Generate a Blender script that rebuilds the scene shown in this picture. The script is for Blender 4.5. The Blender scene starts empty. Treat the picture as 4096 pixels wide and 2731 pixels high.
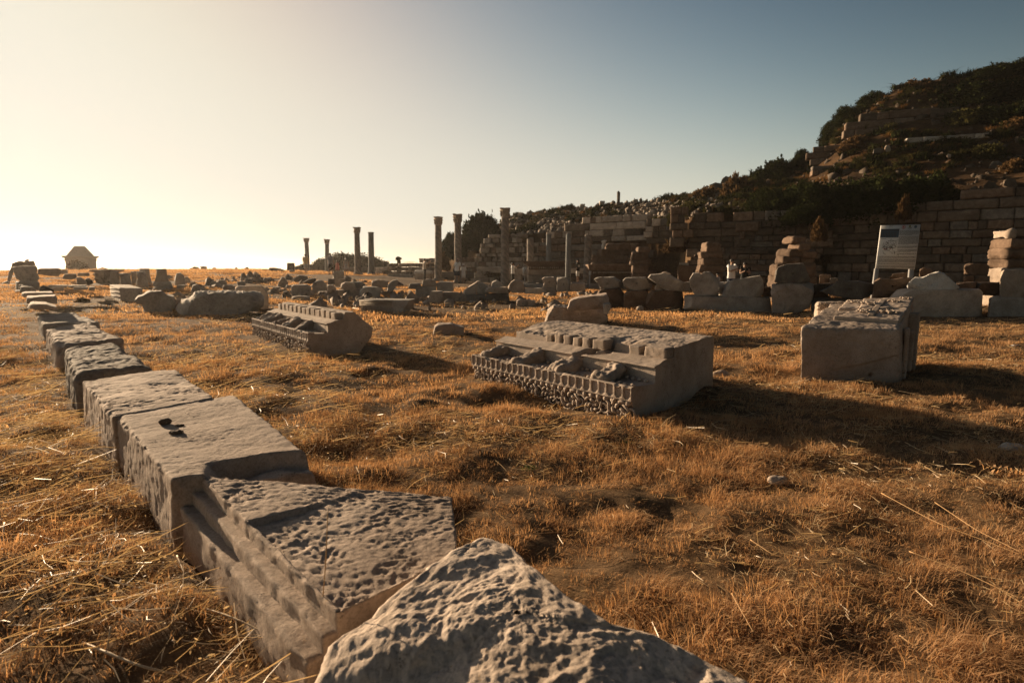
import bpy, math, random
import numpy as np
from mathutils import Vector, Matrix
random.seed(7)
RNG = np.random.default_rng(11)
SC = bpy.context.scene
COL = SC.collection
rad = math.radians

# ---------------------------------------------------------------- camera
CAM_H = 1.30
PITCH = math.atan((784.1 - 615.0) / 1306.7)
cam_d = bpy.data.cameras.new('camera')
cam_d.sensor_width = 36.0
cam_d.lens = 20.0
cam_d.clip_start = 0.05
cam_d.clip_end = 60000
cam_d.dof.use_dof = True
cam_d.dof.focus_distance = 4.6
cam_d.dof.aperture_fstop = 4.0
cam = bpy.data.objects.new('camera', cam_d)
COL.objects.link(cam)
cam.location = (0, 0, CAM_H)
cam.rotation_euler = (math.pi / 2 - PITCH, 0, 0)
SC.camera = cam

# ---------------------------------------------------------------- sky, sun, exposure
SUN_AZ = rad(-47.0)      # to the left of the view axis (+Y)
SUN_EL = rad(10.8)
SUN_VEC = Vector((math.sin(SUN_AZ) * math.cos(SUN_EL), math.cos(SUN_AZ) * math.cos(SUN_EL), math.sin(SUN_EL)))
world = bpy.data.worlds.new('World')
SC.world = world
world.use_nodes = True
wn = world.node_tree
wn.nodes.clear()
sky = wn.nodes.new('ShaderNodeTexSky')
sky.sky_type = 'NISHITA'
sky.sun_disc = False
sky.sun_elevation = SUN_EL
sky.sun_rotation = SUN_AZ
sky.air_density = 0.6
sky.dust_density = 0.5
sky.ozone_density = 1.0
bw = wn.nodes.new('ShaderNodeRGBToBW')
sat = wn.nodes.new('ShaderNodeMix')
sat.data_type = 'RGBA'
sat.clamp_factor = False
sat.inputs[0].default_value = 1.17
wn.links.new(sky.outputs[0], bw.inputs[0])
wn.links.new(bw.outputs[0], sat.inputs[6])
wn.links.new(sky.outputs[0], sat.inputs[7])
def vmath(op, a, b):
    n = wn.nodes.new('ShaderNodeVectorMath')
    n.operation = op
    wn.links.new(a, n.inputs[0])
    if isinstance(b, tuple):
        n.inputs[1].default_value = b
    else:
        wn.links.new(b, n.inputs[1])
    return n.outputs[0]
# film-like response of the sky: steep in the blue, gently rolling off to cream near the sun
q_ = vmath('MAXIMUM', vmath('MULTIPLY', sat.outputs[2], (0.71, 0.463, 0.30)), (1e-4, 1e-4, 1e-4))
gm = wn.nodes.new('ShaderNodeGamma')
gm.inputs[1].default_value = 3.0
wn.links.new(q_, gm.inputs[0])
q_ = vmath('DIVIDE', gm.outputs[0], vmath('ADD', gm.outputs[0], (1.0, 1.0, 1.0)))
q_ = vmath('MULTIPLY', q_, (7.6, 7.4, 6.6))
# the sky darkens steadily away from the sun
tcw = wn.nodes.new('ShaderNodeTexCoord')
dt = wn.nodes.new('ShaderNodeVectorMath')
dt.operation = 'DOT_PRODUCT'
wn.links.new(tcw.outputs['Generated'], dt.inputs[0])
dt.inputs[1].default_value = tuple(SUN_VEC)
mr = wn.nodes.new('ShaderNodeMapRange')
mr.interpolation_type = 'SMOOTHSTEP'
mr.inputs[1].default_value = -0.50
mr.inputs[2].default_value = 0.50
mr.inputs[3].default_value = 0.28
mr.inputs[4].default_value = 1.0
wn.links.new(dt.outputs['Value'], mr.inputs[0])
q_ = vmath('MULTIPLY', q_, mr.outputs[0])
bg = wn.nodes.new('ShaderNodeBackground')
bg.inputs['Strength'].default_value = 0.05
wo = wn.nodes.new('ShaderNodeOutputWorld')
wn.links.new(q_, bg.inputs['Color'])
wn.links.new(bg.outputs[0], wo.inputs['Surface'])

sun_d = bpy.data.lights.new('sun', 'SUN')
sun_d.energy = 5.0
sun_d.angle = rad(0.6)
sun_d.color = (1.0, 0.73, 0.46)
sun = bpy.data.objects.new('sun', sun_d)
COL.objects.link(sun)
sun.rotation_euler = (-SUN_VEC).to_track_quat('-Z', 'Y').to_euler()
sun.location = SUN_VEC * 60

SC.view_settings.view_transform = 'Standard'
SC.view_settings.look = 'None'
SC.view_settings.exposure = 1.08
SC.view_settings.gamma = 1.0
SC.view_settings.use_curve_mapping = False
SC.render.engine = 'CYCLES'
SC.cycles.use_denoising = True
SC.cycles.max_bounces = 6
SC.cycles.diffuse_bounces = 3
SC.cycles.transmission_bounces = 3
SC.cycles.volume_bounces = 0

# ---------------------------------------------------------------- picture -> world helpers (2352-px-wide picture grid)
CT, ST = math.cos(PITCH), math.sin(PITCH)
FPX = 1306.7
def ray(px, py):
    u = (px - 1176.0) / FPX
    v = (784.1 - py) / FPX
    return np.array([u, CT + v * ST, -ST + v * CT])
def at_z(px, py, z):
    d = ray(px, py)
    return np.array([0, 0, CAM_H]) + d * ((z - CAM_H) / d[2])
def at_y(px, py, Y):
    d = ray(px, py)
    return np.array([0, 0, CAM_H]) + d * (Y / d[1])
def on_ground(px, py):
    d = ray(px, py)
    t = np.geomspace(0.8, 140, 1600)
    X, Y, Z = d[0] * t, d[1] * t, CAM_H + d[2] * t
    h = G(X, Y, False)
    k = np.argmax(Z < h)
    if Z[k] >= h[k]:
        k = len(t) - 1
    return np.array([X[k], Y[k], h[k]])
# enlarged views used while measuring: (x0, y0, width of view in 4096-px units, width of enlarged view)
CROPS = {1: (0, 900, 1100, 2352), 2: (1000, 850, 900, 2352), 3: (1650, 750, 1000, 2352), 4: (2500, 700, 1000, 2352),
         5: (3096, 700, 1000, 2352), 6: (2700, 200, 1396, 2352), 7: (3160, 230, 936, 2352), 8: (2200, 760, 700, 2352),
         9: (1600, 780, 700, 2352), 10: (400, 1000, 900, 2352), 11: (0, 980, 400, 2352), 12: (900, 1100, 1000, 2352),
         13: (1800, 1200, 1100, 2352), 14: (3100, 1150, 700, 2352), 15: (1680, 1020, 440, 2352), 16: (2260, 940, 360, 2352),
         17: (2800, 1020, 400, 2240), 18: (1180, 980, 300, 2352), 19: (3460, 870, 300, 1882), 20: (1800, 1180, 700, 2352),
         0: (0, 0, 4096, 2352)}
def cv(c, zx, zy):
    x0, y0, w, zw = CROPS[c]
    k = 2352.0 / 4096.0
    return ((x0 + zx * w / zw) * k, (y0 + zy * w / zw) * k)

# ---------------------------------------------------------------- numpy noise
def _hash(ix, iy, iz, seed):
    h = (ix * 374761393 + iy * 668265263 + iz * 2147483647 + seed * 974711) & 0xFFFFFFFF
    h = ((h ^ (h >> 13)) * 1274126177) & 0xFFFFFFFF
    h = ((h ^ (h >> 16)) * 2246822519) & 0xFFFFFFFF
    return ((h ^ (h >> 15)) & 0xFFFFFF).astype(np.float64) / float(0xFFFFFF)
def vnoise(p, seed=0):
    p = np.asarray(p, float)
    i = np.floor(p).astype(np.int64)
    f = p - i
    f = f * f * f * (f * (f * 6 - 15) + 10)
    r = 0
    for dx in (0, 1):
        wx = f[..., 0] if dx else 1 - f[..., 0]
        for dy in (0, 1):
            wy = f[..., 1] if dy else 1 - f[..., 1]
            for dz in (0, 1):
                wz = f[..., 2] if dz else 1 - f[..., 2]
                r = r + wx * wy * wz * _hash(i[..., 0] + dx, i[..., 1] + dy, i[..., 2] + dz, seed)
    return r * 2 - 1
def fbm(p, octv=4, seed=0, gain=0.5, lac=2.03):
    p = np.asarray(p, float)
    a, s, t = 1.0, 0, 0
    for o in range(octv):
        s = s + a * vnoise(p + o * 17.3, seed + o)
        t += a
        a *= gain
        p = p * lac
    return s / t
def ridged(p, octv=3, seed=0):
    p = np.asarray(p, float)
    a, s, t = 1.0, 0, 0
    for o in range(octv):
        s = s + a * (1 - 2 * np.abs(vnoise(p + o * 9.1, seed + o)))
        t += a
        a *= 0.5
        p = p * 2.1
    return s / t
def worley(p, seed=0):
    p = np.asarray(p, float)
    i = np.floor(p).astype(np.int64)
    best = np.full(p.shape[:-1], 9.0)
    for dx in (-1, 0, 1):
        for dy in (-1, 0, 1):
            for dz in (-1, 0, 1):
                c = i + np.array([dx, dy, dz])
                q = np.stack([_hash(c[..., 0], c[..., 1], c[..., 2], seed + k) for k in (1, 2, 3)], -1) + c
                best = np.minimum(best, ((q - p) ** 2).sum(-1))
    return np.sqrt(best)
def sstep(a, b, x):
    t = np.clip((x - a) / (b - a), 0, 1)
    return t * t * (3 - 2 * t)

# ---------------------------------------------------------------- mesh helpers
def mesh_np(name, V, F, mat=None, smooth=True, angle=None):
    V = np.asarray(V, np.float32)
    F = np.asarray(F, np.int32)
    me = bpy.data.meshes.new(name)
    k = F.shape[1]
    me.vertices.add(len(V))
    me.vertices.foreach_set('co', V.ravel())
    me.loops.add(F.size)
    me.loops.foreach_set('vertex_index', F.ravel())
    me.polygons.add(len(F))
    me.polygons.foreach_set('loop_start', np.arange(0, F.size, k, dtype=np.int32))
    me.update(calc_edges=True)
    if smooth:
        me.polygons.foreach_set('use_smooth', np.ones(len(F), bool))
        if angle:
            me.set_sharp_from_angle(angle=rad(angle))
    if mat is not None:
        me.materials.append(mat)
    return me
def link(name, me, parent=None, loc=None, **tags):
    o = bpy.data.objects.new(name, me)
    COL.objects.link(o)
    if parent is not None:
        o.parent = parent
    if loc is not None:
        o.location = loc
    if tags.get('category'):
        tags.setdefault('kind', 'thing')
    for k, v in tags.items():
        if v is not None:
            o[k] = v
    return o
def empty(name, loc, rz=0.0, **tags):
    o = link(name, None, None, loc, **tags)
    o.empty_display_size = 0.2
    o.rotation_euler = (0, 0, rz)
    return o
def copy_tree(o, parent=None):
    c = o.copy()
    COL.objects.link(c)
    c.parent = parent
    for ch in o.children:
        copy_tree(ch, c)
    return c
class MB:
    """collects triangles/quads (as quads) into one mesh"""
    def __init__(self):
        self.V, self.F, self.n = [], [], 0
    def add(self, V, F):
        V = np.asarray(V, float)
        F = np.asarray(F, int)
        if F.shape[1] == 3:
            F = np.hstack([F, F[:, 2:3]])
        self.V.append(V)
        self.F.append(F + self.n)
        self.n += len(V)
        return self
    def box(self, c, h, rz=0.0, rough=0.0, seed=0):
        c = np.asarray(c, float)
        s = np.array([[x, y, z] for x in (-1, 1) for y in (-1, 1) for z in (-1, 1)], float) * np.asarray(h, float)
        if rough:
            s = s + np.random.default_rng(seed).uniform(-rough, rough, s.shape)
        R = np.array([[math.cos(rz), -math.sin(rz), 0], [math.sin(rz), math.cos(rz), 0], [0, 0, 1]])
        return self.add(s @ R.T + c, [[0, 1, 3, 2], [4, 6, 7, 5], [0, 4, 5, 1], [2, 3, 7, 6], [0, 2, 6, 4], [1, 5, 7, 3]])
    def tube(self, P, R, n=6, cap=True):
        P = np.asarray(P, float)
        m = len(P)
        R = np.broadcast_to(np.asarray(R, float), (m,))
        T = np.gradient(P, axis=0)
        T /= np.linalg.norm(T, axis=1)[:, None] + 1e-9
        ref = np.array([0.0, 0, 1]) if abs(T[:, 2]).mean() < 0.8 else np.array([1.0, 0, 0])
        A = np.cross(T, ref)
        A /= np.linalg.norm(A, axis=1)[:, None] + 1e-9
        B = np.cross(T, A)
        a = np.linspace(0, 2 * math.pi, n, endpoint=False)
        V = P[:, None] + R[:, None, None] * (np.cos(a)[None, :, None] * A[:, None] + np.sin(a)[None, :, None] * B[:, None])
        V = V.reshape(-1, 3)
        F = [[i * n + j, i * n + (j + 1) % n, (i + 1) * n + (j + 1) % n, (i + 1) * n + j] for i in range(m - 1) for j in range(n)]
        if cap:
            V = np.vstack([V, P[:1], P[-1:]])
            c0, c1 = m * n, m * n + 1
            F += [[c0, (j + 1) % n, j, j] for j in range(n)] + [[c1, (m - 1) * n + j, (m - 1) * n + (j + 1) % n, (m - 1) * n + (j + 1) % n] for j in range(n)]
        return self.add(V, F)
    def lathe(self, prof, n=24, c=(0, 0, 0)):
        prof = np.asarray(prof, float)
        a = np.linspace(0, 2 * math.pi, n, endpoint=False)
        m = len(prof)
        V = np.stack([prof[:, 0][:, None] * np.cos(a), prof[:, 0][:, None] * np.sin(a), np.repeat(prof[:, 1][:, None], n, 1)], -1).reshape(-1, 3)
        F = [[i * n + j, i * n + (j + 1) % n, (i + 1) * n + (j + 1) % n, (i + 1) * n + j] for i in range(m - 1) for j in range(n)]
        return self.add(V + np.asarray(c, float), F)
    def ellipsoid(self, c, r, nu=8, nv=5, rot=None):
        th = np.linspace(0, math.pi, nv + 1)
        ph = np.linspace(0, 2 * math.pi, nu, endpoint=False)
        V = np.stack([np.sin(th)[:, None] * np.cos(ph), np.sin(th)[:, None] * np.sin(ph), np.repeat(np.cos(th)[:, None], nu, 1)], -1).reshape(-1, 3) * np.asarray(r, float)
        if rot is not None:
            V = V @ np.asarray(rot).T
        F = [[i * nu + j, (i + 1) * nu + j, (i + 1) * nu + (j + 1) % nu, i * nu + (j + 1) % nu] for i in range(nv) for j in range(nu)]
        return self.add(V + np.asarray(c, float), F)
    def data(self):
        return np.vstack(self.V), np.vstack(self.F)
    def build(self, name, mat, parent=None, loc=None, smooth=True, angle=None, **tags):
        V, F = self.data()
        me = mesh_np(name, V, F, mat, smooth, angle)
        me.validate()
        return link(name, me, parent, loc, **tags)
def vnormals(V, F):
    n = np.cross(V[F[:, 2]] - V[F[:, 0]], V[F[:, 3]] - V[F[:, 1]])
    N = np.zeros_like(V)
    for k in range(4):
        for a in range(3):
            N[:, a] += np.bincount(F[:, k], n[:, a], len(V))
    return N / (np.linalg.norm(N, axis=1)[:, None] + 1e-12)
_bg = {}
def box_grid(nx, ny, nz):
    key = (nx, ny, nz)
    if key in _bg:
        return _bg[key][0].copy(), _bg[key][1]
    Vs, Fs, n = [], [], 0
    dims = (nx, ny, nz)
    for ax in range(3):
        a, b = (ax + 1) % 3, (ax + 2) % 3
        ga = np.arange(dims[a] + 1)
        gb = np.arange(dims[b] + 1)
        A, B = np.meshgrid(ga, gb, indexing='ij')
        for side in (0, 1):
            V = np.zeros((A.size, 3), int)
            V[:, ax] = side * dims[ax]
            V[:, a] = A.ravel()
            V[:, b] = B.ravel()
            w = dims[b] + 1
            I = (np.arange(dims[a])[:, None] * w + np.arange(dims[b])[None]).ravel()
            q = np.stack([I, I + w, I + w + 1, I + 1], 1)
            if side == 0:
                q = q[:, ::-1]
            Vs.append(V)
            Fs.append(q + n)
            n += len(V)
    V = np.vstack(Vs)
    F = np.vstack(Fs)
    code = (V[:, 0] * (ny + 1) + V[:, 1]) * (nz + 1) + V[:, 2]
    u, first, inv = np.unique(code, return_index=True, return_inverse=True)
    V = V[first] / np.array(dims, float) * 2 - 1
    F = inv[F]
    _bg[key] = (V, F)
    return V.copy(), F
EXC = []   # ground footprints (convex polygons) that keep grass out
def hexblock(top, bot, res=0.03, bevel=0.02, disp=None, chip=1.0, seed=0, maxn=260):
    """rounded, chipped, displaced block; top/bot = 4 points each: back-left, back-right, front-right, front-left.
    returns world-space V, F"""
    top = np.asarray(top, float)
    bot = np.asarray(bot, float)
    lx = (np.linalg.norm(top[1] - top[0]) + np.linalg.norm(top[2] - top[3])) / 2
    ly = (np.linalg.norm(top[3] - top[0]) + np.linalg.norm(top[2] - top[1])) / 2
    lz = np.linalg.norm(top - bot, axis=1).mean()
    nx, ny, nz = [int(np.clip(round(l / res), 3, maxn)) for l in (lx, ly, lz)]
    V, F = box_grid(nx, ny, nz)
    h = np.array([lx, ly, lz]) / 2
    p = V * h
    cpos = p + seed * 3.71
    b = bevel * (0.45 + 1.1 * chip * np.clip(0.5 + fbm(cpos / (bevel * 5), 3, seed), 0, 1.6) ** 1.6)
    b = np.minimum(b, h.min() * 0.8)[:, None]
    q = np.clip(p, -(h - b), h - b)
    d = p - q
    d /= np.linalg.norm(d, axis=1)[:, None] + 1e-9
    p = q + d * b
    w = p / h * 0.5 + 0.5           # 0..1 ; x left->right, y: 0 front ... 1 back, z bottom->top
    x, y, z = w[:, 0:1], w[:, 1:2], w[:, 2:3]
    def bil(c):
        return (1 - x) * y * c[0] + x * y * c[1] + x * (1 - y) * c[2] + (1 - x) * (1 - y) * c[3]
    W = bil(top) * z + bil(bot) * (1 - z)
    if disp is not None:
        W = W + vnormals(W, F) * disp(W, w, d)[:, None]
    return W, F
def obj_from(name, V, F, mat, parent=None, angle=None, base=None, exc=True, **tags):
    """object with its origin at the middle of its base"""
    V = np.asarray(V)
    if base is None:
        base = np.array([V[:, 0].mean(), V[:, 1].mean(), V[:, 2].min()])
    me = mesh_np(name, V - base, F, mat, True, angle)
    o = link(name, me, parent, tuple(base), **tags)
    if exc and parent is None:
        footprint(V)
    return o
def footprint(V, shrink=0.03):
    P = V[:, :2]
    c = P.mean(0)
    a = np.arctan2(P[:, 1] - c[1], P[:, 0] - c[0])
    r = np.linalg.norm(P - c, axis=1)
    k = ((a + math.pi) / (2 * math.pi) * 20).astype(int) % 20
    R = np.zeros(20)
    np.maximum.at(R, k, r)
    R = np.maximum(R - shrink, 0.0)
    EXC.append((c, R, R.max()))
def in_exc(x, y):
    m = np.zeros(len(x), bool)
    for c, R, rm in EXC:
        dx, dy = x - c[0], y - c[1]
        r = np.hypot(dx, dy)
        s = np.where(r < rm)[0]
        if len(s):
            k = ((np.arctan2(dy[s], dx[s]) + math.pi) / (2 * math.pi) * 20).astype(int) % 20
            m[s] |= r[s] < R[k]
    return m
def polyrock(poly, Y, T, nu=64, amp=0.03, freq=2.5, bulge=0.06, rnd=0.12, seed=0, taper=0.0, cr=None, grow=0.0, fine=0.35, facet=0.6, zmin=None, cuts=6):
    """stone whose front outline is poly (picture points) at depth Y, thickness T"""
    pts = [cv(cr, *p) if cr is not None else p for p in poly]
    P = np.array([at_y(px, py, Y)[[0, 2]] for px, py in pts])
    if zmin is not None:
        P[:, 1] = np.where(P[:, 1] < P[:, 1].min() + 0.12 * np.ptp(P[:, 1]), np.minimum(P[:, 1], zmin), P[:, 1])
    C = P.mean(0)
    L = np.linalg.norm(np.roll(P, -1, 0) - P, axis=1)
    cum = np.concatenate([[0], np.cumsum(L)])
    t = np.linspace(0, cum[-1], nu, endpoint=False)
    Q = np.array([np.interp(t, cum, np.append(P[:, k], P[0, k])) for k in (0, 1)]).T
    for v_ in P:                                     # keep the corners of the outline crisp
        Q[np.argmin(((Q - v_) ** 2).sum(1))] = v_
    size = math.sqrt(np.ptp(P[:, 0]) * np.ptp(P[:, 1]))
    rr = min(rnd * size, T * 0.4)
    prof = []                                       # (s, y)
    nf = max(4, nu // 7)
    for k in range(1, nf + 1):
        s = k / (nf + 0.6)
        prof.append((s, -T / 2 - bulge * size * (1 - s * s)))
    for a in (20, 50, 80):
        prof.append((1 - rr / size * (1 - math.sin(rad(a))) * 1.2, -T / 2 + rr * (1 - math.cos(rad(a)))))
    ns = max(2, nu // 16)
    for k in range(1, ns + 1):
        prof.append((1 - taper * k / ns, -T / 2 + rr + (T - 2 * rr) * k / (ns + 1)))
    for s in (0.93 - taper, 0.7 - taper, 0.35):
        prof.append((s, T / 2 + 0.04 * size * (1 - s)))
    m = len(prof)
    V = np.zeros((m * nu + 2, 3))
    for i, (s, y) in enumerate(prof):
        V[i * nu:(i + 1) * nu, 0] = C[0] + (Q[:, 0] - C[0]) * s
        V[i * nu:(i + 1) * nu, 2] = C[1] + (Q[:, 1] - C[1]) * s
        V[i * nu:(i + 1) * nu, 1] = Y + T / 2 + y
    V[-2] = (C[0], Y - bulge * size, C[1])
    V[-1] = (C[0], Y + T, C[1])
    i, j = np.meshgrid(np.arange(m - 1), np.arange(nu), indexing='ij')
    i, j = i.ravel(), j.ravel()
    j2 = (j + 1) % nu
    F = np.stack([i * nu + j, i * nu + j2, (i + 1) * nu + j2, (i + 1) * nu + j], 1)
    j = np.arange(nu)
    j2 = (j + 1) % nu
    f0 = np.stack([np.full(nu, m * nu), j2, j, j], 1)
    f1 = np.stack([np.full(nu, m * nu + 1), (m - 1) * nu + j, (m - 1) * nu + j2, (m - 1) * nu + j2], 1)
    F = np.vstack([F, f0, f1])
    sc = freq / size
    p = V * sc + seed * 5.13
    N = vnormals(V, F)
    rs = np.random.default_rng(seed)
    V = V + N * (amp * size * .55 * fbm(p, 2, seed))[:, None]
    for _ in range(cuts):                            # broken planar faces
        n = rs.normal(size=3) * np.array([.9, .8, .8])
        n[1] = -abs(n[1]) - .5
        n[2] = n[2] + .25
        n /= np.linalg.norm(n)
        h = V @ n
        q = np.quantile(h, rs.uniform(.945, .992))
        V = V - n * (np.maximum(h - q, 0) * .88)[:, None]
    p = V * sc + seed * 5.13
    N = vnormals(V, F)
    d = amp * size * (.16 * ridged(p * 2.6, 3, seed + 3) + fine * 0.62 * fbm(p * 4.8, 4, seed + 5, .65))
    V = V + N * d[:, None]
    V[:, 0] += (V[:, 1] - Y) * (C[0] / Y)          # the block's depth runs along the line of sight
    return V, F

# ---------------------------------------------------------------- terrain
_rr = [-1.4, -.25, -.13, -.08, 0.0, .095, .2, .25, .29, .315, .355, .40, .46, .51, .525, .575, .65, .75, .83, .9, 1.4]
_yw = [74, 70, 60, 56, 52, 48, 45, 43.5, 41.5, 33.6, 33.0, 32.4, 31.5, 30.7, 30.5, 29.7, 28.5, 27.2, 26.2, 25.4, 20.5]
_zt = [.3, .3, 1.5, 3.0, 4.1, 4.2, 4.5, 4.6, 4.6, 4.4, 4.3, 4.2, 4.1, 4.0, 4.0, 4.1, 4.2, 4.4, 4.4, 4.4, 4.4]
_yr = [80, 75, 72, 70, 66, 62, 58, 56, 54.5, 53, 52, 50, 49, 47, 46, 46, 46, 46, 46, 45, 36]
_zr = [0, .7, 2.9, 4.1, 7.1, 7.5, 7.65, 7.75, 7.9, 7.95, 8.0, 9.1, 9.5, 9.9, 10.4, 12.9, 14.9, 16, 16.8, 17.1, 18]
def hill_base(r):
    return np.interp(r, _rr, _yw)
def G(x, y, detail=True):
    x = np.asarray(x, float)
    y = np.asarray(y, float)
    yy = np.maximum(y, 0.5)
    r = np.clip(x / yy, -1.4, 1.4)
    A = np.interp(r, [-1.4, -.95, -.8, -.45, -.36, -.28, -.2, -.1, .05], [.5, .62, 1.0, 1.02, .76, .68, .5, .2, 0])
    z = A * sstep(11, 46, yy)
    hs_ = sstep(-.24, -.1, r)
    yw, zt, yr, zr = (np.interp(r, _rr, a) for a in (_yw, _zt, _yr, _zr))
    s = np.clip((yy - yw - 0.5) / (yr - yw - 0.5), 0, 1)
    up = np.where(yy < yw + 0.3, 0.0, zt * sstep(yw + .3, yw + .55, yy) + (zr - zt) * s ** 1.22)
    beyond = np.maximum(yy - yr, 0)
    up = up - 0.06 * beyond
    z = z + hs_ * np.maximum(up - z, 0) * (yy > yw)
    R = np.hypot(x, y)
    z = z - 24 * sstep(100, 150, R)
    if detail:
        p = np.stack([x, y, np.zeros_like(x)], -1)
        near = sstep(30, 10, R)
        z = z + near * (0.065 * fbm(p * np.array([.9, 1.5, 1]), 3, 3) + 0.042 * fbm(p * 3.4, 2, 4))
        z = z + 0.10 * sstep(.05, -.45, x - (-.62 - (y - 1.7) * 1.0)) * sstep(9, 5, R) + 0.05 * (1 - near) * fbm(p * 0.5, 3, 5)
        onh = hs_ * (yy > yw + 0.6)
        z = z + onh * (0.28 * fbm(p * 0.4, 3, 6) + 0.12 * ridged(p * 1.1, 2, 7))
    return z

# ---------------------------------------------------------------- materials
def N_(nt, typ, **kw):
    n = nt.nodes.new(typ)
    for k, v in kw.items():
        if k.startswith('i_'):
            n.inputs[k[2:].replace('_', ' ')].default_value = v
        else:
            setattr(n, k, v)
    return n
def ramp(nt, src, stops):
    n = nt.nodes.new('ShaderNodeValToRGB')
    e = n.color_ramp.elements
    while len(e) > 1:
        e.remove(e[-1])
    e[0].position, e[0].color = stops[0][0], (*stops[0][1], 1)
    for p, c in stops[1:]:
        k = e.new(p)
        k.color = (*c, 1)
    nt.links.new(src, n.inputs[0])
    return n.outputs[0]
def mixc(nt, fac, a, b, typ='MIX'):
    n = nt.nodes.new('ShaderNodeMix')
    n.data_type = 'RGBA'
    n.blend_type = typ
    for s, v in ((0, fac), (6, a), (7, b)):
        if isinstance(v, (int, float)):
            n.inputs[s].default_value = v
        elif isinstance(v, tuple):
            n.inputs[s].default_value = (*v, 1)
        else:
            nt.links.new(v, n.inputs[s])
    return n.outputs[2]
def new_mat(name):
    m = bpy.data.materials.new(name)
    m.use_nodes = True
    nt = m.node_tree
    nt.nodes.clear()
    out = nt.nodes.new('ShaderNodeOutputMaterial')
    return m, nt, out
def obj_coords(nt, spread=40.0):
    tc = nt.nodes.new('ShaderNodeTexCoord')
    oi = nt.nodes.new('ShaderNodeObjectInfo')
    mu = N_(nt, 'ShaderNodeMath', operation='MULTIPLY')
    nt.links.new(oi.outputs['Random'], mu.inputs[0])
    mu.inputs[1].default_value = spread
    ad = N_(nt, 'ShaderNodeVectorMath', operation='ADD')
    nt.links.new(tc.outputs['Object'], ad.inputs[0])
    nt.links.new(mu.outputs[0], ad.inputs[1])
    return ad.outputs[0], oi.outputs['Random']
def noise(nt, vec, scale, detail=5, rough=0.6, dist=0.0):
    n = N_(nt, 'ShaderNodeTexNoise')
    n.inputs['Scale'].default_value = scale
    n.inputs['Detail'].default_value = detail
    n.inputs['Roughness'].default_value = rough
    n.inputs['Distortion'].default_value = dist
    if vec is not None:
        nt.links.new(vec, n.inputs['Vector'])
    return n.outputs[0]
def stone(name, c_dark, c_mid, c_light, scale=3.0, stain=0.5, stain_col=(0.06, 0.05, 0.04), bump=0.35, vary=0.35, fine=60.0, vein=None, bdist=0.01, rough=0.9, lichen=0.75):
    m, nt, out = new_mat(name)
    v, rnd = obj_coords(nt)
    n1 = noise(nt, v, scale, 8, 0.65, 0.4)
    col = ramp(nt, n1, [(0.28, c_dark), (0.5, c_mid), (0.72, c_light)])
    n2 = noise(nt, v, scale * 4.7, 6, 0.7)
    st = ramp(nt, n2, [(0.54, (0, 0, 0)), (0.72, (stain,) * 3)])
    col = mixc(nt, st, col, stain_col)
    if lichen:
        lm = ramp(nt, noise(nt, v, scale * 2.1, 3, .5), [(.50, (0, 0, 0)), (.62, (1, 1, 1))])
        l1 = ramp(nt, noise(nt, v, scale * 16, 5, .75), [(.56, (0, 0, 0)), (.64, (lichen,) * 3)])
        col = mixc(nt, mixc(nt, 1.0, l1, lm, 'MULTIPLY'), col, (.045, .04, .036))
        l2 = ramp(nt, noise(nt, v, scale * 11 + 3, 5, .7), [(.63, (0, 0, 0)), (.70, (lichen * .7,) * 3)])
        col = mixc(nt, l2, col, (.36, .22, .10))
    n3 = noise(nt, v, fine, 4, 0.7)
    sp = ramp(nt, n3, [(0.3, (0.62,) * 3), (0.5, (1, 1, 1)), (0.75, (1.22,) * 3)])
    col = mixc(nt, 1.0, col, sp, 'MULTIPLY')
    if vein:
        w = N_(nt, 'ShaderNodeTexWave')
        w.bands_direction = 'DIAGONAL'
        w.inputs['Scale'].default_value = vein[0]
        w.inputs['Distortion'].default_value = vein[1]
        w.inputs['Detail'].default_value = 4
        w.inputs['Detail Scale'].default_value = 1.2
        nt.links.new(v, w.inputs['Vector'])
        vf = ramp(nt, w.outputs[0], [(0.35, (0, 0, 0)), (0.75, (vein[2],) * 3)])
        col = mixc(nt, vf, col, vein[3])
    h = N_(nt, 'ShaderNodeHueSaturation')
    ml = N_(nt, 'ShaderNodeMapRange')
    nt.links.new(rnd, ml.inputs[0])
    ml.inputs[3].default_value = 1 - vary
    ml.inputs[4].default_value = 1 + vary * 0.7
    nt.links.new(ml.outputs[0], h.inputs['Value'])
    nt.links.new(col, h.inputs['Color'])
    b = N_(nt, 'ShaderNodeBump')
    b.inputs['Strength'].default_value = bump
    b.inputs['Distance'].default_value = bdist
    hb = mixc(nt, 0.5, noise(nt, v, fine * 0.5, 6, 0.75), n2)
    nt.links.new(hb, b.inputs['Height'])
    p = N_(nt, 'ShaderNodeBsdfPrincipled')
    p.inputs['Roughness'].default_value = rough
    p.inputs['Specular IOR Level'].default_value = 0.25
    nt.links.new(h.outputs[0], p.inputs['Base Color'])
    nt.links.new(b.outputs[0], p.inputs['Normal'])
    nt.links.new(p.outputs[0], out.inputs[0])
    return m
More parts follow.
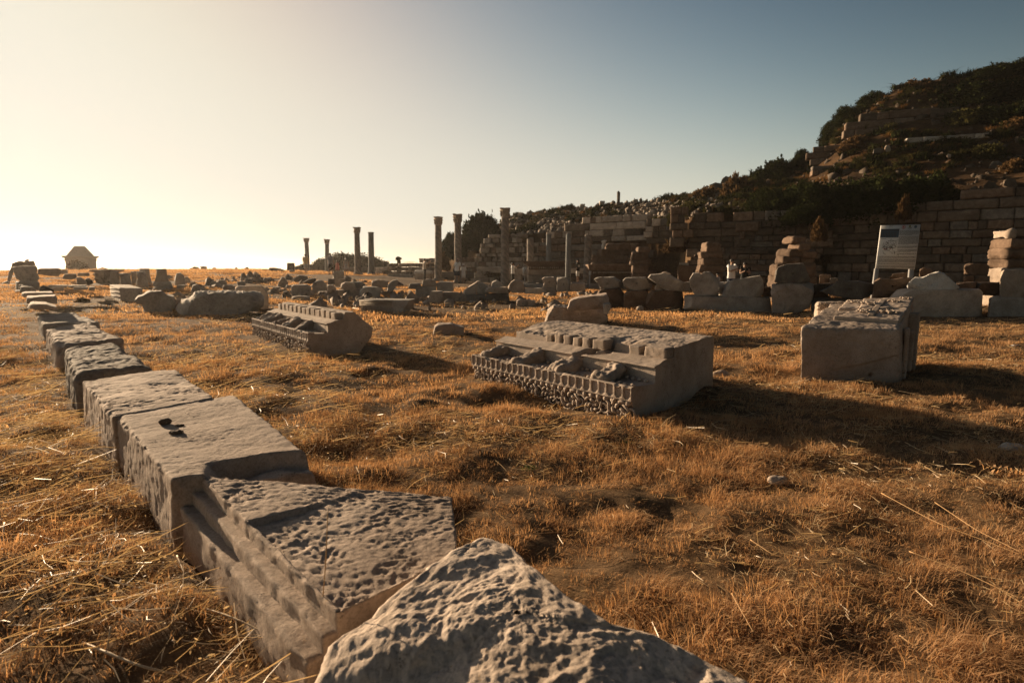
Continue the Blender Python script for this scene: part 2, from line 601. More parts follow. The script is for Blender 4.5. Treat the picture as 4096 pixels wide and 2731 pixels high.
def plain(name, col, rough=0.8, var=0.15, scale=12.0, bump=0.0, metal=0.0):
    m, nt, out = new_mat(name)
    v, rnd = obj_coords(nt)
    n1 = noise(nt, v, scale, 5, 0.6)
    c = ramp(nt, n1, [(0.3, tuple(x * (1 - var) for x in col)), (0.7, tuple(min(1, x * (1 + var)) for x in col))])
    p = N_(nt, 'ShaderNodeBsdfPrincipled')
    p.inputs['Roughness'].default_value = rough
    p.inputs['Metallic'].default_value = metal
    p.inputs['Specular IOR Level'].default_value = 0.3
    nt.links.new(c, p.inputs['Base Color'])
    if bump:
        b = N_(nt, 'ShaderNodeBump')
        b.inputs['Strength'].default_value = bump
        b.inputs['Distance'].default_value = 0.02
        nt.links.new(n1, b.inputs['Height'])
        nt.links.new(b.outputs[0], p.inputs['Normal'])
    nt.links.new(p.outputs[0], out.inputs[0])
    return m
def leafy(name, c1, c2, trans=0.45, tcol=None, rough=0.6, scale=1.5, world=True, gloss=0.0):
    m, nt, out = new_mat(name)
    oi = nt.nodes.new('ShaderNodeObjectInfo')
    ge = nt.nodes.new('ShaderNodeNewGeometry')
    n1 = noise(nt, ge.outputs['Position'], scale, 4, 0.65)
    ad = N_(nt, 'ShaderNodeMath', operation='MULTIPLY_ADD')
    nt.links.new(oi.outputs['Random'], ad.inputs[0])
    ad.inputs[1].default_value = 0.45
    nt.links.new(n1, ad.inputs[2])
    ad2 = N_(nt, 'ShaderNodeMath', operation='MULTIPLY_ADD')
    nt.links.new(ge.outputs['Random Per Island'], ad2.inputs[0])
    ad2.inputs[1].default_value = 0.35
    nt.links.new(ad.outputs[0], ad2.inputs[2])
    c = ramp(nt, ad2.outputs[0], [(0.45, c1), (1.15, c2)])
    d = N_(nt, 'ShaderNodeBsdfDiffuse')
    t = N_(nt, 'ShaderNodeBsdfTranslucent')
    nt.links.new(c, d.inputs[0])
    if tcol:
        c2_ = mixc(nt, 1.0, c, tcol, 'MULTIPLY')
        nt.links.new(c2_, t.inputs[0])
    else:
        nt.links.new(c, t.inputs[0])
    mx = N_(nt, 'ShaderNodeMixShader')
    mx.inputs[0].default_value = trans
    nt.links.new(d.outputs[0], mx.inputs[1])
    nt.links.new(t.outputs[0], mx.inputs[2])
    last = mx
    if gloss:
        g = N_(nt, 'ShaderNodeBsdfGlossy')
        g.inputs['Roughness'].default_value = rough
        mg = N_(nt, 'ShaderNodeMixShader')
        mg.inputs[0].default_value = gloss
        nt.links.new(mx.outputs[0], mg.inputs[1])
        nt.links.new(g.outputs[0], mg.inputs[2])
        last = mg
    nt.links.new(last.outputs[0], out.inputs[0])
    return m
M = {}
M['slab'] = stone('weathered_marble', (.27, .205, .155), (.44, .345, .275), (.56, .455, .37), 2.2, .5, (.10, .075, .055), .8, .12, 90, bdist=.008)
M['boulder'] = stone('pale_boulder', (.36, .29, .23), (.52, .43, .355), (.63, .535, .45), 3.0, .4, (.14, .10, .075), .8, .05, 80, bdist=.010)
M['carved'] = stone('carved_marble', (.26, .205, .16), (.40, .325, .265), (.52, .43, .36), 2.0, .4, (.12, .09, .07), .6, .08, 110, bdist=.006)
M['grey'] = stone('grey_marble', (.24, .21, .18), (.38, .34, .295), (.52, .47, .41), 2.0, .4, (.08, .075, .07), .4, .25, 60)
M['warm'] = stone('warm_marble', (.30, .235, .185), (.44, .36, .29), (.57, .48, .39), 2.2, .4, (.13, .095, .07), .45, .25, 60)
M['brown'] = stone('brown_sandstone', (.095, .062, .042), (.16, .108, .074), (.25, .172, .12), 2.4, .5, (.07, .05, .035), .6, .32, 40, bdist=.02)
M['wall'] = stone('ashlar_stone', (.075, .055, .04), (.13, .098, .072), (.20, .152, .112), 1.6, .5, (.07, .055, .045), .6, .42, 30, bdist=.025)
M['dark'] = stone('dark_limestone', (.085, .075, .065), (.15, .13, .11), (.24, .21, .175), 2.0, .5, (.05, .045, .04), .6, .35, 40, bdist=.02)
M['rubble'] = stone('field_rubble', (.17, .14, .115), (.28, .235, .195), (.42, .36, .30), 1.2, .4, (.08, .06, .05), .5, .3, 25, bdist=.02)
M['column'] = stone('streaked_column_marble', (.19, .16, .135), (.30, .255, .215), (.40, .345, .29), 1.6, .3, (.13, .10, .085), .35, .12, 40, vein=(1.6, 6.0, .5, (.13, .12, .115)))
M['bluecol'] = stone('blue_grey_column', (.13, .14, .15), (.20, .215, .22), (.28, .29, .285), 1.6, .3, (.10, .09, .085), .3, .12, 40)
M['white'] = stone('white_marble', (.55, .52, .48), (.66, .63, .58), (.75, .72, .68), 2.0, .25, (.35, .30, .26), .3, .1, 50)
M['tomb'] = stone('pale_tomb_stone', (.40, .34, .28), (.50, .43, .36), (.58, .51, .43), .7, .3, (.28, .22, .17), .3, .08, 12)

# ---- ground
def ground_mat():
    m, nt, out = new_mat('dry_soil')
    ge = nt.nodes.new('ShaderNodeNewGeometry')
    n1 = noise(nt, ge.outputs['Position'], 0.7, 7, 0.65)
    n2 = noise(nt, ge.outputs['Position'], 9.0, 6, 0.7)
    c = ramp(nt, n1, [(0.3, (.10, .068, .042)), (0.5, (.17, .115, .068)), (0.7, (.24, .165, .095))])
    c2 = ramp(nt, n2, [(0.35, (.55, .5, .45)), (0.65, (1.25, 1.15, 1.0))])
    c = mixc(nt, 1.0, c, c2, 'MULTIPLY')
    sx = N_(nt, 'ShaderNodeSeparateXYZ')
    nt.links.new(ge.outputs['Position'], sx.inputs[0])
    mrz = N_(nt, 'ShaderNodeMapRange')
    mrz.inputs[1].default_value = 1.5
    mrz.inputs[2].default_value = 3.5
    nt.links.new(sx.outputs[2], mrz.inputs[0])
    c = mixc(nt, mrz.outputs[0], c, mixc(nt, 1.0, c, (.42, .38, .34), 'MULTIPLY'))      # soil colour turns darker with height, up the hill
    b = N_(nt, 'ShaderNodeBump')
    b.inputs['Strength'].default_value = 0.7
    b.inputs['Distance'].default_value = 0.03
    nt.links.new(noise(nt, ge.outputs['Position'], 22.0, 6, 0.75), b.inputs['Height'])
    p = N_(nt, 'ShaderNodeBsdfPrincipled')
    p.inputs['Roughness'].default_value = 1.0
    p.inputs['Specular IOR Level'].default_value = 0.1
    nt.links.new(c, p.inputs['Base Color'])
    nt.links.new(b.outputs[0], p.inputs['Normal'])
    nt.links.new(p.outputs[0], out.inputs[0])
    return m
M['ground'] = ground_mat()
NA, NR = 450, 370
ang = np.linspace(rad(-105), rad(105), NA)
rd = np.concatenate([[0.05], np.geomspace(0.4, 160, NR - 1)])
AA, RR = np.meshgrid(ang, rd, indexing='ij')
gx, gy = np.sin(AA) * RR, np.cos(AA) * RR
gz = G(gx, gy)
i, j = np.meshgrid(np.arange(NA - 1), np.arange(NR - 1), indexing='ij')
i, j = i.ravel(), j.ravel()
F = np.stack([i * NR + j, (i + 1) * NR + j, (i + 1) * NR + j + 1, i * NR + j + 1], 1)
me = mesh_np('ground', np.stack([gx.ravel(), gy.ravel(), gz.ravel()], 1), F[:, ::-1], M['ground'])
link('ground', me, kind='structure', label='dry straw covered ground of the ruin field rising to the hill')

def sea_mat():
    m, nt, out = new_mat('sea_water')
    ge = nt.nodes.new('ShaderNodeNewGeometry')
    b = N_(nt, 'ShaderNodeBump')
    b.inputs['Strength'].default_value = 0.6
    b.inputs['Distance'].default_value = 1.0
    nt.links.new(noise(nt, ge.outputs['Position'], 0.15, 5, 0.6), b.inputs['Height'])
    p = N_(nt, 'ShaderNodeBsdfPrincipled')
    p.inputs['Base Color'].default_value = (.05, .09, .12, 1)
    p.inputs['Roughness'].default_value = 0.25
    nt.links.new(b.outputs[0], p.inputs['Normal'])
    nt.links.new(p.outputs[0], out.inputs[0])
    return m
M['sea'] = sea_mat()
me = mesh_np('sea', [(-5000, -400, -25), (5000, -400, -25), (5000, 5500, -25), (-5000, 5500, -25)], [[0, 1, 2, 3]], M['sea'])
link('sea', me, kind='structure', label='pale sea beyond the edge of the headland')

# ---------------------------------------------------------------- foreground row of worn slabs (lower left)
def pitted(size, depth, amp=0.006, seed=0, top_only=True, edge=1.0, big=0.012):
    """pecked, weathered surface: rounded pits between sharp ridges, a few deeper holes, chips along the edges"""
    def f(W, w, d):
        t = np.clip(d[:, 2], 0, 1) ** 2 if top_only else np.ones(len(W))
        wr = W + .35 * size * np.stack([fbm(W / size * .6 + k * 9, 2, seed + k) for k in range(3)], -1)
        q = wr * np.array([1, 1.5, 1]) / size
        pm = np.clip(.62 + 1.3 * fbm(W * 4.2, 3, seed + 9), .18, 1.35)
        dd = -depth * t * pm * (1.3 * np.abs(vnoise(q, seed)) + .7 * np.abs(vnoise(q * 1.9 + 4, seed + 1)) + .35 * np.abs(vnoise(q * 3.7 + 4, seed + 2)))
        hole = worley(q * .33 + 7, seed + 3)
        dd -= depth * 1.0 * t * sstep(.34, .05, hole) * sstep(.0, .4, vnoise(W * 4, seed + 4))
        dd += amp * fbm(W * 16, 4, seed + 5, .6) + big * fbm(W * 2.6, 3, seed + 6)
        side = 1 - np.abs(d[:, 2])
        dd += side * (0.007 * fbm(W * np.array([7, 7, 16]), 4, seed + 8, .6) - .004 * np.clip(ridged(W * 9, 2, seed + 2), 0, 1))
        ed = np.clip(1 - np.abs(np.abs(d[:, 2]) - .55) * 2.2, 0, 1)
        dd -= edge * ed * .022 * np.clip(fbm(W * 13, 3, seed + 12) - .05, 0, 1) * 2
        return dd
    return f
def slab(name, label, topD, zt, bot_off, zb=-0.12, res=.011, bevel=.03, disp=None, mat='slab', seed=0, ztl=None, chip=1.0, bite=0.0, **kw):
    zs = ztl or [zt] * 4
    top = [at_z(px, py, z) for (px, py), z in zip(topD, zs)]
    c = np.mean(top, 0)
    bot = []
    for t, o in zip(top, bot_off):
        b = t.copy()
        v = (t - c)[:2]
        b[:2] += v / np.linalg.norm(v) * o
        b[2] = zb
        bot.append(b)
    V, F = hexblock(top, bot, res, bevel, disp, chip, seed)
    if bite:                                        # near end broken away unevenly
        A, B = top[3], top[2]
        e = (B - A)[:2] / np.linalg.norm((B - A)[:2])
        nin = np.array([-e[1], e[0]])
        if np.dot(nin, (top[0] - A)[:2]) < 0:
            nin = -nin
        al = (V[:, :2] - A[:2]) @ e / np.linalg.norm((B - A)[:2])
        di = (V[:, :2] - A[:2]) @ nin + .05 * fbm(V * 7, 3, 5) + .02 * fbm(V * 22, 3, 6)
        k = sstep(.19, .13, di) * sstep(.18, .34, al + .1 * fbm(V * 4, 2, 8))
        V[:, 2] -= np.where(V[:, 2] > .02, k * bite * (.8 + .4 * fbm(V * 6, 3, 9)) * np.clip(V[:, 2] / .36, 0, 1), 0)
        V[:, :2] += (sstep(.06, .0, np.abs(di)) * .03 * fbm(V * 9, 3, 12))[:, None] * nin
    return obj_from(name, V, F, M[mat], None, None, label=label, category='stone block', **kw)
GR = 'worn blocks in the foreground row'
# slab carrying the three pebbles
slab('worn_slab', 'large flat worn slab carrying three small pebbles', [(262, 948), (540, 904), (722, 1052), (392, 1098)], .36, (.05, .07, .10, .05), bevel=.03, res=.0105,
     disp=pitted(.020, .0028, .003, 3, big=.008), seed=3, bite=.11, group=GR)
slab('worn_slab', 'pitted slab with a groove along its left edge behind the pebble slab', [(188, 873), (402, 846), (494, 912), (258, 955)], .37, (.04, .04, .04, .03), bevel=.028,
     res=.014, disp=pitted(.045, .009, .004, 8), seed=8, group=GR)
slab('worn_block', 'dark rounded block in the foreground row behind the grooved pitted slab', [(146, 800), (268, 783), (352, 838), (168, 858)], .36, (.06, .10, .10, .03), bevel=.09,
     res=.022, disp=pitted(.05, .010, .012, 12, big=.03), seed=12, mat='dark', group=GR, chip=1.3)
slab('worn_block', 'pale bumpy block with a broken right end in the foreground row', [(104, 752), (206, 740), (282, 775), (128, 792)], .34, (.05, .06, .08, .03), bevel=.07,
     res=.026, disp=pitted(.07, .016, .014, 15, big=.03), seed=15, group=GR, chip=1.4)
slab('worn_block', 'low flat block lying before the two ledged blocks of the row', [(86, 722), (172, 718), (228, 738), (96, 744)], .33, (.05, .06, .08, .03), bevel=.05,
     res=.035, disp=pitted(.09, .014, .014, 16, big=.03), seed=16, mat='grey', group=GR)
# moulded slab with two ledges on its left side
def moulded_slab():
    T = [at_z(*p) for p in ((456, 1088, .345), (1040, 1138, .335), (1052, 1272, .33), (772, 1402, .335))]
    e = (T[3] - T[0])
    e = e / np.linalg.norm(e)
    nl = np.array([e[1], -e[0], 0])
    if np.dot(nl, T[1] - T[0]) > 0:
        nl = -nl
    mb = MB()
    def tier(off, z1, z0, seed, ext=0.0, pit=.008):
        top = [T[0] + nl * off - e * ext, T[1].copy(), T[2].copy(), T[3] + nl * off + e * ext * .3]
        if off:
            top[1] = T[1] - (T[1] - T[0]) * .02
            top[2] = T[2] - (T[2] - T[3]) * .04
        bot = [t.copy() for t in top]
        for t in top:
            t[2] += z1
        for t in bot:
            t[2] = z0
        bot[0] += nl * .01
        def dp(W, w, d):
            v = pitted(.034, pit, .003, seed, edge=.45, big=.004)(W, w, d)
            # shallow break across the top
            s = (W - T[0]) @ e
            a = (W - T[0]) @ (-nl)
            brk = sstep(-.012, .012, s - .66 - .10 * a - .02 * fbm(W * 9, 2, 4)) * sstep(.55, .1, a)
            return v - .020 * brk * np.clip(d[:, 2], 0, 1) * (off == 0)
        V, F = hexblock(top, bot, .0085 if off == 0 else .013, .010, dp, 1.6, seed)
        mb.add(V, F)
    tier(0.0, 0.0, .02, 21, pit=.0085)
    tier(.045, -.062, .02, 22, pit=.003)
    tier(.095, -.115, -.14, 23, pit=.003)
    V, F = mb.data()
    # right end broken off unevenly, worn round towards the grass
    c = at_z(1040, 1190, .28)
    obj_from('moulded_slab', V, F, M['slab'], label='pitted slab with two stepped mouldings along its left side, lower left', category='stone block', group=GR)
moulded_slab()
def fore_boulder():
    nu, nv = 270, 165
    # broad rough boulder: footprint from picture, top dome
    out = [at_z(*p) for p in ((738, 1600, .27), (765, 1490, .31), (895, 1392, .345), (990, 1312, .375), (1055, 1266, .395), (1112, 1247, .40), (1168, 1258, .41), (1215, 1300, .41), (1300, 1372, .405),
                              (1400, 1432, .40), (1505, 1463, .39), (1590, 1502, .38), (1720, 1580, .36), (1850, 1750, .32), (1500, 2000, .30), (1000, 2000, .24), (760, 1800, .16))]
    P = np.array(out)
    C = P.mean(0) + np.array([0, .05, 0])
    L = np.linalg.norm(np.roll(P, -1, 0) - P, axis=1)
    cum = np.concatenate([[0], np.cumsum(L)])
    t = np.linspace(0, cum[-1], nu, endpoint=False)
    Q = np.array([np.interp(t, cum, np.append(P[:, k], P[0, k])) for k in range(3)]).T
    prof = [(s, .0) for s in np.linspace(.02, 1, nv)] + [(1.03, -.10), (1.05, -.22), (1.06, -.36)]
    V = []
    for s, dz in prof:
        ring = C + (Q - C) * s
        ring[:, 2] = Q[:, 2] * s ** 1.4 + (1 - s ** 1.4) * .375 + dz * .9
        if s <= 1:
            ring[:, 2] += .015 * (1 - s * s)
        V.append(ring)
    V = np.vstack(V)
    m = len(prof)
    i, j = np.meshgrid(np.arange(m - 1), np.arange(nu), indexing='ij')
    i, j = i.ravel(), j.ravel()
    j2 = (j + 1) % nu
    F = np.stack([i * nu + j, (i + 1) * nu + j, (i + 1) * nu + j2, i * nu + j2], 1)
    N = vnormals(V, F)
    if N[:, 2].mean() < 0:
        F = F[:, ::-1]
        N = -N
    vw = V + .07 * np.stack([fbm(V * 5 + 3 * k, 3, 60 + k) for k in range(3)], -1)
    d = .017 * ridged(vw * np.array([3.4, 5, 4]), 4, 5) + .014 * np.minimum(fbm(vw * 6, 3, 15), .03) + .006 * fbm(V * 22, 4, 7, .6) + .004 * fbm(V * 60, 3, 6)
    wv = V + .08 * np.stack([fbm(V * 5 + k * 7, 3, 40 + k) for k in range(3)], -1)
    d -= .012 * sstep(.045, 0, np.abs(fbm(wv * 2.2, 2, 33))) * sstep(-.1, .3, vnoise(V * 2.1, 35))
    V = V + N * (.022 * fbm(V * 2.2, 2, 2) + .01)[:, None]
    N = vnormals(V, F)
    V = V + N * d[:, None]
    obj_from('rough_boulder', V, F, M['boulder'], label='big rough pale boulder at the bottom edge of the picture', category='boulder')
fore_boulder()
# the three pebbles
for k, (px, py, s, lab) in enumerate([(380, 977, .034, 'upright dark pebble on the flat slab, leftmost of the three'), (413, 981, .026, 'small flat pebble on the slab, rightmost of the three'),
                                      (404, 999, .036, 'flat orange-brown pebble on the slab, nearest of the three')]):
    mb = MB().ellipsoid((0, 0, 0), (s, s * .7, s * (.55 if k == 0 else .36)), 24, 14)
    V, F = mb.data()
    V = V + vnormals(V, F) * (s * .35 * fbm(V / s * 1.3, 3, k + 4))[:, None]
    p = at_z(px, py, .349)
    V[:, 2] -= V[:, 2].min()
    obj_from('pebble', V + p, F, M['brown'], exc=False, label=lab, category='pebble', group='pebbles on the slab')

def stuff_part(name, me, parent):
    return link(name, me, parent, kind='stuff')

# ---------------------------------------------------------------- carved architectural blocks
def spiral(c, ax, ay, r0, r1, turns, n=26, ph=0.0, sign=1):
    t = np.linspace(0, 1, n)
    a = ph + sign * turns * 2 * math.pi * t
    r = r0 + (r1 - r0) * t
    return np.asarray(c) + (r * np.cos(a))[:, None] * np.asarray(ax) + (r * np.sin(a))[:, None] * np.asarray(ay)
def scroll_relief(mb, c, ax, ay, nrm, R, seed, leaves=6):
    """rosette with curling stem and leaves, raised on a face"""
    r = np.random.default_rng(seed)
    sg = 1 if r.uniform() < .5 else -1
    ph = r.uniform(0, 6.28)
    P = spiral(c, ax, ay, R, R * .22, 1.35, 34, ph, sg) + np.asarray(nrm) * np.linspace(.006, .03, 34)[:, None] * R / .1
    mb.tube(P, np.linspace(.15, .09, 34) * R, 7)
    mb.tube(spiral(c, ax, ay, R * .72, R * .15, 1.0, 24, ph + 1.5, sg) + np.asarray(nrm) * .012 * R / .1, np.linspace(.10, .07, 24) * R, 6)
    for k in range(leaves):
        a = ph + k * 6.28 / leaves + r.uniform(-.2, .2)
        d = np.asarray(ax) * math.cos(a) + np.asarray(ay) * math.sin(a)
        mb.tube([c + d * R * .95, c + d * R * 1.2 + np.asarray(nrm) * .16 * R, c + d * R * 1.5 + np.asarray(nrm) * .05 * R], [R * .16, R * .15, R * .03], 6)
    mb.ellipsoid(np.asarray(c) + np.asarray(nrm) * .1 * R, (R * .2,) * 3, 8, 5)
def leaf_swirl(mb, c, ax, ay, nrm, R, seed):
    """overlapping curled leaves around a boss, deeply undercut"""
    r = np.random.default_rng(seed)
    ax, ay, nrm = np.asarray(ax), np.asarray(ay), np.asarray(nrm)
    sg = 1 if seed % 2 else -1
    for ring, (n, r0, r1, rad_) in enumerate([(5, .30, .75, .17), (8, .72, 1.30, .15)]):
        for k in range(n):
            a = (k + .5 * ring) / n * 6.2832 + r.uniform(-.15, .15)
            pts = []
            for q in np.linspace(0, 1, 5):
                aa = a + sg * 1.15 * q
                rr_ = R * (r0 + (r1 - r0) * q)
                pts.append(c + (ax * math.cos(aa) + ay * math.sin(aa)) * rr_ + nrm * R * (.10 + .28 * math.sin(q * 2.6)))
            mb.tube(pts, R * rad_ * np.array([.7, 1.0, 1.0, .8, .3]), 6)
    mb.ellipsoid(c + nrm * .15 * R, (R * .24,) * 3, 8, 6)
def cornice(name, label, P0, u, v, L, D, zs, dent, mods, nfl, res=.007, seed=0, gash=None, broken=None, scroll=True, group=None, back=None, ts=1.0):
    """upside-down cornice block. P0 = left end of fascia line on the ground, u = along the face, v = into the block.
    zs: heights (egg bottom, fascia bottom, fascia top, recess floor, recess top, cyma top, block top)"""
    u = np.array([*u, 0.0]) / np.linalg.norm(u)
    v = np.array([*v, 0.0]) / np.linalg.norm(v)
    P0 = np.array([*P0, 0.0])
    ze, zf, zF, zr, zc, zd, zt = zs
    root = empty(name, tuple(P0 + u * L / 2 + v * D / 2), label=label, category='carved block', group=group)
    org = P0 + u * L / 2 + v * D / 2
    def W(s, t, z):
        s, t, z = np.broadcast_arrays(np.asarray(s, float), t, z)
        return P0 + s[..., None] * u + t[..., None] * (v * ts) + z[..., None] * np.array([0, 0, 1.0])
    prof = [(.10, -.12, 'b'), (.05, -.04, 's'), (.06, ze - .01, 's'), (.035, ze, 'e'), (.03, zf - .008, 'e'), (0.0, zf, 'f'), (0.0, zF - .006, 'f'), (.008, zF, 'l'), (.04, zF, 'l'), (.055, zr + .005, 'r'),
            (.075, zr, 'r'), (.41, zr - .005, 'r'), (.425, zr + .01, 'w'), (.43, zc - .012, 'w'), (.40, zc - .008, 'c'), (.405, zc, 'c'), (.44, zc + .006, 'c'), (.50, zc + .012, 'c'), (.58, zd - .004, 'c'), (.62, zd, 'c'),
            (.80, zd + .002, 'd'), (.805, zt - .01, 'd'), (.82, zt, 't')] + (back or [(D - .03, zt + .02, 't'), (D, zt - .01, 'k'), (D + .02, -.12, 'k')])
    pts, tag = [], []
    for (a, b) in zip(prof[:-1], prof[1:]):
        ln = math.hypot(a[0] - b[0], a[1] - b[1])
        r_ = res * (1.0 if b[2] in 'sefc' else 2.2)
        n = max(1, int(ln / r_))
        for k in range(n):
            q = k / n
            pts.append((a[0] + (b[0] - a[0]) * q, a[1] + (b[1] - a[1]) * q))
            tag.append(b[2])
    pts.append(prof[-1][:2])
    tag.append('k')
    pts = np.array(pts)
    tag = np.array(tag)
    ns = int(L / res)
    S = np.linspace(0, L, ns + 1)
    s2, T2 = np.meshgrid(S, pts[:, 0], indexing='ij')
    _, Z2 = np.meshgrid(S, pts[:, 1], indexing='ij')
    TG = np.broadcast_to(tag, s2.shape)
    T2 = T2.copy()
    Z2 = Z2.copy()
    # tongues on the fascia
    pit = L / nfl
    a = (s2 / pit) % 1.0
    hgt = (Z2 - zf) / (zF - zf)
    half = .36
    rb = np.sqrt(np.clip(1 - ((a - .5) / half) ** 2, 0, 1))
    ins = (np.abs(a - .5) < half) & (hgt > .34 - .22 * rb) & (hgt < .93)
    fas = TG == 'f'
    T2 += np.where(fas & ins, .014, 0)
    # wear, breaks
    if gash:
        for (s0, t0, s1, t1, w, dep) in gash:
            d0 = np.array([s1 - s0, t1 - t0])
            ln = np.linalg.norm(d0)
            d0 = d0 / ln
            al = (s2 - s0) * d0[0] + (T2 - t0) * d0[1]
            pe = np.abs(-(s2 - s0) * d0[1] + (T2 - t0) * d0[0] + .02 * vnoise(np.stack([s2 * 12, T2 * 12, Z2], -1), 3))
            g = sstep(w, w * .35, pe) * sstep(-.06, .03, al) * sstep(ln + .06, ln - .03, al)
            up = Z2 > zr + .02
            Z2 = np.where(up, Z2 - g * np.minimum(dep, Z2 - zr), Z2)
    p3 = np.stack([s2, T2, Z2], -1)
    X = W(s2, T2, Z2)
    wear = np.where(np.isin(TG, list('tk')), .012, .005)
    nz = fbm(p3 * 9, 4, seed) * wear
    Xn = np.zeros_like(X)
    top = np.isin(TG, list('tldrc'))
    X[..., 2] += np.where(top, nz + np.where(TG == 't', .010 * fbm(p3 * 2.2, 3, seed + 3) - .006 * np.clip(.5 - worley(p3 * 26, seed), 0, 1) * 2, 0), 0)
    X += np.where(~top, nz, 0)[..., None] * (-v)
    # chipped fascia lip and top edges
    lip = np.isin(TG, ['l', 'f']) & (Z2 > zF - .03)
    chip = np.clip(fbm(np.stack([s2 * 9, s2 * 0, s2 * 0 + seed], -1), 3, seed + 7) - .08, 0, 1)
    X[..., 2] -= np.where(lip, chip * .06, 0)
    if broken:
        for (s0, s1, dep) in broken:       # top front edge broken away between s0 and s1
            m = sstep(s0 - .02, s0 + .05, s2) * sstep(s1 + .04, s1 - .04, s2)
            e = sstep(1.25, .8, T2) * (T2 > .62)
            X[..., 2] -= m * e * dep * (0.6 + .5 * fbm(p3 * 6, 3, 5))
    m_, n_ = s2.shape
    V = X.reshape(-1, 3)
    i, j = np.meshgrid(np.arange(m_ - 1), np.arange(n_ - 1), indexing='ij')
    i, j = i.ravel(), j.ravel()
    F = np.stack([i * n_ + j, (i + 1) * n_ + j, (i + 1) * n_ + j + 1, i * n_ + j + 1], 1)
    mb = MB().add(V, F)
    for e, sl in ((0, 0.0), (m_ - 1, L)):
        ring = X[e]
        c = W(np.array(sl), np.array(D * .5), np.array(.22))
        nr = 16
        rings = []
        for k in range(nr):
            q = 1 - k / nr
            R_ = c + (ring - c) * q
            pr = R_ - P0
            R_ = R_ + u * (1 if e else -1) * (.022 * fbm(R_ * 4, 3, seed + 11) * min(1, k / 2) + .008 * fbm(R_ * 22, 3, seed + 12) * min(1, k))[:, None]
            rings.append(R_)
        rings.append(np.repeat(c[None], n_, 0))
        CV = np.vstack(rings)
        i, j = np.meshgrid(np.arange(nr), np.arange(n_), indexing='ij')
        i, j = i.ravel(), j.ravel()
        j2 = (j + 1) % n_
        CF = np.stack([i * n_ + j, i * n_ + j2, (i + 1) * n_ + j2, (i + 1) * n_ + j], 1)
        if not e:
            CF = CF[:, ::-1]
        mb.add(CV, CF)
    V, F = mb.data()
    footprint(V, .05)
    me = mesh_np('body', V - org, F[:, ::-1], M['carved'], True, 50)
    link('body', me, root)
    def hb(nm, s0, s1, t0, t1, z0, z1, z1f=None, bev=.010, rs=.012, sd=0, am=.004):
        z1f = z1 if z1f is None else z1f
        topc = [W(np.array(s0), np.array(t1), np.array(z1)), W(np.array(s1), np.array(t1), np.array(z1)), W(np.array(s1), np.array(t0), np.array(z1f)), W(np.array(s0), np.array(t0), np.array(z1f))]
        botc = [W(np.array(a_), np.array(b_), np.array(z0)) for a_, b_ in ((s0, t1), (s1, t1), (s1, t0), (s0, t0))]
        V_, F_ = hexblock(topc, botc, rs, bev, lambda Wp, w, d: am * fbm(Wp * 14, 4, sd) + am * 1.5 * fbm(Wp * 4, 2, sd + 1), 1.6, sd)
        link(nm, mesh_np(nm, V_ - org, F_, M['carved']), root)
    for k, (s0, s1) in enumerate(dent):
        hb('dentil', s0, s1, .655, .83, zd - .012, zt - .004 - .012 * ((k * 7) % 3 == 0), sd=seed + 20 + k)
    for k, (sc, wd, zz) in enumerate(mods):
        hb('modillion', sc - wd, sc + wd, .05, .44, zr - .02, zc - .01 + zz, zr + .045, .05, .012, seed + 40 + k, .034)
    # egg mouldings
    eg = MB()
    ne = int(nfl * 1.15)
    for k in range(ne):
        s = (k + .5) / ne * L
        eg.ellipsoid(W(np.array(s), np.array(.03), np.array((ze + zf) / 2)), (L / ne * .36,) * 2 + ((zf - ze) * .55,), 8, 6)
    V, F = eg.data()
    stuff_part('egg_moulding', mesh_np('egg_moulding', V - org, F, M['carved']), root)
    eg = MB()
    for k in range(int(nfl * 1.3)):
        s = (k + .5) / (nfl * 1.3) * L
        if min(abs(s - mm[0]) for mm in mods) < .12:
            continue
        eg.ellipsoid(W(np.array(s), np.array(.12 + .02 * (k % 2)), np.array(zr + .006)), (.026, .034, .016), 8, 5)
        eg.ellipsoid(W(np.array(s), np.array(.38), np.array(zr + .01)), (.022, .022, .018), 8, 5)
    V, F = eg.data()
    stuff_part('egg_row', mesh_np('egg_row', V - org, F, M['carved']), root)
    if scroll:
        sr = MB()
        nsr = max(3, int(L / .27))
        for k in range(nsr):
            s = (k + .5) / nsr * L
            leaf_swirl(sr, W(np.array(s), np.array(.05), np.array(ze * .42)), u, np.array([0, 0, 1.0]), -v, .092 + .012 * (k % 2), seed + 60 + k)
            sr.tube(spiral(W(np.array(s + .135), np.array(.045), np.array(ze * .5)), u, np.array([0, 0, 1.0]), .075, .012, 1.4, 26, k * 1.3, 1 if k % 2 else -1) - v * .022, np.linspace(.016, .009, 26), 6)
        V, F = sr.data()
        stuff_part('scroll_ornament', mesh_np('scroll_ornament', V - org, F, M['carved']), root)
    return root
# main carved block, centre right
pl = at_z(1083, 814, .29)
pr = at_z(1450, 890, .29)
cornice('carved_cornice_block', 'large carved cornice block lying upside down, centre right in the grass', pl[:2], (pr - pl)[:2], (.66, .75), float(np.linalg.norm((pr - pl)[:2])), 1.75,
        (.115, .165, .29, .27, .415, .455, .555),
        [(.70 + k * .147, .80 + k * .147) for k in range(5)] + [(1.435, 1.60), (1.93, 2.06), (2.12, 2.37)],
        [(.16, .08, -.03), (.80, .085, .0), (1.38, .09, -.02), (1.97, .095, .0)], 25, .0088, 5,
        gash=[(1.62, .86, 1.40, .42, .075, .16), (1.70, .60, 1.55, .50, .06, .08)], broken=[(-.1, .66, .085), (1.62, 1.9, .05)])
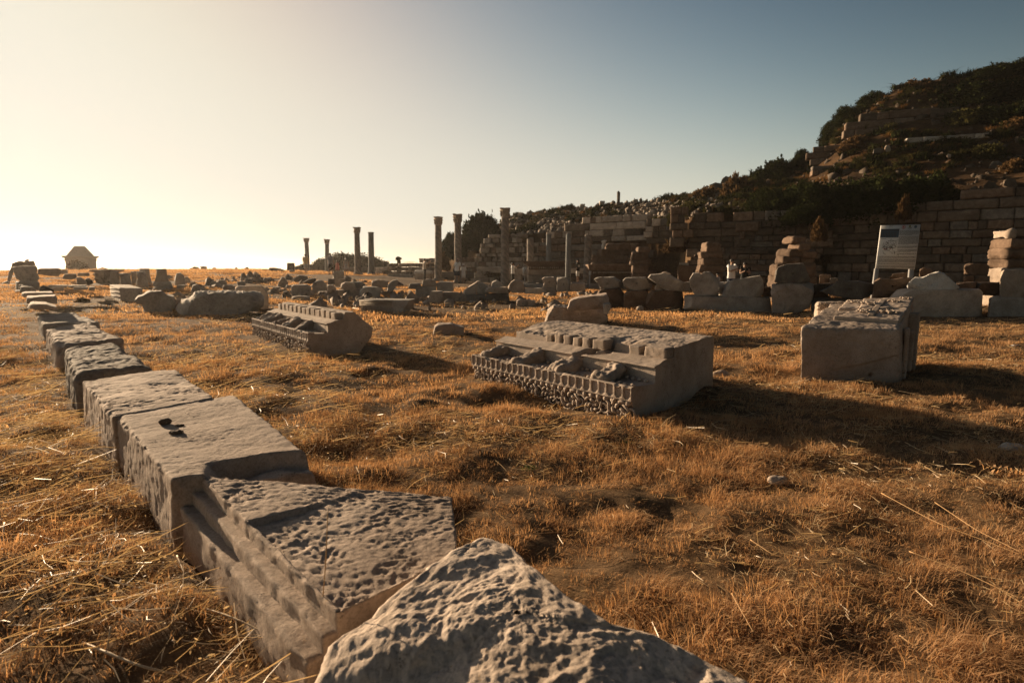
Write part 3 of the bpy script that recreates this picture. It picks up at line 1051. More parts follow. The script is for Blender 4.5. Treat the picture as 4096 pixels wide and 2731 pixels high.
# second one, left of centre
zt2 = .62
pl = at_z(577, 731, .34)
pr = at_z(706, 762, .36)
cornice('carved_cornice_block', 'carved cornice block with a smooth broken end facing right, left of centre', pl[:2], (pr - pl)[:2], (.72, .70), float(np.linalg.norm((pr - pl)[:2])), 1.25,
        (.16, .22, .345, .32, .46, .50, .62), [(.10 + k * .232, .27 + k * .232) for k in range(int((np.linalg.norm((pr - pl)[:2]) - .1) / .232))],
        [(.25 + k * .55, .12, .02 * (k % 2)) for k in range(int((np.linalg.norm((pr - pl)[:2])) / .55))], 30, .016, 9,
        back=[(1.0, zt2, 't'), (1.44, .34, 'k'), (1.40, .20, 'k'), (1.0, -.12, 'k')], ts=.76)

# block with the carved cross (right)
def cross_block():
    root_lab = 'heavy block with a carved cross and leaf relief on its sloping top, right'
    FL, FR = at_z(1839, 872, -.02), at_z(2072, 882, -.02)
    tFL, tFR = at_y(1840, 752, FL[1] + .02), at_y(2066, 757, FR[1] + .02)
    dv = np.array([.33, 1.0, 0]) * 1.22
    tBL, tBR = at_y(1906, 697, (FL + dv)[1]), at_y(2099, 690, (FR + dv)[1])
    BL, BR = tBL.copy(), tBR.copy()
    BL[2] = BR[2] = -.05
    FL[2] = FR[2] = -.06
    org = (FL + FR + BL + BR) / 4
    root = empty('cross_relief_block', tuple(org), label=root_lab, category='carved block')
    hole = at_y(1981, 856.5, FL[1])
    e1, e2 = at_y(1945, 835, FL[1]), at_y(2066, 799, FL[1])
    ex = (e2 - e1)[[0, 2]]
    ex = ex / np.linalg.norm(ex)
    def dp(W, w, d):
        v = .005 * fbm(W * 22, 4, 3, .6) + .016 * fbm(W * 4, 3, 4) - .03 * np.clip(fbm(W * 3.1, 3, 14) - .25, 0, 1)
        v -= .004 * np.clip(.5 - worley(W * 34, 2), 0, 1) * 2
        fr = np.clip(-d[:, 1], 0, 1)
        q = W[:, [0, 2]] - e1[[0, 2]]
        side = q[:, 0] * (-ex[1]) + q[:, 1] * ex[0] + .012 * fbm(W * 8, 3, 6)
        v -= fr * .030 * sstep(.004, -.012, side) * sstep(-.35, .15, q[:, 0])
        hr = np.linalg.norm(W[:, [0, 2]] - hole[[0, 2]], axis=1)
        v -= fr * .07 * sstep(.024, .017, hr)
        return v
    V, F = hexblock([tBL, tBR, tFR, tFL], [BL, BR, FR, FL], .0128, .026, dp, 2.2, 31)
    footprint(V)
    link('body', mesh_np('body', V - org, F, M['carved'], True), root)
    nrm = np.cross(tFR - tFL, tBL - tFL)
    nrm /= np.linalg.norm(nrm)
    # raised relief panel with its own outline
    def tp(zx, zy, lift):
        px, py = cv(14, zx, zy)
        best = None
        g = np.linspace(-.05, 1.08, 70)
        A_, B_ = np.meshgrid(g, g)
        Q = ((1 - A_)[..., None] * (1 - B_)[..., None] * tFL + A_[..., None] * (1 - B_)[..., None] * tFR + A_[..., None] * B_[..., None] * tBR + (1 - A_)[..., None] * B_[..., None] * tBL)
        q = Q - np.array([0, 0, CAM_H])
        dep = q[..., 1] * CT - q[..., 2] * ST
        X_ = 1176 + FPX * q[..., 0] / dep
        Y_ = 784.1 - FPX * (q[..., 1] * ST + q[..., 2] * CT) / dep
        k_ = np.argmin((X_ - px) ** 2 + (Y_ - py) ** 2)
        return Q.reshape(-1, 3)[k_] + nrm * lift
    nrm = np.cross(tFR - tFL, tBL - tFL)
    nrm /= np.linalg.norm(nrm)
    def panel(nm, quad, lift, sd, bev=.015):
        T = [tp(x, y, lift) for x, y in quad]
        B = [t - nrm * (lift + .02) for t in T]
        V, F = hexblock(T, B, .012, bev, lambda W, w, d: .007 * fbm(W * 16, 4, sd) + .008 * fbm(W * 5, 2, sd + 1), 1.6, sd)
        link(nm, mesh_np(nm, V - org, F, M['carved']), root)
    panel('relief_panel', [(1110, 325), (1800, 300), (1660, 478), (780, 425)], .038, 41)
    panel('relief_panel', [(1190, 180), (1868, 170), (1800, 300), (1130, 318)], .040, 42)
    panel('relief_panel', [(975, 190), (1195, 185), (1135, 312), (850, 308)], .030, 43)
    def bar(p, q, w, sd):
        A, B = tp(*p, .052), tp(*q, .052)
        e = (B - A) / np.linalg.norm(B - A)
        s_ = np.cross(nrm, e) * w / 2
        T = [B + s_, B - s_, A - s_, A + s_]
        V, F = hexblock(T, [t - nrm * .05 for t in T], .01, .006, lambda W, w_, d: .003 * fbm(W * 20, 3, sd), 1.5, sd)
        link('cross_bar', mesh_np('cross_bar', V - org, F, M['carved']), root)
    bar((1275, 420), (1455, 215), .07, 44)
    bar((1180, 340), (1540, 312), .07, 45)
    sr = MB()
    ax = (tFR - tFL) / np.linalg.norm(tFR - tFL)
    ay = np.cross(nrm, ax)
    for k, (zx, zy, R) in enumerate([(1260, 262, .075), (1600, 230, .06), (1200, 365, .07), (1530, 375, .075), (1750, 190, .05), (1060, 235, .06)]):
        scroll_relief(sr, tp(zx, zy, .045), ax, ay, nrm, R, 90 + k, 7)
    V, F = sr.data()
    stuff_part('leaf_relief', mesh_np('leaf_relief', V - org, F, M['carved']), root)
    # carved volute standing out at the back left
    sr = MB()
    Yv = FL[1] + 1.30
    a0, a1 = at_y(*cv(14, 585, 190), Yv), at_y(*cv(14, 980, 183), Yv)
    for P in (a0, a1):
        P[2] -= .01
    V, F = hexblock([a0 + [.06, .22, 0], a1 + [.06, .22, 0], a1, a0], [a0 * [1, 1, 0] + [.06, .22, 0], a1 * [1, 1, 0] + [.06, .22, 0], a1 * [1, 1, 0], a0 * [1, 1, 0]], .025, .03, lambda W, w, d: .01 * fbm(W * 8, 3, 5), 1.5, 47)
    sr.add(V, F)
    for k in range(5):
        c_ = a0 + (a1 - a0) * (.12 + .19 * k) + np.array([0, -.005, -.075])
        scroll_relief(sr, c_, np.array([1.0, 0, 0]), np.array([0, 0, 1.0]), np.array([0, -1.0, 0]), .055, 120 + k, 8)
    V, F = sr.data()
    stuff_part('volute', mesh_np('volute', V - org, F, M['carved']), root)
    # broken mouldings down the right side
    for k, (o, z0, z1, th) in enumerate([(.18, -.02, .72, .05), (.42, .05, .80, .09), (.80, -.02, .55, .12), (1.05, .0, .86, .06)]):
        sv = (BR - FR) * np.array([1, 1, 0])
        b = FR + sv * (o / 1.25)
        b2 = FR + sv * ((o + .16) / 1.25)
        r = np.array([.77, -.63, 0])
        z1 = tFR[2] + (tBR[2] - tFR[2]) * o / 1.25 - .04 - .10 * (k % 2)
        T = [b2 + r * 0, b2 + r * th, b + r * th, b + r * 0]
        V, F = hexblock([t * np.array([1, 1, 0]) + np.array([0, 0, z1]) - r * .03 for t in T], [t * np.array([1, 1, 0]) + np.array([0, 0, z0]) - r * .03 for t in T], .02, .015,
                        lambda W, w, d: .012 * fbm(W * 9, 3, k), 1.6, 50 + k)
        link('side_moulding', mesh_np('side_moulding', V - org, F, M['carved']), root)
cross_block()

# carved frieze block further back
def frieze_block():
    A, B = at_z(*cv(12, 1265, 362), 0), at_z(*cv(12, 1705, 372), 0)
    h = .40
    dv = np.array([.15, .75, 0])
    root = empty('frieze_block', tuple((A + B) / 2 + dv / 2), label='low frieze block carved with a leaf band, behind the left cornice block', category='carved block')
    org = (A + B) / 2 + dv / 2
    up = np.array([0, 0, 1.0])
    V, F = hexblock([A + dv + up * h, B + dv + up * h, B + up * h + [.1, 0, 0], A + up * h], [A + dv, B + dv - [.2, 0, 0], B - [.15, 0, 0], A + [.05, .05, 0]], .02, .02, lambda W, w, d: .01 * fbm(W * 7, 3, 2), 1.4, 3)
    footprint(V)
    link('body', mesh_np('body', V - org, F, M['grey']), root)
    e = (B - A) / np.linalg.norm(B - A)
    nn = np.array([e[1], -e[0], 0])
    L = np.linalg.norm(B - A) * .70
    for k, (z, r) in enumerate([(h - .04, .03), (h - .10, .022), (h - .145, .016)]):
        mb = MB().tube([A + up * z + e * .02 + nn * (.02 - .008 * k), A + up * z + e * L + nn * (.02 - .008 * k)], r, 8)
        V, F = mb.data()
        link('moulding', mesh_np('moulding', V - org, F, M['grey']), root)
    mb = MB()
    for k in range(9):
        scroll_relief(mb, A + e * (.08 + k * L / 9) + up * (.11 + .02 * (k % 2)), e, up, nn, .075, 140 + k, 6)
    V, F = mb.data()
    stuff_part('leaf_band', mesh_np('leaf_band', V - org, F, M['grey']), root)
frieze_block()

# ---------------------------------------------------------------- broken blocks lying in the field and in the long row
def RD(px):
    return float(np.interp(px, [900, 1000, 1180, 1400, 1600, 1750, 1900, 2150, 2352], [24, 22.3, 21, 18.6, 17.0, 16.9, 16.4, 15.4, 15.2]))
_seed = [200]
def rock(label, c, poly, Y=None, T=.7, mat='grey', name='broken_block', cat='stone block', group=None, nu=64, **kw):
    """Y: None = stands on the ground; ('r', d) = d metres behind the long row's face; number = depth"""
    _seed[0] += 1
    pts = [cv(c, *p) for p in poly]
    ys = max(p[1] for p in pts)
    xm = sum(p[0] for p in pts) / len(pts)
    if Y is None:
        g = on_ground(xm, ys - 1.0)
        Yd = g[1]
    elif isinstance(Y, tuple):
        Yd = RD(xm) + Y[1]
    else:
        Yd = Y
    x_ = at_y(xm, ys, Yd)[0]
    zg = float(G(np.array([x_]), np.array([Yd]), False)[0])
    zb = at_y(xm, ys, Yd)[2]
    zmin = zg - .06 if (Y is None or zb - zg < .12) else None
    o = dict(amp=.055, freq=2.6, bulge=.02, rnd=.025, seed=_seed[0], fine=.5)
    o.update(kw)
    V, F = polyrock(pts, Yd, T, nu, zmin=zmin, **o)
    return obj_from(name, V, F, M[mat], None, 32, label=label, category=cat, group=group)
FG = 'blocks scattered in the field on the left'
RG = 'blocks of the long stone row'
sq = dict(amp=.035, rnd=.025, bulge=.01, cuts=5)
# --- field, left (view 10)
rock('rounded grey rock with a knobbly left end in front of the striped block', 10, [(362, 530), (395, 492), (450, 480), (520, 437), (640, 432), (700, 470), (780, 490), (790, 540), (785, 640), (650, 655), (470, 640), (440, 575), (385, 560)], T=1.0, group=FG, nu=110, amp=.07)
rock('long torn marble block with a flat top, left of the carved cornice block', 10, [(785, 650), (800, 600), (838, 570), (840, 535), (925, 520), (985, 480), (992, 450), (1350, 446), (1700, 450), (1735, 520), (1715, 600), (1600, 655), (1300, 690), (1000, 676), (860, 668)], T=1.2, nu=150, amp=.075, freq=4.0, fine=.9, group=FG, cuts=16)
rock('thin rounded slab standing behind the long torn marble block', 10, [(1410, 440), (1412, 392), (1450, 376), (1690, 372), (1735, 410), (1762, 490), (1755, 570), (1500, 570), (1412, 560)], Y=17.2, T=.35, mat='warm', group=FG, **sq)
rock('weathered upright block right of the leaf capital', 10, [(102, 223), (190, 220), (192, 290), (215, 350), (110, 356), (100, 300)], mat='warm', T=.6, group=FG, **sq)
rock('grey flaring block in front of the upright blocks on the left', 10, [(200, 243), (322, 240), (318, 300), (335, 362), (215, 364), (214, 300)], mat='grey', T=.6, group=FG, **sq)
rock('narrow warm block wedged between two grey upright blocks', 10, [(320, 223), (384, 223), (384, 360), (338, 360)], mat='warm', T=.5, group=FG, **sq)
rock('tall grey block with a spreading foot, left field', 10, [(385, 221), (470, 222), (490, 300), (515, 395), (470, 406), (372, 378), (390, 300)], T=.7, group=FG, amp=.05)
rock('tall pale block behind the one with the spreading foot', 10, [(412, 193), (515, 192), (520, 260), (545, 350), (540, 374), (480, 374), (470, 260), (415, 232)], mat='warm', T=.6, group=FG, **sq)
rock('low grey base under the waisted block', 10, [(560, 336), (740, 333), (768, 400), (690, 424), (555, 378)], T=.8, group=FG)
b_ = on_ground(*cv(10, 650, 420))
rock('waisted block standing on a low grey base, left field', 10, [(588, 196), (695, 195), (700, 260), (722, 334), (568, 334), (592, 260)], Y=b_[1] + .12, mat='warm', T=.55, group=FG, **sq)
rock('rounded upright stone like a headstone, left field', 10, [(788, 372), (780, 300), (800, 247), (838, 235), (880, 270), (893, 330), (888, 380), (830, 384)], T=.5, group=FG, nu=80)
rock('leaning stone just behind the headstone shaped stone', 10, [(885, 282), (920, 280), (950, 330), (940, 360), (888, 362)], T=.5, mat='warm', group=FG)
rock('small square block before the headstone shaped stone', 10, [(800, 372), (885, 366), (890, 415), (808, 418)], T=.4, group=FG, **sq)
rock('flat grey stone lying left of the waisted block base', 10, [(545, 420), (560, 392), (620, 385), (680, 410), (690, 440), (550, 442)], T=.5, group=FG)
rock('pointed grey stone beyond the torn marble block', 10, [(950, 436), (970, 372), (1010, 360), (1080, 395), (1112, 445), (1000, 450)], T=.7, group=FG, amp=.08)
for k, (lab, pl_) in enumerate([
        ('small tilted stone beyond the torn block, left of two similar', [(1130, 374), (1170, 325), (1212, 324), (1236, 378)]),
        ('small blunt stone beyond the torn block, right of two similar', [(1230, 378), (1240, 318), (1300, 312), (1330, 345), (1325, 380)]),
        ('flat low slab in front of the small tilted stones', [(1280, 420), (1285, 370), (1360, 364), (1410, 378), (1412, 424)]),
        ('dark squat block behind the thin rounded slab', [(1435, 380), (1432, 332), (1518, 328), (1522, 380)]),
        ('round topped stone high in the left field behind the squat block', [(1602, 292), (1600, 236), (1625, 228), (1680, 265), (1676, 292)]),
        ('broad low block under the round topped stone', [(1570, 345), (1572, 296), (1700, 290), (1706, 345)]),
        ('thin flat slab right of the broad low block', [(1700, 330), (1712, 296), (1780, 285), (1835, 320), (1830, 335)]),
        ('sharp triangular stone standing in the left field', [(1845, 390), (1870, 330), (1900, 282), (1930, 290), (1965, 340), (1960, 394)]),
        ('long rounded stone behind the flat leaning slab', [(2018, 345), (2030, 300), (2080, 262), (2170, 275), (2172, 345)]),
        ('low block between the triangular stone and the big pale block', [(1940, 412), (1945, 368), (2030, 365), (2036, 412)]),
        ('small flat stone in front of the triangular stone', [(1795, 432), (1810, 390), (1885, 385), (1890, 430)]),
        ('dark flat stone in front of the low field blocks', [(1868, 452), (1875, 412), (1950, 408), (1960, 450)]),
        ('dark pointed stone left of the big pale field block', [(1898, 500), (1920, 440), (1960, 430), (2002, 480), (1990, 505)])]):
    rock(lab, 10, pl_, T=.5, mat=('grey', 'warm', 'rubble')[k % 3] if k < 11 else 'dark', group=FG, nu=48, amp=.06)
# --- field, centre left (view 2)
for k, (lab, pl_, Yo, T_, m_) in enumerate([
        ('big pale squared block in the field below the left columns', [(430, 860), (432, 775), (460, 757), (600, 755), (640, 780), (640, 868), (500, 878)], None, .9, 'grey'),
        ('rough humped block right of the big pale squared block', [(648, 828), (655, 730), (715, 704), (770, 720), (816, 772), (816, 832), (700, 838)], None, .8, 'grey'),
        ('flat slab balanced on the big pale squared block', [(545, 736), (610, 700), (690, 685), (692, 715), (640, 748)], 19.4, .6, 'dark'),
        ('block with a broken face standing behind the field blocks', [(865, 700), (872, 616), (980, 611), (986, 692)], 27, .6, 'grey'),
        ('small dark block left of the pale field block', [(815, 760), (816, 694), (884, 692), (888, 760)], 24, .5, 'dark'),
        ('pale rounded block below the broken face block', [(886, 775), (888, 696), (1000, 690), (1004, 775)], 23.4, .5, 'warm'),
        ('long pale stone with a rounded left end in the field', [(948, 800), (952, 745), (1000, 728), (1090, 738), (1110, 800), (1000, 812)], 22.4, .6, 'warm'),
        ('flat topped stone right of the long pale stone', [(1062, 790), (1060, 728), (1170, 724), (1206, 750), (1190, 792)], 23, .6, 'grey'),
        ('low rounded block under the long pale stone', [(848, 886), (860, 832), (900, 812), (1045, 810), (1040, 880)], None, .7, 'grey'),
        ('small low stone left of the low rounded block', [(714, 868), (718, 828), (840, 825), (852, 866)], None, .5, 'rubble'),
        ('chipped block between the humped block and the low rounded block', [(805, 832), (806, 758), (870, 756), (902, 800), (896, 834)], 21.6, .5, 'warm'),
        ('pale end block beside the sloping grey block', [(1040, 880), (1042, 812), (1070, 795), (1170, 798), (1150, 886)], None, .7, 'warm'),
        ('sloping grey block with a flat top, centre left', [(1140, 905), (1145, 830), (1185, 776), (1340, 782), (1370, 800), (1350, 906)], None, .9, 'grey'),
        ('smooth pale block beyond the sloping grey block', [(1270, 785), (1274, 712), (1310, 705), (1450, 716), (1440, 786)], 23.5, .7, 'warm'),
        ('curved broken piece leaning behind the moulded capital', [(1432, 822), (1445, 750), (1490, 708), (1546, 700), (1540, 750), (1490, 826)], 22.0, .5, 'grey'),
        ('low block in the grass under the moulded capital', [(1370, 885), (1372, 828), (1500, 825), (1500, 884)], None, .6, 'rubble'),
        ('grey block right of the moulded capital', [(1650, 800), (1672, 745), (1780, 740), (1800, 800)], 22.6, .6, 'grey'),
        ('dark squared block under the rounded boulder, centre', [(1728, 880), (1732, 780), (1800, 774), (1945, 780), (1955, 878)], ('r', 0), .8, 'grey'),
        ('rounded boulder resting on a dark squared block, centre', [(1800, 772), (1804, 715), (1850, 694), (1930, 705), (1956, 750), (1950, 776)], ('r', .15), .6, 'warm'),
        ('pitted grey block beside the rounded boulder', [(1955, 830), (1956, 735), (2000, 722), (2125, 728), (2130, 826)], ('r', .35), .7, 'grey'),
        ('split block, left half, with a ledge below', [(1850, 938), (1875, 872), (1892, 826), (2014, 822), (2024, 870), (2000, 944)], None, .7, 'warm'),
        ('split block, right half, spreading to the right', [(2000, 942), (2022, 832), (2180, 836), (2205, 880), (2236, 936)], None, .7, 'warm'),
        ('low stone half hidden in straw behind the carved cornice block', [(835, 940), (845, 890), (940, 884), (1010, 900), (1005, 944)], None, .5, 'grey'),
        ('low knobbly stone just behind the carved cornice block', [(430, 925), (440, 884), (520, 872), (625, 884), (632, 926)], None, .5, 'grey'),
        ('small pale block alone in the grass near the centre', [(1915, 1275), (1925, 1200), (1962, 1172), (2100, 1166), (2236, 1202), (2236, 1292), (2000, 1290)], None, .45, 'slab'),
        ('dark block standing on the skyline left of the first column', [(384, 606), (386, 526), (466, 530), (468, 580), (440, 606)], 52, 1.2, 'dark'),
        ('low pale blocks on the skyline left of the dark skyline block', [(195, 606), (196, 577), (250, 575), (320, 585), (362, 600), (360, 612)], 54, 1.2, 'rubble'),
        ('flat pale stone on the plateau in front of the dark skyline block', [(410, 622), (414, 600), (468, 596), (470, 620)], 46, 1.0, 'grey'),
        ('long low stone on the plateau at the far left of the columns', [(120, 622), (122, 600), (190, 598), (195, 622)], 50, 1.0, 'rubble')]):
    rock(lab, 2, pl_, Y=Yo, T=T_, mat=m_, group=FG, nu=60, amp=.05)
# --- the long row (view 3)
for k, (lab, pl_, Yo, T_, m_) in enumerate([
        ('slanted wedge of pale stone in the row, left of the striped column foot', [(470, 992), (520, 940), (612, 884), (630, 882), (612, 940), (600, 1004), (485, 1010)], ('r', .2), .7, 'warm'),
        ('grey wedge leaning against the slanted pale wedge', [(606, 1002), (618, 900), (660, 898), (715, 930), (738, 978), (700, 1006)], ('r', .35), .7, 'grey'),
        ('rounded stone behind the flat pale row block', [(738, 945), (750, 890), (790, 871), (838, 898), (856, 945)], ('r', .8), .6, 'grey'),
        ('flat pale block on top of the row below the striped column', [(684, 980), (690, 945), (880, 938), (912, 960), (918, 990), (800, 998)], ('r', .1), .6, 'warm'),
        ('big faceted boulder on the row right of the striped column', [(895, 935), (938, 882), (962, 866), (1040, 886), (1050, 940), (1040, 985), (940, 992), (902, 962)], ('r', .2), .8, 'warm'),
        ('low grey block under the slanted wedges', [(470, 1084), (474, 1012), (690, 1010), (688, 1084)], ('r', 0), .8, 'grey'),
        ('low dark block under the flat pale row block', [(688, 1098), (692, 1004), (905, 1000), (912, 1096)], ('r', 0), .8, 'dark'),
        ('chipped capital shaped block on the row', [(1218, 862), (1240, 845), (1328, 842), (1356, 892), (1350, 948), (1226, 944), (1240, 895)], ('r', .3), .7, 'warm'),
        ('tall square block on the row beside the chipped capital shaped block', [(1357, 982), (1358, 850), (1440, 845), (1478, 872), (1481, 980)], ('r', .25), .7, 'grey'),
        ('square block beneath the man in the dark shirt', [(1478, 978), (1486, 910), (1500, 900), (1622, 898), (1628, 976)], ('r', .4), .7, 'warm'),
        ('low grey base under the chipped capital shaped block', [(1215, 990), (1220, 944), (1356, 946), (1358, 990)], ('r', .15), .7, 'grey'),
        ('grey slab with a thin overhanging left lip on the row', [(1708, 862), (1735, 848), (1900, 842), (1965, 885), (1976, 940), (1822, 957), (1770, 950), (1740, 900)], ('r', .1), .8, 'grey'),
        ('grey wedge with a torn top right of the lipped slab', [(1978, 880), (2000, 852), (2110, 846), (2195, 845), (2225, 900), (2242, 968), (2060, 970), (1990, 935)], ('r', .1), .8, 'grey'),
        ('dark brown boulder under the lipped slab', [(1738, 1108), (1735, 1000), (1770, 955), (1950, 952), (1992, 1000), (1985, 1110)], ('r', 0), .9, 'brown'),
        ('dark boulder under the torn wedge', [(1984, 1125), (1990, 1010), (2020, 974), (2200, 972), (2232, 1010), (2215, 1128)], ('r', 0), .9, 'brown'),
        ('low block at the back between the two upright row blocks', [(1060, 1000), (1062, 955), (1215, 950), (1218, 1000)], ('r', .5), .6, 'grey'),
        ('small pale block in the straw before the row', [(978, 1112), (985, 1062), (1010, 1054), (1150, 1066), (1158, 1108), (1060, 1122)], None, .4, 'slab')]):
    rock(lab, 3, pl_, Y=Yo, T=T_, mat=m_, group=RG, nu=80, amp=.06, freq=3.0)
rock('pale slab lying across the torn boulder before the row', 3, [(1455, 1150), (1478, 1066), (1560, 1040), (1830, 1008), (1856, 1060), (1850, 1150)], T=.9, mat='slab', nu=90, Y=11.6, group=RG)
rock('torn boulder with a bright slanting left face before the row', 3, [(1240, 1284), (1262, 1170), (1325, 1122), (1420, 1130), (1480, 1138), (1640, 1130), (1800, 1124), (1838, 1240), (1790, 1296), (1400, 1298)], T=.9, mat='carved', nu=130, amp=.09, freq=3.6, group=RG)
rock('small worn stone leaning right of the torn boulder', 3, [(1800, 1190), (1790, 1100), (1860, 1092), (1870, 1130), (1838, 1196)], Y=11.3, T=.5, mat='grey', group=RG)
# --- the long row (view 4)
for k, (lab, pl_, Yo, T_, m_, kw) in enumerate([
        ('leaning grey slab with a sharp left point on the row', [(217, 965), (240, 940), (350, 930), (430, 944), (540, 1008), (578, 1050), (545, 1088), (392, 1092), (300, 1022)], ('r', .1), .5, 'grey', {}),
        ('lump of pale rock behind the leaning grey slab', [(340, 945), (350, 916), (385, 909), (428, 925), (430, 960)], ('r', .7), .4, 'warm', {}),
        ('small broken stone propping the leaning grey slab', [(276, 1060), (300, 1030), (355, 1050), (365, 1090), (282, 1088)], ('r', .2), .4, 'warm', {}),
        ('big flat faced grey stone with a notched top on the row', [(604, 985), (640, 925), (695, 920), (715, 937), (748, 912), (800, 911), (850, 955), (883, 985), (882, 1136), (660, 1138), (612, 1050)], ('r', .1), .7, 'grey', sq),
        ('big round shouldered grey stone sloping down to the left on the row', [(908, 1148), (918, 1080), (962, 1000), (1040, 985), (1270, 947), (1298, 990), (1306, 1080), (1288, 1154), (1100, 1150)], ('r', .1), .8, 'grey', sq),
        ('small pale inscribed block between the two big grey row stones', [(884, 1136), (886, 1008), (965, 1006), (968, 1136)], ('r', .7), .4, 'white', sq),
        ('brown boulder at the left end of the long row slab', [(196, 1200), (206, 1130), (250, 1096), (430, 1088), (545, 1098), (556, 1190), (530, 1262), (380, 1276), (232, 1262)], ('r', 0), .9, 'brown', {}),
        ('long low slab carrying the two big grey stones', [(546, 1282), (545, 1145), (580, 1138), (1000, 1146), (1370, 1156), (1382, 1240), (1372, 1306), (900, 1300)], ('r', -.05), .9, 'grey', sq),
        ('pale block with a broken face standing under the dark squared block', [(1378, 1308), (1384, 1180), (1374, 1100), (1378, 1032), (1420, 1024), (1745, 1018), (1782, 1030), (1770, 1150), (1735, 1250), (1600, 1312)], ('r', -.1), .9, 'slab', dict(amp=.05, rnd=.06, bulge=.02)),
        ('dark squared block on top of the pale broken block', [(1409, 1010), (1409, 910), (1440, 865), (1520, 838), (1680, 830), (1710, 900), (1745, 985), (1730, 1018), (1560, 1022)], ('r', 0), .8, 'dark', sq),
        ('brown rough block behind the round shouldered stone', [(1290, 1150), (1300, 1062), (1370, 1050), (1384, 1150)], ('r', .6), .6, 'brown', {}),
        ('dark slanting slab with a torn upper edge on the row', [(1828, 1098), (1960, 1034), (1992, 1002), (2200, 1000), (2340, 1030), (2334, 1120), (2250, 1172), (2050, 1152)], ('r', .1), .8, 'dark', sq),
        ('brown block left of the dark slanting slab', [(1772, 1180), (1778, 1030), (1935, 1020), (1900, 1075), (1830, 1100), (1960, 1180)], ('r', .5), .6, 'brown', sq),
        ('long dark base under the dark slanting slab', [(1750, 1260), (1752, 1158), (2340, 1168), (2340, 1262)], ('r', .15), .7, 'dark', sq),
        ('square pale block behind the leaning slab', [(536, 1085), (540, 1012), (612, 1005), (612, 1090)], ('r', .5), .5, 'warm', sq),
        ('dark square pedestal standing behind the row', [(495, 1000), (498, 850), (520, 846), (625, 850), (645, 1000)], 21.5, .8, 'brown', sq),
        ('thin slab lying on the dark square pedestal', [(508, 848), (512, 822), (600, 826), (602, 850)], 21.55, .7, 'grey', sq)]):
    rock(lab, 4, pl_, Y=Yo, T=T_, mat=m_, group=RG, nu=100, **{**dict(amp=.055, freq=3.2), **kw})
# --- the long row (view 5)
for k, (lab, pl_, Yo, T_, m_, kw) in enumerate([
        ('bright white pointed boulder on the row, right', [(1240, 1038), (1268, 1012), (1320, 965), (1390, 965), (1480, 930), (1552, 912), (1600, 930), (1690, 1010), (1748, 1062), (1700, 1092), (1440, 1098), (1290, 1070)], ('r', -.1), .7, 'white', dict(amp=.07)),
        ('long brown slab under the white pointed boulder', [(1078, 1160), (1140, 1090), (1180, 1082), (1940, 1080), (1966, 1110), (1968, 1342), (1300, 1345), (1090, 1330)], ('r', -.2), .9, 'warm', sq),
        ('brown crumbling block below the information board', [(930, 1165), (938, 1002), (990, 974), (1100, 986), (1200, 972), (1290, 966), (1282, 1012), (1240, 1042), (1262, 1080), (1110, 1110), (1080, 1168)], ('r', .35), .8, 'brown', {}),
        ('brown wall block right of the white boulder', [(1712, 1085), (1716, 1016), (1900, 1010), (1902, 1130), (1760, 1130)], ('r', .6), .7, 'brown', sq),
        ('brown wall block at the right, next to the tall block', [(1900, 1132), (1902, 1014), (2128, 1012), (2130, 1140)], ('r', .6), .7, 'brown', sq),
        ('tall pale block at the right edge of the picture', [(2126, 1158), (2130, 910), (2160, 896), (2400, 890), (2400, 1160)], ('r', .0), .8, 'warm', dict(amp=.05)),
        ('low grey block at the right edge below the tall block', [(2010, 1306), (2020, 1168), (2060, 1150), (2420, 1160), (2420, 1310)], ('r', -.1), .8, 'grey', sq),
        ('square brown block behind the row right of the board', [(1785, 938), (1790, 850), (1815, 830), (2000, 836), (2030, 860), (2010, 938)], 18.2, .7, 'brown', {}),
        ('small brown block under the square brown block', [(1780, 1030), (1782, 950), (1880, 946), (1884, 1030)], 17.8, .6, 'brown', sq),
        ('stack of thin flat stones under the square brown block', [(1888, 1030), (1886, 950), (2032, 952), (2030, 1030)], 18.0, .6, 'wall', sq),
        ('dark stone behind the row left of the board', [(424, 1020), (430, 945), (470, 933), (535, 940), (538, 1022)], 19, .6, 'brown', {}),
        ('small dark stone right of the dark stone behind the row', [(520, 1020), (530, 972), (600, 966), (606, 1022)], 18.6, .5, 'dark', {}),
        ('lumpy brown stone right of the board legs', [(1366, 950), (1372, 890), (1420, 868), (1480, 880), (1492, 950)], 18.5, .6, 'brown', {}),
        ('jagged brown stone between the board legs', [(1088, 972), (1120, 930), (1180, 925), (1265, 912), (1272, 972)], 18.0, .5, 'brown', {})]):
    rock(lab, 5, pl_, Y=Yo, T=T_, mat=m_, group=RG, nu=100, **{**dict(amp=.055, freq=3.2), **kw})
# small stones lying in the grass, right foreground and middle
for lab, px, py, s, m_ in [('small pale stone half buried in the shaded grass, right edge', 2325, 1030, .10, 'grey'), ('small stone peeping from the grass below the dark shadow', 1785, 1104, .06, 'warm'),
                           ('small pale stone in the grass right of the carved block', 1655, 862, .11, 'slab'), ('tiny white stone in the grass at the right edge', 2330, 797, .09, 'white')]:
    g = on_ground(px, py)
    V, F = MB().ellipsoid((0, 0, 0), (s, s * .7, s * .45), 26, 16).data()
    V = V + vnormals(V, F) * (s * .3 * fbm(V / s * 1.2, 3, int(px)))[:, None]
    obj_from('field_stone', V + g, F, M[m_], exc=False, label=lab, category='stone')

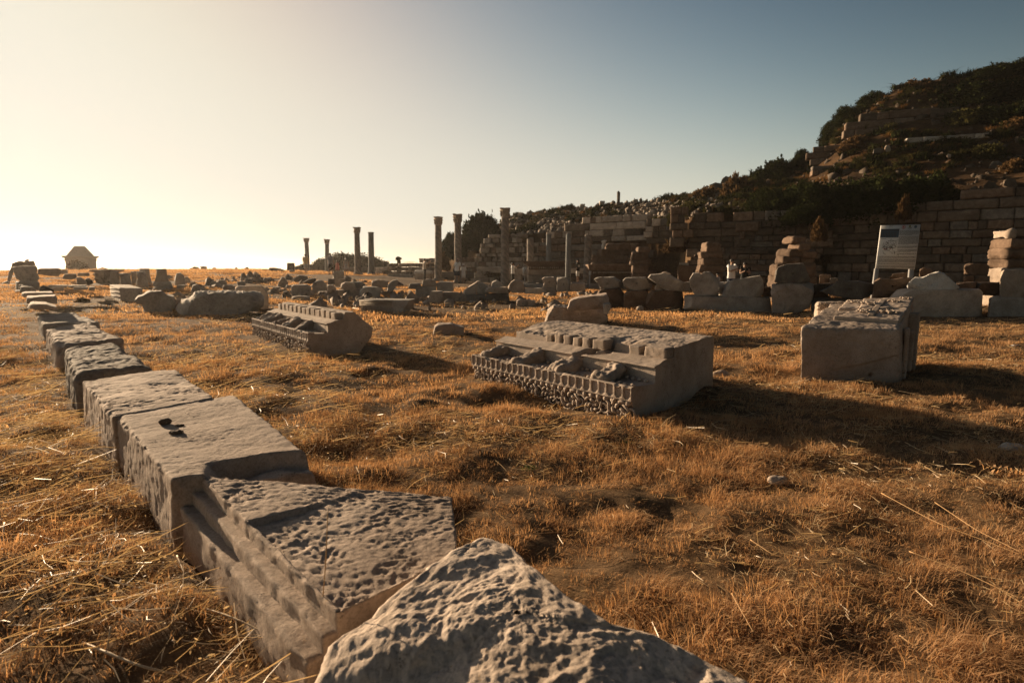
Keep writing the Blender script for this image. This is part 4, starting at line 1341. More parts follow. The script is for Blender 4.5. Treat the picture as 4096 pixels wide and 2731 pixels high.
# --- striped block on the far left, rotated towards the camera
def boxstone(name, label, c, fl, fr, bl, ztop_px, mat, T=None, cat='stone block', group=FG, disp=.012, bev=.02):
    A, B, Cc = on_ground(*cv(c, *fl)), on_ground(*cv(c, *fr)), on_ground(*cv(c, *bl))
    Y0 = A[1]
    h = at_y(*cv(c, fl[0], ztop_px), Y0)[2] - A[2]
    D_ = B + (Cc - A)
    up = np.array([0, 0, h])
    V, F = hexblock([Cc + up, D_ + up, B + up, A + up], [Cc - [0, 0, .05], D_ - [0, 0, .05], B - [0, 0, .05], A - [0, 0, .05]], .05, bev, lambda W, w, d: disp * fbm(W * 5, 3, 5), 1.3, 77)
    return obj_from(name, V, F, M[mat], label=label, category=cat, group=group), A, B, Cc, h
o_, A_, B_, C_, h_ = boxstone('banded_block', 'pale squared block with banded left side, left field', 10, (218, 540), (455, 545), (112, 492), 395, 'tomb')
for k in (1, 2, 3):
    mb = MB()
    z = A_[2] + h_ * k / 3.4
    e = (C_ - A_) / np.linalg.norm(C_ - A_)
    mb.box(((A_ + C_) / 2)[:2].tolist() + [z], (np.linalg.norm(C_ - A_) / 2 * .96, .02, .012), math.atan2(e[1], e[0]))
    V, F = mb.data()
    ob = link('band', mesh_np('band', V - np.array(o_.location), F, M['grey'], False), o_)
# low paving edge and stones on the far left (view 11)
for lab, pl_, Yo, T_, m_ in [
        ('grey pedestal under the flaring capital at the far left', [(360, 1040), (365, 870), (640, 852), (900, 856), (935, 900), (930, 1060), (400, 1070)], 17.0, .8, 'grey'),
        ('slanted grey block before the pedestal at the far left', [(470, 1130), (480, 985), (560, 975), (760, 985), (830, 1060), (890, 1130)], 15.2, .5, 'grey'),
        ('pale slab behind the slanted grey block, far left', [(440, 1030), (446, 935), (760, 945), (860, 1060), (800, 1090)], 16.2, .5, 'warm'),
        ('small white stone at the foot of the far left pedestal', [(350, 1105), (365, 1075), (470, 1070), (485, 1105)], 15.0, .4, 'white'),
        ('dark thorny tangle of roots and rock by the slanted block', [(920, 1115), (940, 1000), (1020, 955), (1120, 985), (1240, 1050), (1280, 1090), (1270, 1125)], 15.6, .6, 'dark'),
        ('long cylinder fragment lying left of the tomb', [(885, 690), (880, 590), (920, 552), (1360, 540), (1430, 570), (1440, 660), (1380, 740), (1100, 720)], 26, 1.0, 'warm'),
        ('broken moulding piece with steps, far left field', [(1470, 800), (1480, 735), (1530, 680), (1800, 674), (1815, 800), (1640, 810)], 24, .8, 'grey'),
        ('flat slab right of the stepped moulding piece', [(1815, 735), (1820, 660), (2100, 655), (2110, 735)], 27, .8, 'grey'),
        ('slab lying just below the tomb in the far left', [(1430, 680), (1435, 585), (1590, 580), (1600, 680)], 30, .9, 'grey'),
        ('slanted grey block with a lit left edge below the flat slab', [(1810, 925), (1805, 760), (1900, 755), (1990, 820), (2060, 900), (1990, 940)], 21, .7, 'grey'),
        ('dark bristly mound right of the slanted lit block', [(1990, 900), (2010, 800), (2090, 780), (2180, 840), (2205, 900), (2080, 960)], 21.6, .6, 'dark')]:
    rock(lab, 11, pl_, Y=Yo, T=T_, mat=m_, group=FG, nu=72, amp=.04)
for k, (x0, x1, y0, y1) in enumerate([(1120, 1600, 950, 1010), (1590, 2040, 952, 1010), (1200, 1510, 995, 1085), (1720, 2080, 995, 1055), (2080, 2250, 990, 1070)]):
    rock(['long flat paving slab in the far left, back left of five', 'long flat paving slab in the far left, back right of five', 'long flat paving slab in the far left, front left of five', 'long flat paving slab in the far left, front middle of five',
          'short paving slab in the far left, right end of five'][k], 11, [(x0, y1), (x0 + 20, y0), (x1 - 20, y0), (x1, y0 + 20), (x1 - 30, y1)], Y=19 - .4 * (k > 1), T=.6, mat='grey', group='paving slabs on the far left', **sq)
# stacked ledge blocks of the foreground row, far end (view 11)
for lab, pl_, Yo in [('upper ledge block at the far end of the foreground row', [(495, 1215), (500, 1150), (600, 1122), (1240, 1120), (1290, 1200), (1100, 1230)], 12.6),
                     ('lower ledge block at the far end of the foreground row', [(610, 1380), (620, 1235), (1000, 1215), (1300, 1200), (1345, 1250), (1350, 1400), (1250, 1380)], 11.6),
                     ('grass covered block of the foreground row before the ledge blocks', [(640, 1500), (700, 1400), (760, 1385), (1100, 1400), (1330, 1470), (1360, 1520)], 10.0)]:
    rock(lab, 11, pl_, Y=Yo, T=.8, mat='slab', group=GR, nu=80, amp=.05)

# ---------------------------------------------------------------- columns, capitals, entablature pieces
def gz_at(x, y):
    return float(G(np.array([x]), np.array([y]), False)[0])
def axis_basis(B, T):
    a = (T - B)
    H = np.linalg.norm(a)
    a = a / H
    x = np.cross(np.array([0, 1.0, 0]), a)
    x /= np.linalg.norm(x)
    y = np.cross(a, x)
    return np.stack([x, y, a], 1), H          # columns = local axes
def lathe_noise(prof, n, amp, freq, seed, flute=0, fdep=0.0, lean=0.0, jag=0.0):
    mb = MB().lathe(prof, n)
    V, F = mb.data()
    m = len(prof)
    rr = np.hypot(V[:, 0], V[:, 1])
    a = np.arctan2(V[:, 1], V[:, 0])
    d = amp * fbm(V * freq + seed, 3, seed)
    if flute:
        d = d - fdep * np.clip(np.abs(np.sin(a * flute / 2)), 0, 1)
    k = (rr + d) / np.maximum(rr, 1e-6)
    V[:, 0] *= k
    V[:, 1] *= k
    if jag:
        zt = V[:, 2].max()
        V[:, 2] -= np.where(V[:, 2] > zt - .02, jag * (0.5 + fbm(V * 4, 2, seed)), 0)
    return V, F
def rings(r0, r1, z0, z1, n=8, ent=0.0):
    z = np.linspace(z0, z1, n)
    q = (z - z0) / (z1 - z0)
    r = r0 + (r1 - r0) * q + ent * np.sin(q * math.pi)
    return [(1e-4, z0)] + [(r[0] - .012, z0 + .0)] + list(zip(r, np.clip(z, z0 + .008, z1 - .008))) + [(r[-1] - .012, z1), (1e-4, z1)]
def leaf_capital(parent, B0, Rm, z0, z1, r, mat, seed):
    """bell with two rows of curling leaves and a square slab on top, as parts"""
    h = z1 - z0
    V, F = lathe_noise([(1e-4, z0), (r * 1.04, z0), (r * 1.08, z0 + .04 * h), (r * .98, z0 + .07 * h), (r * 1.0, z0 + .4 * h), (r * 1.15, z0 + .7 * h), (r * 1.38, z0 + .86 * h), (1e-4, z0 + .86 * h)], 28, .03, 5, seed)
    cap = link('capital', mesh_np('capital', V @ Rm.T, F, M[mat]), parent)
    mb = MB()
    rg = np.random.default_rng(seed)
    for row, (zz, rr_, n, ln) in enumerate([(z0 + .10 * h, r * 1.04, 8, .32 * h), (z0 + .36 * h, r * 1.1, 8, .36 * h)]):
        for k in range(n):
            if rg.uniform() < .12:
                continue
            a = (k + .5 * row) / n * 6.283
            d = np.array([math.cos(a), math.sin(a), 0])
            mb.tube([d * rr_ * .95 + [0, 0, zz], d * rr_ * 1.08 + [0, 0, zz + ln * .6], d * rr_ * 1.3 + [0, 0, zz + ln], d * rr_ * 1.38 + [0, 0, zz + ln * .8]], [r * .24, r * .22, r * .16, r * .05], 6)
    V, F = mb.data()
    link('leaves', mesh_np('leaves', V @ Rm.T, F, M[mat]), cap, kind='stuff')
    w = r * 1.42
    V, F = hexblock([(-w, w, z1), (w, w, z1), (w, -w, z1), (-w, -w, z1)], [(-w * .92, w * .92, z0 + .84 * h), (w * .92, w * .92, z0 + .84 * h), (w * .92, -w * .92, z0 + .84 * h), (-w * .92, -w * .92, z0 + .84 * h)], w / 7, .05,
                    lambda W, w_, d: .03 * fbm(W * 4, 3, seed), 2.2, seed)
    link('abacus', mesh_np('abacus', V @ Rm.T, F, M[mat]), cap)
def column(label, base_px, top_px, Y, w_top, w_bot, mat, capm=None, cap_px=0, breaks=(), seed=0, flute=0, jag=0.0, base=True, group='standing columns', zb=None, fl_part=None):
    Bp = at_y(base_px[0], base_px[1], Y)
    Bp[2] = gz_at(Bp[0], Y) - .05 if zb is None else zb
    T = at_y(top_px[0], top_px[1], Y)
    Rm, H = axis_basis(Bp, T)
    r0, r1 = w_bot * Y / FPX / 2, w_top * Y / FPX / 2
    root = empty('column', tuple(Bp), label=label, category='column', group=group)
    hc = cap_px * Y / FPX
    zs = [0.0 if not base else .28] + [b * (H - hc) for b in breaks] + [H - hc]
    if base:
        V, F = lathe_noise([(1e-4, 0), (r0 * 1.45, 0), (r0 * 1.45, .10), (r0 * 1.36, .12), (r0 * 1.42, .17), (r0 * 1.2, .21), (r0 * 1.24, .25), (r0 * 1.05, .28), (1e-4, .28)], 28, .02, 4, seed)
        link('base', mesh_np('base', V @ Rm.T, F, M[mat]), root)
    for k, (a, b) in enumerate(zip(zs[:-1], zs[1:])):
        ra, rb = r0 + (r1 - r0) * a / H, r0 + (r1 - r0) * b / H
        fl = flute if (fl_part is None or k in fl_part) else 0
        last = k == len(zs) - 2
        V, F = lathe_noise(rings(ra, rb, a, b, 12), 40 if fl else 28, .018, 2.0, seed + k, fl, .035 if fl else 0, jag=jag if (last and not hc) else 0)
        V[:, 0] += (.012 * math.sin(seed + k * 2.3)) * (k > 0)
        mm = mat if isinstance(mat, str) else mat[k % len(mat)]
        link('drum', mesh_np('drum', V @ Rm.T, F, M[mm], True, 40), root)
    if hc:
        leaf_capital(root, Bp, Rm, H - hc, H, r1, capm, seed + 9)
    elif not jag:
        V, F = lathe_noise([(1e-4, H), (r1 * 1.12, H), (r1 * 1.12, H + .06), (r1 * 1.02, H + .08), (1e-4, H + .08)], 28, .008, 4, seed)
        link('neck_ring', mesh_np('neck_ring', V @ Rm.T, F, M[mat]), root)
    return root
def c2(x, y):
    return cv(2, x, y)
def c3(x, y):
    return cv(3, x, y)
column('dark column with a broken capital, first from the left', c2(606, 600), c2(588, 268), 75, 8.6, 9.6, 'bluecol', 'warm', 10, (), 1)
column('dark column with a small capital, second from the left', c2(806, 612), c2(804, 280), 75, 8.4, 9.6, 'bluecol', 'warm', 11, (), 2)
column('grey brown column with a capital, third from the left', c2(1130, 650), c2(1117, 154), 54, 11.4, 14.6, 'column', 'warm', 14.5, (.44,), 3)
column('smooth blue grey column without capital, fourth from the left', c2(1270, 660), c2(1264, 214), 57, 12.2, 14.2, 'bluecol', None, 0, (), 4)
column('swirled grey marble column with a leaf capital, fifth from the left', c2(1967, 730), c2(1968, 46), 43.5, 14.2, 16.4, 'column', 'warm', 19.5, (.36, .72), 5)
column('pale column with slanting cracks and a leaf capital, sixth from the left', c2(2180, 725), c2(2170, 17), 43, 15.0, 17.2, 'column', 'warm', 20, (.22, .48, .75), 6)
column('tall striped grey column with a leaf capital, right of the round bush', c3(868, 905), c3(871, 194), 40, 16.8, 18.8, 'column', 'warm', 21, (.5,), 7)
column('mottled broken pillar with a fluted foot behind the left entablature', c3(1112, 900), c3(1110, 462), 41.5, 15, 16.8, 'column', None, 0, (.45,), 8, 22, .35, fl_part=(0,))
column('thin pale blue column with a fillet on top behind the left entablature', c3(1284, 900), c3(1283, 449), 44, 11.2, 12.6, 'bluecol', None, 0, (.32,), 9)
column('blue grey column left of the man in the dark shirt', c3(1462, 880), c3(1470, 428), 40, 11.6, 14.2, 'bluecol', None, 0, (.58,), 10, jag=.15)
column('fluted grey pillar right of the man in the dark shirt', c3(1640, 905), c3(1656, 440), 39, 17, 19, 'column', None, 0, (.45, .82), 11, 16, .3, fl_part=(1,))
zt_ = at_y(*cv(8, 918, 205), 58)[2]
column('small broken column standing on the ridge', cv(8, 918, 206), cv(8, 922, 22), 58, 7.0, 7.6, 'dark', None, 0, (), 12, jag=.2, zb=zt_, group='stones on the ridge')
def altar(label, c, x0, x1, y0, y1, Y, seed):
    A, B = at_y(*cv(c, x0, y1), Y), at_y(*cv(c, x1, y0), Y)
    w, h = (B[0] - A[0]) / 2, B[2] - A[2]
    o = np.array([(A[0] + B[0]) / 2, Y, A[2]])
    root = empty('altar', tuple(o), label=label, category='altar', group='stones on the ridge')
    V, F = hexblock([(-w * .86, w, h * .72), (w * .86, w, h * .72), (w * .86, -w, h * .72), (-w * .86, -w, h * .72)], [(-w * .9, w, -.3), (w * .9, w, -.3), (w * .9, -w, -.3), (-w * .9, -w, -.3)], w / 5, .03, lambda W, w_, d: .03 * fbm(W * 3, 3, seed), 1.4, seed)
    link('shaft', mesh_np('shaft', V, F, M['warm']), root)
    V, F = hexblock([(-w * .9, w, h), (w * .9, w, h), (w * .9, -w, h), (-w * .9, -w, h)], [(-w * 1.02, w, h * .70), (w * 1.02, w, h * .70), (w * 1.02, -w, h * .70), (-w * 1.02, -w, h * .70)], w / 5, .05, lambda W, w_, d: .04 * fbm(W * 3, 3, seed + 1), 1.6, seed)
    link('cap', mesh_np('cap', V, F, M['white']), root)
altar('pale round capped altar on the ridge left of the small column', 8, 660, 735, 148, 238, 58.5, 1)
altar('chipped altar on the ridge next to the bush', 8, 400, 470, 190, 262, 60, 2)
altar('pedestal with a flaring top left of the swirled column', 2, 1725, 1905, 605, 728, 46.5, 3)

def entab(label, c, Y, layers, dents, bases, seed):
    """layers: (x0, x1, y0, y1, depth, mat, skewleft)"""
    xs = [l[1] for l in layers] + [l[2] for l in layers]
    o = at_y(*cv(c, (min(xs) + max(xs)) / 2, layers[-1][4]), Y)
    o[2] = gz_at(o[0], Y)
    root = empty('entablature', tuple(o), label=label, category='entablature', group='restacked entablature pieces')
    for k, (nm, x0, x1, y0, y1, dep, mt, sl, sr) in enumerate(layers):
        a, b = at_y(*cv(c, x0, y0), Y - dep), at_y(*cv(c, x1, y0), Y - dep)
        a2, b2 = at_y(*cv(c, x0 + sl, y1), Y - dep + .12), at_y(*cv(c, x1 + sr, y1), Y - dep + .12)
        bk = np.array([0, .8 + dep, 0])
        V, F = hexblock([a + bk, b + bk, b, a], [a2 + bk, b2 + bk, b2, a2], .05, .025, lambda W, w, d: .018 * fbm(W * 4, 3, seed + k) + .012 * np.clip(-d[:, 1], 0, 1) * ridged(W * 9, 2, k), 1.5, seed + k)
        link(nm, mesh_np(nm, V - o, F, M[mt]), root)
    x0, x1, y0, y1, n, dep = dents
    for k in range(n):
        xa = x0 + (x1 - x0) * (k + .2) / n
        xb = x0 + (x1 - x0) * (k + .75) / n
        a, b = at_y(*cv(c, xa, y1), Y - dep), at_y(*cv(c, xb, y0), Y - dep)
        mb = MB().box(((a + b) / 2 + [0, .1, 0]), ((b[0] - a[0]) / 2, .12, (b[2] - a[2]) / 2), 0, .008, k)
        V, F = mb.data()
        link('dentil', mesh_np('dentil', V - o, F, M['warm'], False), root)
    for (x0, x1, y0, y1) in bases:
        a, b = at_y(*cv(c, x0, y1), Y), at_y(*cv(c, x1, y0), Y)
        a[2] = o[2] - .1
        V, F = hexblock([(a[0], Y + .7, b[2]), (b[0], Y + .7, b[2]), (b[0], Y, b[2]), (a[0], Y, b[2])], [(a[0], Y + .7, a[2]), (b[0], Y + .7, a[2]), (b[0], Y, a[2]), (a[0], Y, a[2])], .08, .04, lambda W, w, d: .02 * fbm(W * 3, 3, 3), 1.4, seed)
        link('support', mesh_np('support', V - o, F, M['grey']), root)
entab('stacked entablature pieces behind the striped column, left of two', 3, 38,
      [('cornice', 1024, 1440, 692, 744, .55, 'brown', 70, -4), ('dentil_course', 1092, 1388, 744, 772, .25, 'brown', 4, -8), ('frieze', 1086, 1432, 772, 826, .15, 'warm', 0, 0), ('architrave', 1080, 1430, 826, 896, .1, 'grey', 12, -6)],
      (1100, 1380, 746, 764, 16, .36), [(1060, 1165, 896, 945), (1190, 1300, 896, 945)], 300)
entab('stacked entablature pieces with a pale right end, right of two', 3, 36,
      [('cornice', 1650, 2182, 722, 782, .55, 'brown', 12, -6), ('pale_end', 2096, 2180, 724, 806, .50, 'warm', 30, -6), ('dentil_course', 1690, 2120, 782, 816, .25, 'brown', 4, -6), ('frieze', 1668, 2172, 816, 868, .12, 'brown', 0, -4), ('architrave', 1660, 2160, 868, 930, .05, 'dark', 0, 0)],
      (1700, 2110, 790, 810, 26, .36), [(1670, 1800, 900, 960), (2000, 2140, 900, 960)], 320)

# ---- far left: tomb like building, capitals, leaning pieces
def tomb():
    Y = 78.0
    c = lambda x, y: at_y(*cv(11, x, y), Y)
    a, b = c(1545, 560), c(2295, 560)
    cx = (a[0] + b[0]) / 2
    az = math.atan2(cx, Y)
    w = (b[0] - a[0]) / 2 * math.cos(az)
    z0 = gz_at(cx, Y) - .4
    zb, zc, zt = c(0, 300)[2], c(0, 258)[2], c(0, 20)[2]
    zl = c(0, 345)[2]
    root = empty('tomb', (cx + w * math.sin(az), Y + w * math.cos(az), z0), -az, label='pale square tomb with a truncated pyramid roof on the far left skyline', category='building')
    o = np.array([cx, Y + w, z0])
    def bx(nm, hw, za, zb_, par=root, mat='tomb', off=(0, 0), hw2=None, bev=.03):
        hw2 = hw if hw2 is None else hw2
        ox, oy = off
        V, F = hexblock([(ox - hw2, oy + hw2, zb_), (ox + hw2, oy + hw2, zb_), (ox + hw2, oy - hw2, zb_), (ox - hw2, oy - hw2, zb_)], [(ox - hw, oy + hw, za), (ox + hw, oy + hw, za), (ox + hw, oy - hw, za), (ox - hw, oy - hw, za)], .22, bev, lambda W, w_, d: .015 * fbm(W * 2, 3, 3), 1.2, 5)
        return link(nm, mesh_np(nm, V, F, M[mat], True, 35), par)
    wl = bx('wall', w * .98, 0, zl - z0)
    bx('frieze', w * 1.0, zl - z0, zb - z0)
    bx('ledge', w * 1.045, zl - z0 - .10, zl - z0 + .06)
    bx('cornice', w * 1.10, zb - z0, zb - z0 + (zc - zb) * .5, hw2=w * 1.17)
    bx('cornice', w * 1.17, zb - z0 + (zc - zb) * .5, zc - z0, hw2=w * 1.20)
    wt = (c(2015, 20)[0] - c(1760, 20)[0]) / 2 * math.cos(az)
    wb = (c(2250, 258)[0] - c(1570, 258)[0]) / 2 * math.cos(az)
    zz = [zc - z0, zc - z0 + (zt - zc) * .52, zt - z0]
    bx('roof', wb, zz[0] - .02, zz[2], hw2=wt, bev=.02)
    p, q = c(1742, 402), c(1796, 352)
    mb = MB().box(((p[0] + q[0]) / 2 - cx, -w * 1.0, (p[2] + q[2]) / 2 - z0), ((q[0] - p[0]) / 2, .06, (q[2] - p[2]) / 2))
    V, F = mb.data()
    win = link('window', mesh_np('window', V, F, M['dark'], False), wl)
tomb()
for lab, pl_, Yo, T_, m_ in [
        ('flaring pale capital standing on the far left pedestal', [(290, 522), (600, 490), (850, 488), (892, 545), (862, 640), (900, 700), (942, 772), (885, 845), (600, 860), (478, 850), (372, 790), (340, 690), (312, 600)], 17.2, .75, 'tomb'),
        ('tan stone behind the flaring capital with a small stone on it', [(248, 540), (282, 432), (345, 408), (470, 372), (560, 392), (800, 370), (850, 490), (560, 530), (300, 545)], 21, .8, 'tomb'),
        ('small stone on the tan stone at the far left', [(575, 385), (580, 358), (635, 338), (680, 338), (688, 372), (640, 380)], 21.2, .3, 'tomb'),
        ('leaning tan pillar at the left edge of the skyline', [(170, 855), (200, 655), (258, 530), (330, 560), (320, 640), (280, 760), (232, 875)], 20, .4, 'tomb'),
        ('flat white slab at the foot of the leaning tan pillar', [(40, 905), (110, 870), (170, 845), (232, 880), (228, 920)], 19, .5, 'white')]:
    rock(lab, 11, pl_, Y=Yo, T=T_, mat=m_, group=FG, nu=90, amp=.025, rnd=.05, bulge=.03)
def lone_capital(label, c, x0, x1, y0, y1, mat, Y=None, leafy_=True, cat='capital', group='capitals set up in the field'):
    g = on_ground(*cv(c, (x0 + x1) / 2, y1)) if Y is None else None
    Yd = g[1] if Y is None else Y
    A, B = at_y(*cv(c, x0, y1), Yd), at_y(*cv(c, x1, y0), Yd)
    w, h = (B[0] - A[0]) / 2, B[2] - A[2]
    o = np.array([(A[0] + B[0]) / 2, Yd + w, A[2] - .04])
    root = empty('lone_capital', tuple(o), label=label, category=cat, group=group)
    leaf_capital(root, o, np.eye(3), 0, h + .04, w / 1.42, mat, int(x0))
    EXC.append((o[:2], np.full(20, w), w))
lone_capital('leaf carved capital standing in the left field', 1, 760, 940, 382, 500, 'warm')
for lab, x0, x1, y0, y1 in [('tiny capital on the left end of the far boundary wall', 1035, 1097, 170, 202), ('tiny capital further right on the far boundary wall', 1168, 1204, 183, 206), ('tiny capital on the skyline left of the far wall', 780, 815, 202, 236)]:
    lone_capital(lab, 10, x0, x1, y0, y1, 'tomb', 74, group='tiny capitals on the skyline')
for lab, pl_, Yo in [('low square stone on the skyline at the left, smallest', [(718, 238), (718, 217), (742, 217), (742, 238)], 70), ('dark square stone on the skyline left of the far wall', [(858, 242), (858, 212), (905, 212), (903, 242)], 66),
                     ('thin pale post standing behind the far boundary wall', [(1410, 215), (1412, 178), (1437, 178), (1436, 215)], 77)]:
    rock(lab, 10, pl_, Y=Yo, T=.5, mat='tomb', group='stones on the skyline', nu=32, **sq)

# ---------------------------------------------------------------- walls built of separate blocks
def block_pool(n, asp, mat, seed, res=.10, bev=.055, amp=.035):
    out = []
    for k in range(n):
        h = np.array([asp, .9, 1.0]) / 2
        t = [(-h[0], h[1], h[2]), (h[0], h[1], h[2]), (h[0], -h[1], h[2]), (-h[0], -h[1], h[2])]
        b = [(x, y, -h[2]) for x, y, _ in t]
        V, F = hexblock(t, b, res * (asp ** .5), bev, lambda W, w, d: amp * fbm(W * 2.2 + k * 7, 3, seed + k) + amp * .6 * ridged(W * np.array([3, 3, 6]) + k, 2, seed + k), 1.3, seed + k)
        out.append(mesh_np('block', V, F, M[mat], True))
    return out
POOL = {}
CRUMB = []
def pool(asp, mat):
    a = min((1.0, 1.5, 2.1, 3.0), key=lambda q: abs(math.log(q / asp)))
    if (a, mat) not in POOL:
        POOL[(a, mat)] = block_pool(4, a, mat, int(a * 10) + len(mat))
    return a, random.choice(POOL[(a, mat)])
def put_block(parent, org, c, w, h, dpt, rz, mat, tilt=0.0, name='block'):
    a, me = pool(w / h, mat)
    o = link(name, me, parent, tuple(np.asarray(c) - org))
    o.scale = (w / a, dpt / .9, h)
    o.rotation_euler = (random.gauss(0, .012), random.gauss(0, .012) + tilt, rz + random.gauss(0, .012))
    return o
def wall(name, label, p0, p1, z0, tops, ch, bl, mat, dpt=.55, seed=0, gaps=(), jit=.018, z1=None, drop=0.0, group=None, proud=.05, mats=None, cat='wall', skip=0.0):
    """coursed wall from p0 to p1 (xy). tops: list of (q, z) giving the broken top line; ch course height; bl mean block length"""
    random.seed(seed)
    p0, p1 = np.array(p0, float), np.array(p1, float)
    L = np.linalg.norm(p1 - p0)
    u = (p1 - p0) / L
    n = np.array([u[1], -u[0]])
    if np.dot(n, -(p0 + p1) / 2) < 0:
        n = -n
    rz = math.atan2(u[1], u[0])
    org = np.array([*((p0 + p1) / 2), z0])
    root = empty(name, tuple(org), label=label, category=cat, group=group)
    tq, tz = zip(*tops)
    z, k = z0, 0
    cnt = 0
    while z < max(tz):
        h = ch * random.uniform(.72, 1.22)
        s = -random.uniform(0, bl * .8)
        while s < L:
            w = bl * random.choice((.45, .7, .9, 1.2, 1.5, 2.1)) * random.uniform(.85, 1.15)
            c = s + w / 2
            q = c / L
            if 0 < q < 1 and random.random() >= skip and z + h * .6 < np.interp(q, tq, tz) and not any(a < q < b and e < z + h / 2 < f for a, b, e, f in gaps) and cnt < 295:
                dz = drop * q
                P = p0 + u * c + n * (random.uniform(0, proud))
                mm = mat if not mats or random.random() > .3 else random.choice(mats)
                put_block(root, org, (P[0], P[1], z + h / 2 + dz), w - jit * random.uniform(.4, 1.6), h - jit * random.uniform(.3, 1.2), dpt * random.uniform(.9, 1.15), rz, mm)
                cnt += 1
            s += w
        z += h
    return root
def rz_pt(px, Y):
    """ground plan point in picture column px at depth Y"""
    return (at_y(px, 615, Y)[0], Y)
def zpx(py, Y):
    return at_y(1176, py, Y)[2]
W_ = 'terrace walls of the hill'
# long terrace wall on the right
a, b = rz_pt(1890, 30.1), rz_pt(2440, 24.8)
wall('terrace_wall', 'tall dark ashlar terrace wall behind the information board', a, b, -.1, [(0, 4.1), (.2, 4.1), (.38, 4.3), (.55, 4.3), (.62, 4.7), (1, 5.0)], .42, .80, 'wall', .7, 1, skip=.02, group=W_, mats=('brown', 'dark'))
a, b = rz_pt(1588, 33.0), rz_pt(1895, 30.2)
wall('terrace_wall', 'dark ashlar terrace wall under the big bushes', a, b, 1.9, [(0, 4.5), (.3, 4.6), (.6, 4.3), (1, 4.0)], .42, .78, 'wall', .7, 2, skip=.02, group=W_, mats=('brown', 'dark'))
a, b = rz_pt(1592, 32.2), rz_pt(1890, 29.4)
wall('rough_wall', 'rough layered lower wall behind the two people at the row', a, b, -.1, [(0, 1.9), (.25, 2.1), (.45, 2.3), (.7, 2.0), (1, 2.5)], .36, .8, 'brown', .8, 3, group=W_, mats=('dark', 'wall'), proud=.2)
# pale ashlar wall in the middle, lit along its edge
Yw = 45.0
a, b = rz_pt(1313, 46.5), rz_pt(1484, 43.0)
wall('ashlar_wall', 'pale brown ashlar wall with stepped left end above the statue', a, b, zpx(556, Yw), [(0, zpx(520, Yw)), (.12, zpx(516, Yw)), (.14, zpx(499, Yw)), (.6, zpx(494, Yw)), (1, zpx(488, Yw))], .47, 1.0, 'warm', .8, 4, group=W_, mats=('wall', 'brown'))
a, b = rz_pt(1262, 47.2), rz_pt(1330, 46.0)
wall('ashlar_wall', 'low stepped ashlar courses left of the pale ashlar wall', a, b, zpx(560, 46), [(0, zpx(536, 46)), (1, zpx(533, 46))], .45, .9, 'warm', .7, 5, group=W_, mats=('wall', 'brown'))
a, b = rz_pt(1250, 45.6), rz_pt(1500, 41.5)
wall('rough_wall', 'dark red brown wall behind the thin blue columns', a, b, -.1, [(0, zpx(556, 44)), (.5, zpx(556, 44)), (.62, zpx(556, 43)), (1, zpx(545, 42))], .62, 1.3, 'brown', .8, 6, group=W_, mats=('dark',))
a, b = rz_pt(1488, 42.2), rz_pt(1592, 40.8)
wall('terrace_wall', 'shadowed ashlar wall right of the pale ashlar wall', a, b, zpx(560, 42), [(0, zpx(505, 42)), (.4, zpx(498, 42)), (.75, zpx(484, 41)), (1, zpx(478, 41))], .48, .9, 'wall', .7, 7, group=W_, mats=('warm', 'dark'))
# three pilasters proud of the terrace wall
for k, (x0, x1, y0, y1, Y) in enumerate([(1546, 1582, 478, 545, 33.0), (1690, 1722, 508, 566, 31.8), (1862, 1902, 492, 548, 30.0)]):
    a, b = rz_pt(x0, Y), rz_pt(x1, Y - .3)
    wall('pilaster', ['pilaster of rounded blocks, leftmost of three on the terrace wall', 'pilaster of rounded blocks, middle of three on the terrace wall', 'pilaster of rounded blocks, rightmost of three on the terrace wall'][k],
         a, b, zpx(y1 + 22, Y), [(0, zpx(y0, Y)), (1, zpx(y0 + 6, Y))], .5, .62, 'brown', .8, 10 + k, group='pilasters on the terrace wall', mats=('wall',), cat='pilaster')
# rubble walls at the left end of the hill
a, b = rz_pt(1058, 50), rz_pt(1262, 46)
wall('rubble_wall', 'rubble wall of rounded stones behind the columns', a, b, .0, [(0, zpx(590, 50)), (.25, zpx(588, 49)), (.30, zpx(560, 48)), (.45, zpx(540, 48)), (.68, zpx(541, 48)), (.72, zpx(557, 47)), (1, zpx(556, 46))], .42, .52, 'rubble', .8, 20, jit=.05, group=W_, mats=('brown', 'wall', 'grey'), proud=.25)
a, b = rz_pt(875, 60), rz_pt(1010, 55)
wall('rubble_wall', 'low tumbled rubble wall between the palm and the fifth column', a, b, .2, [(0, zpx(612, 58)), (.3, zpx(606, 58)), (.5, zpx(598, 57)), (.7, zpx(600, 56)), (1, zpx(588, 56))], .42, .6, 'rubble', .9, 21, jit=.06, group=W_, mats=('brown', 'dark'), proud=.4)
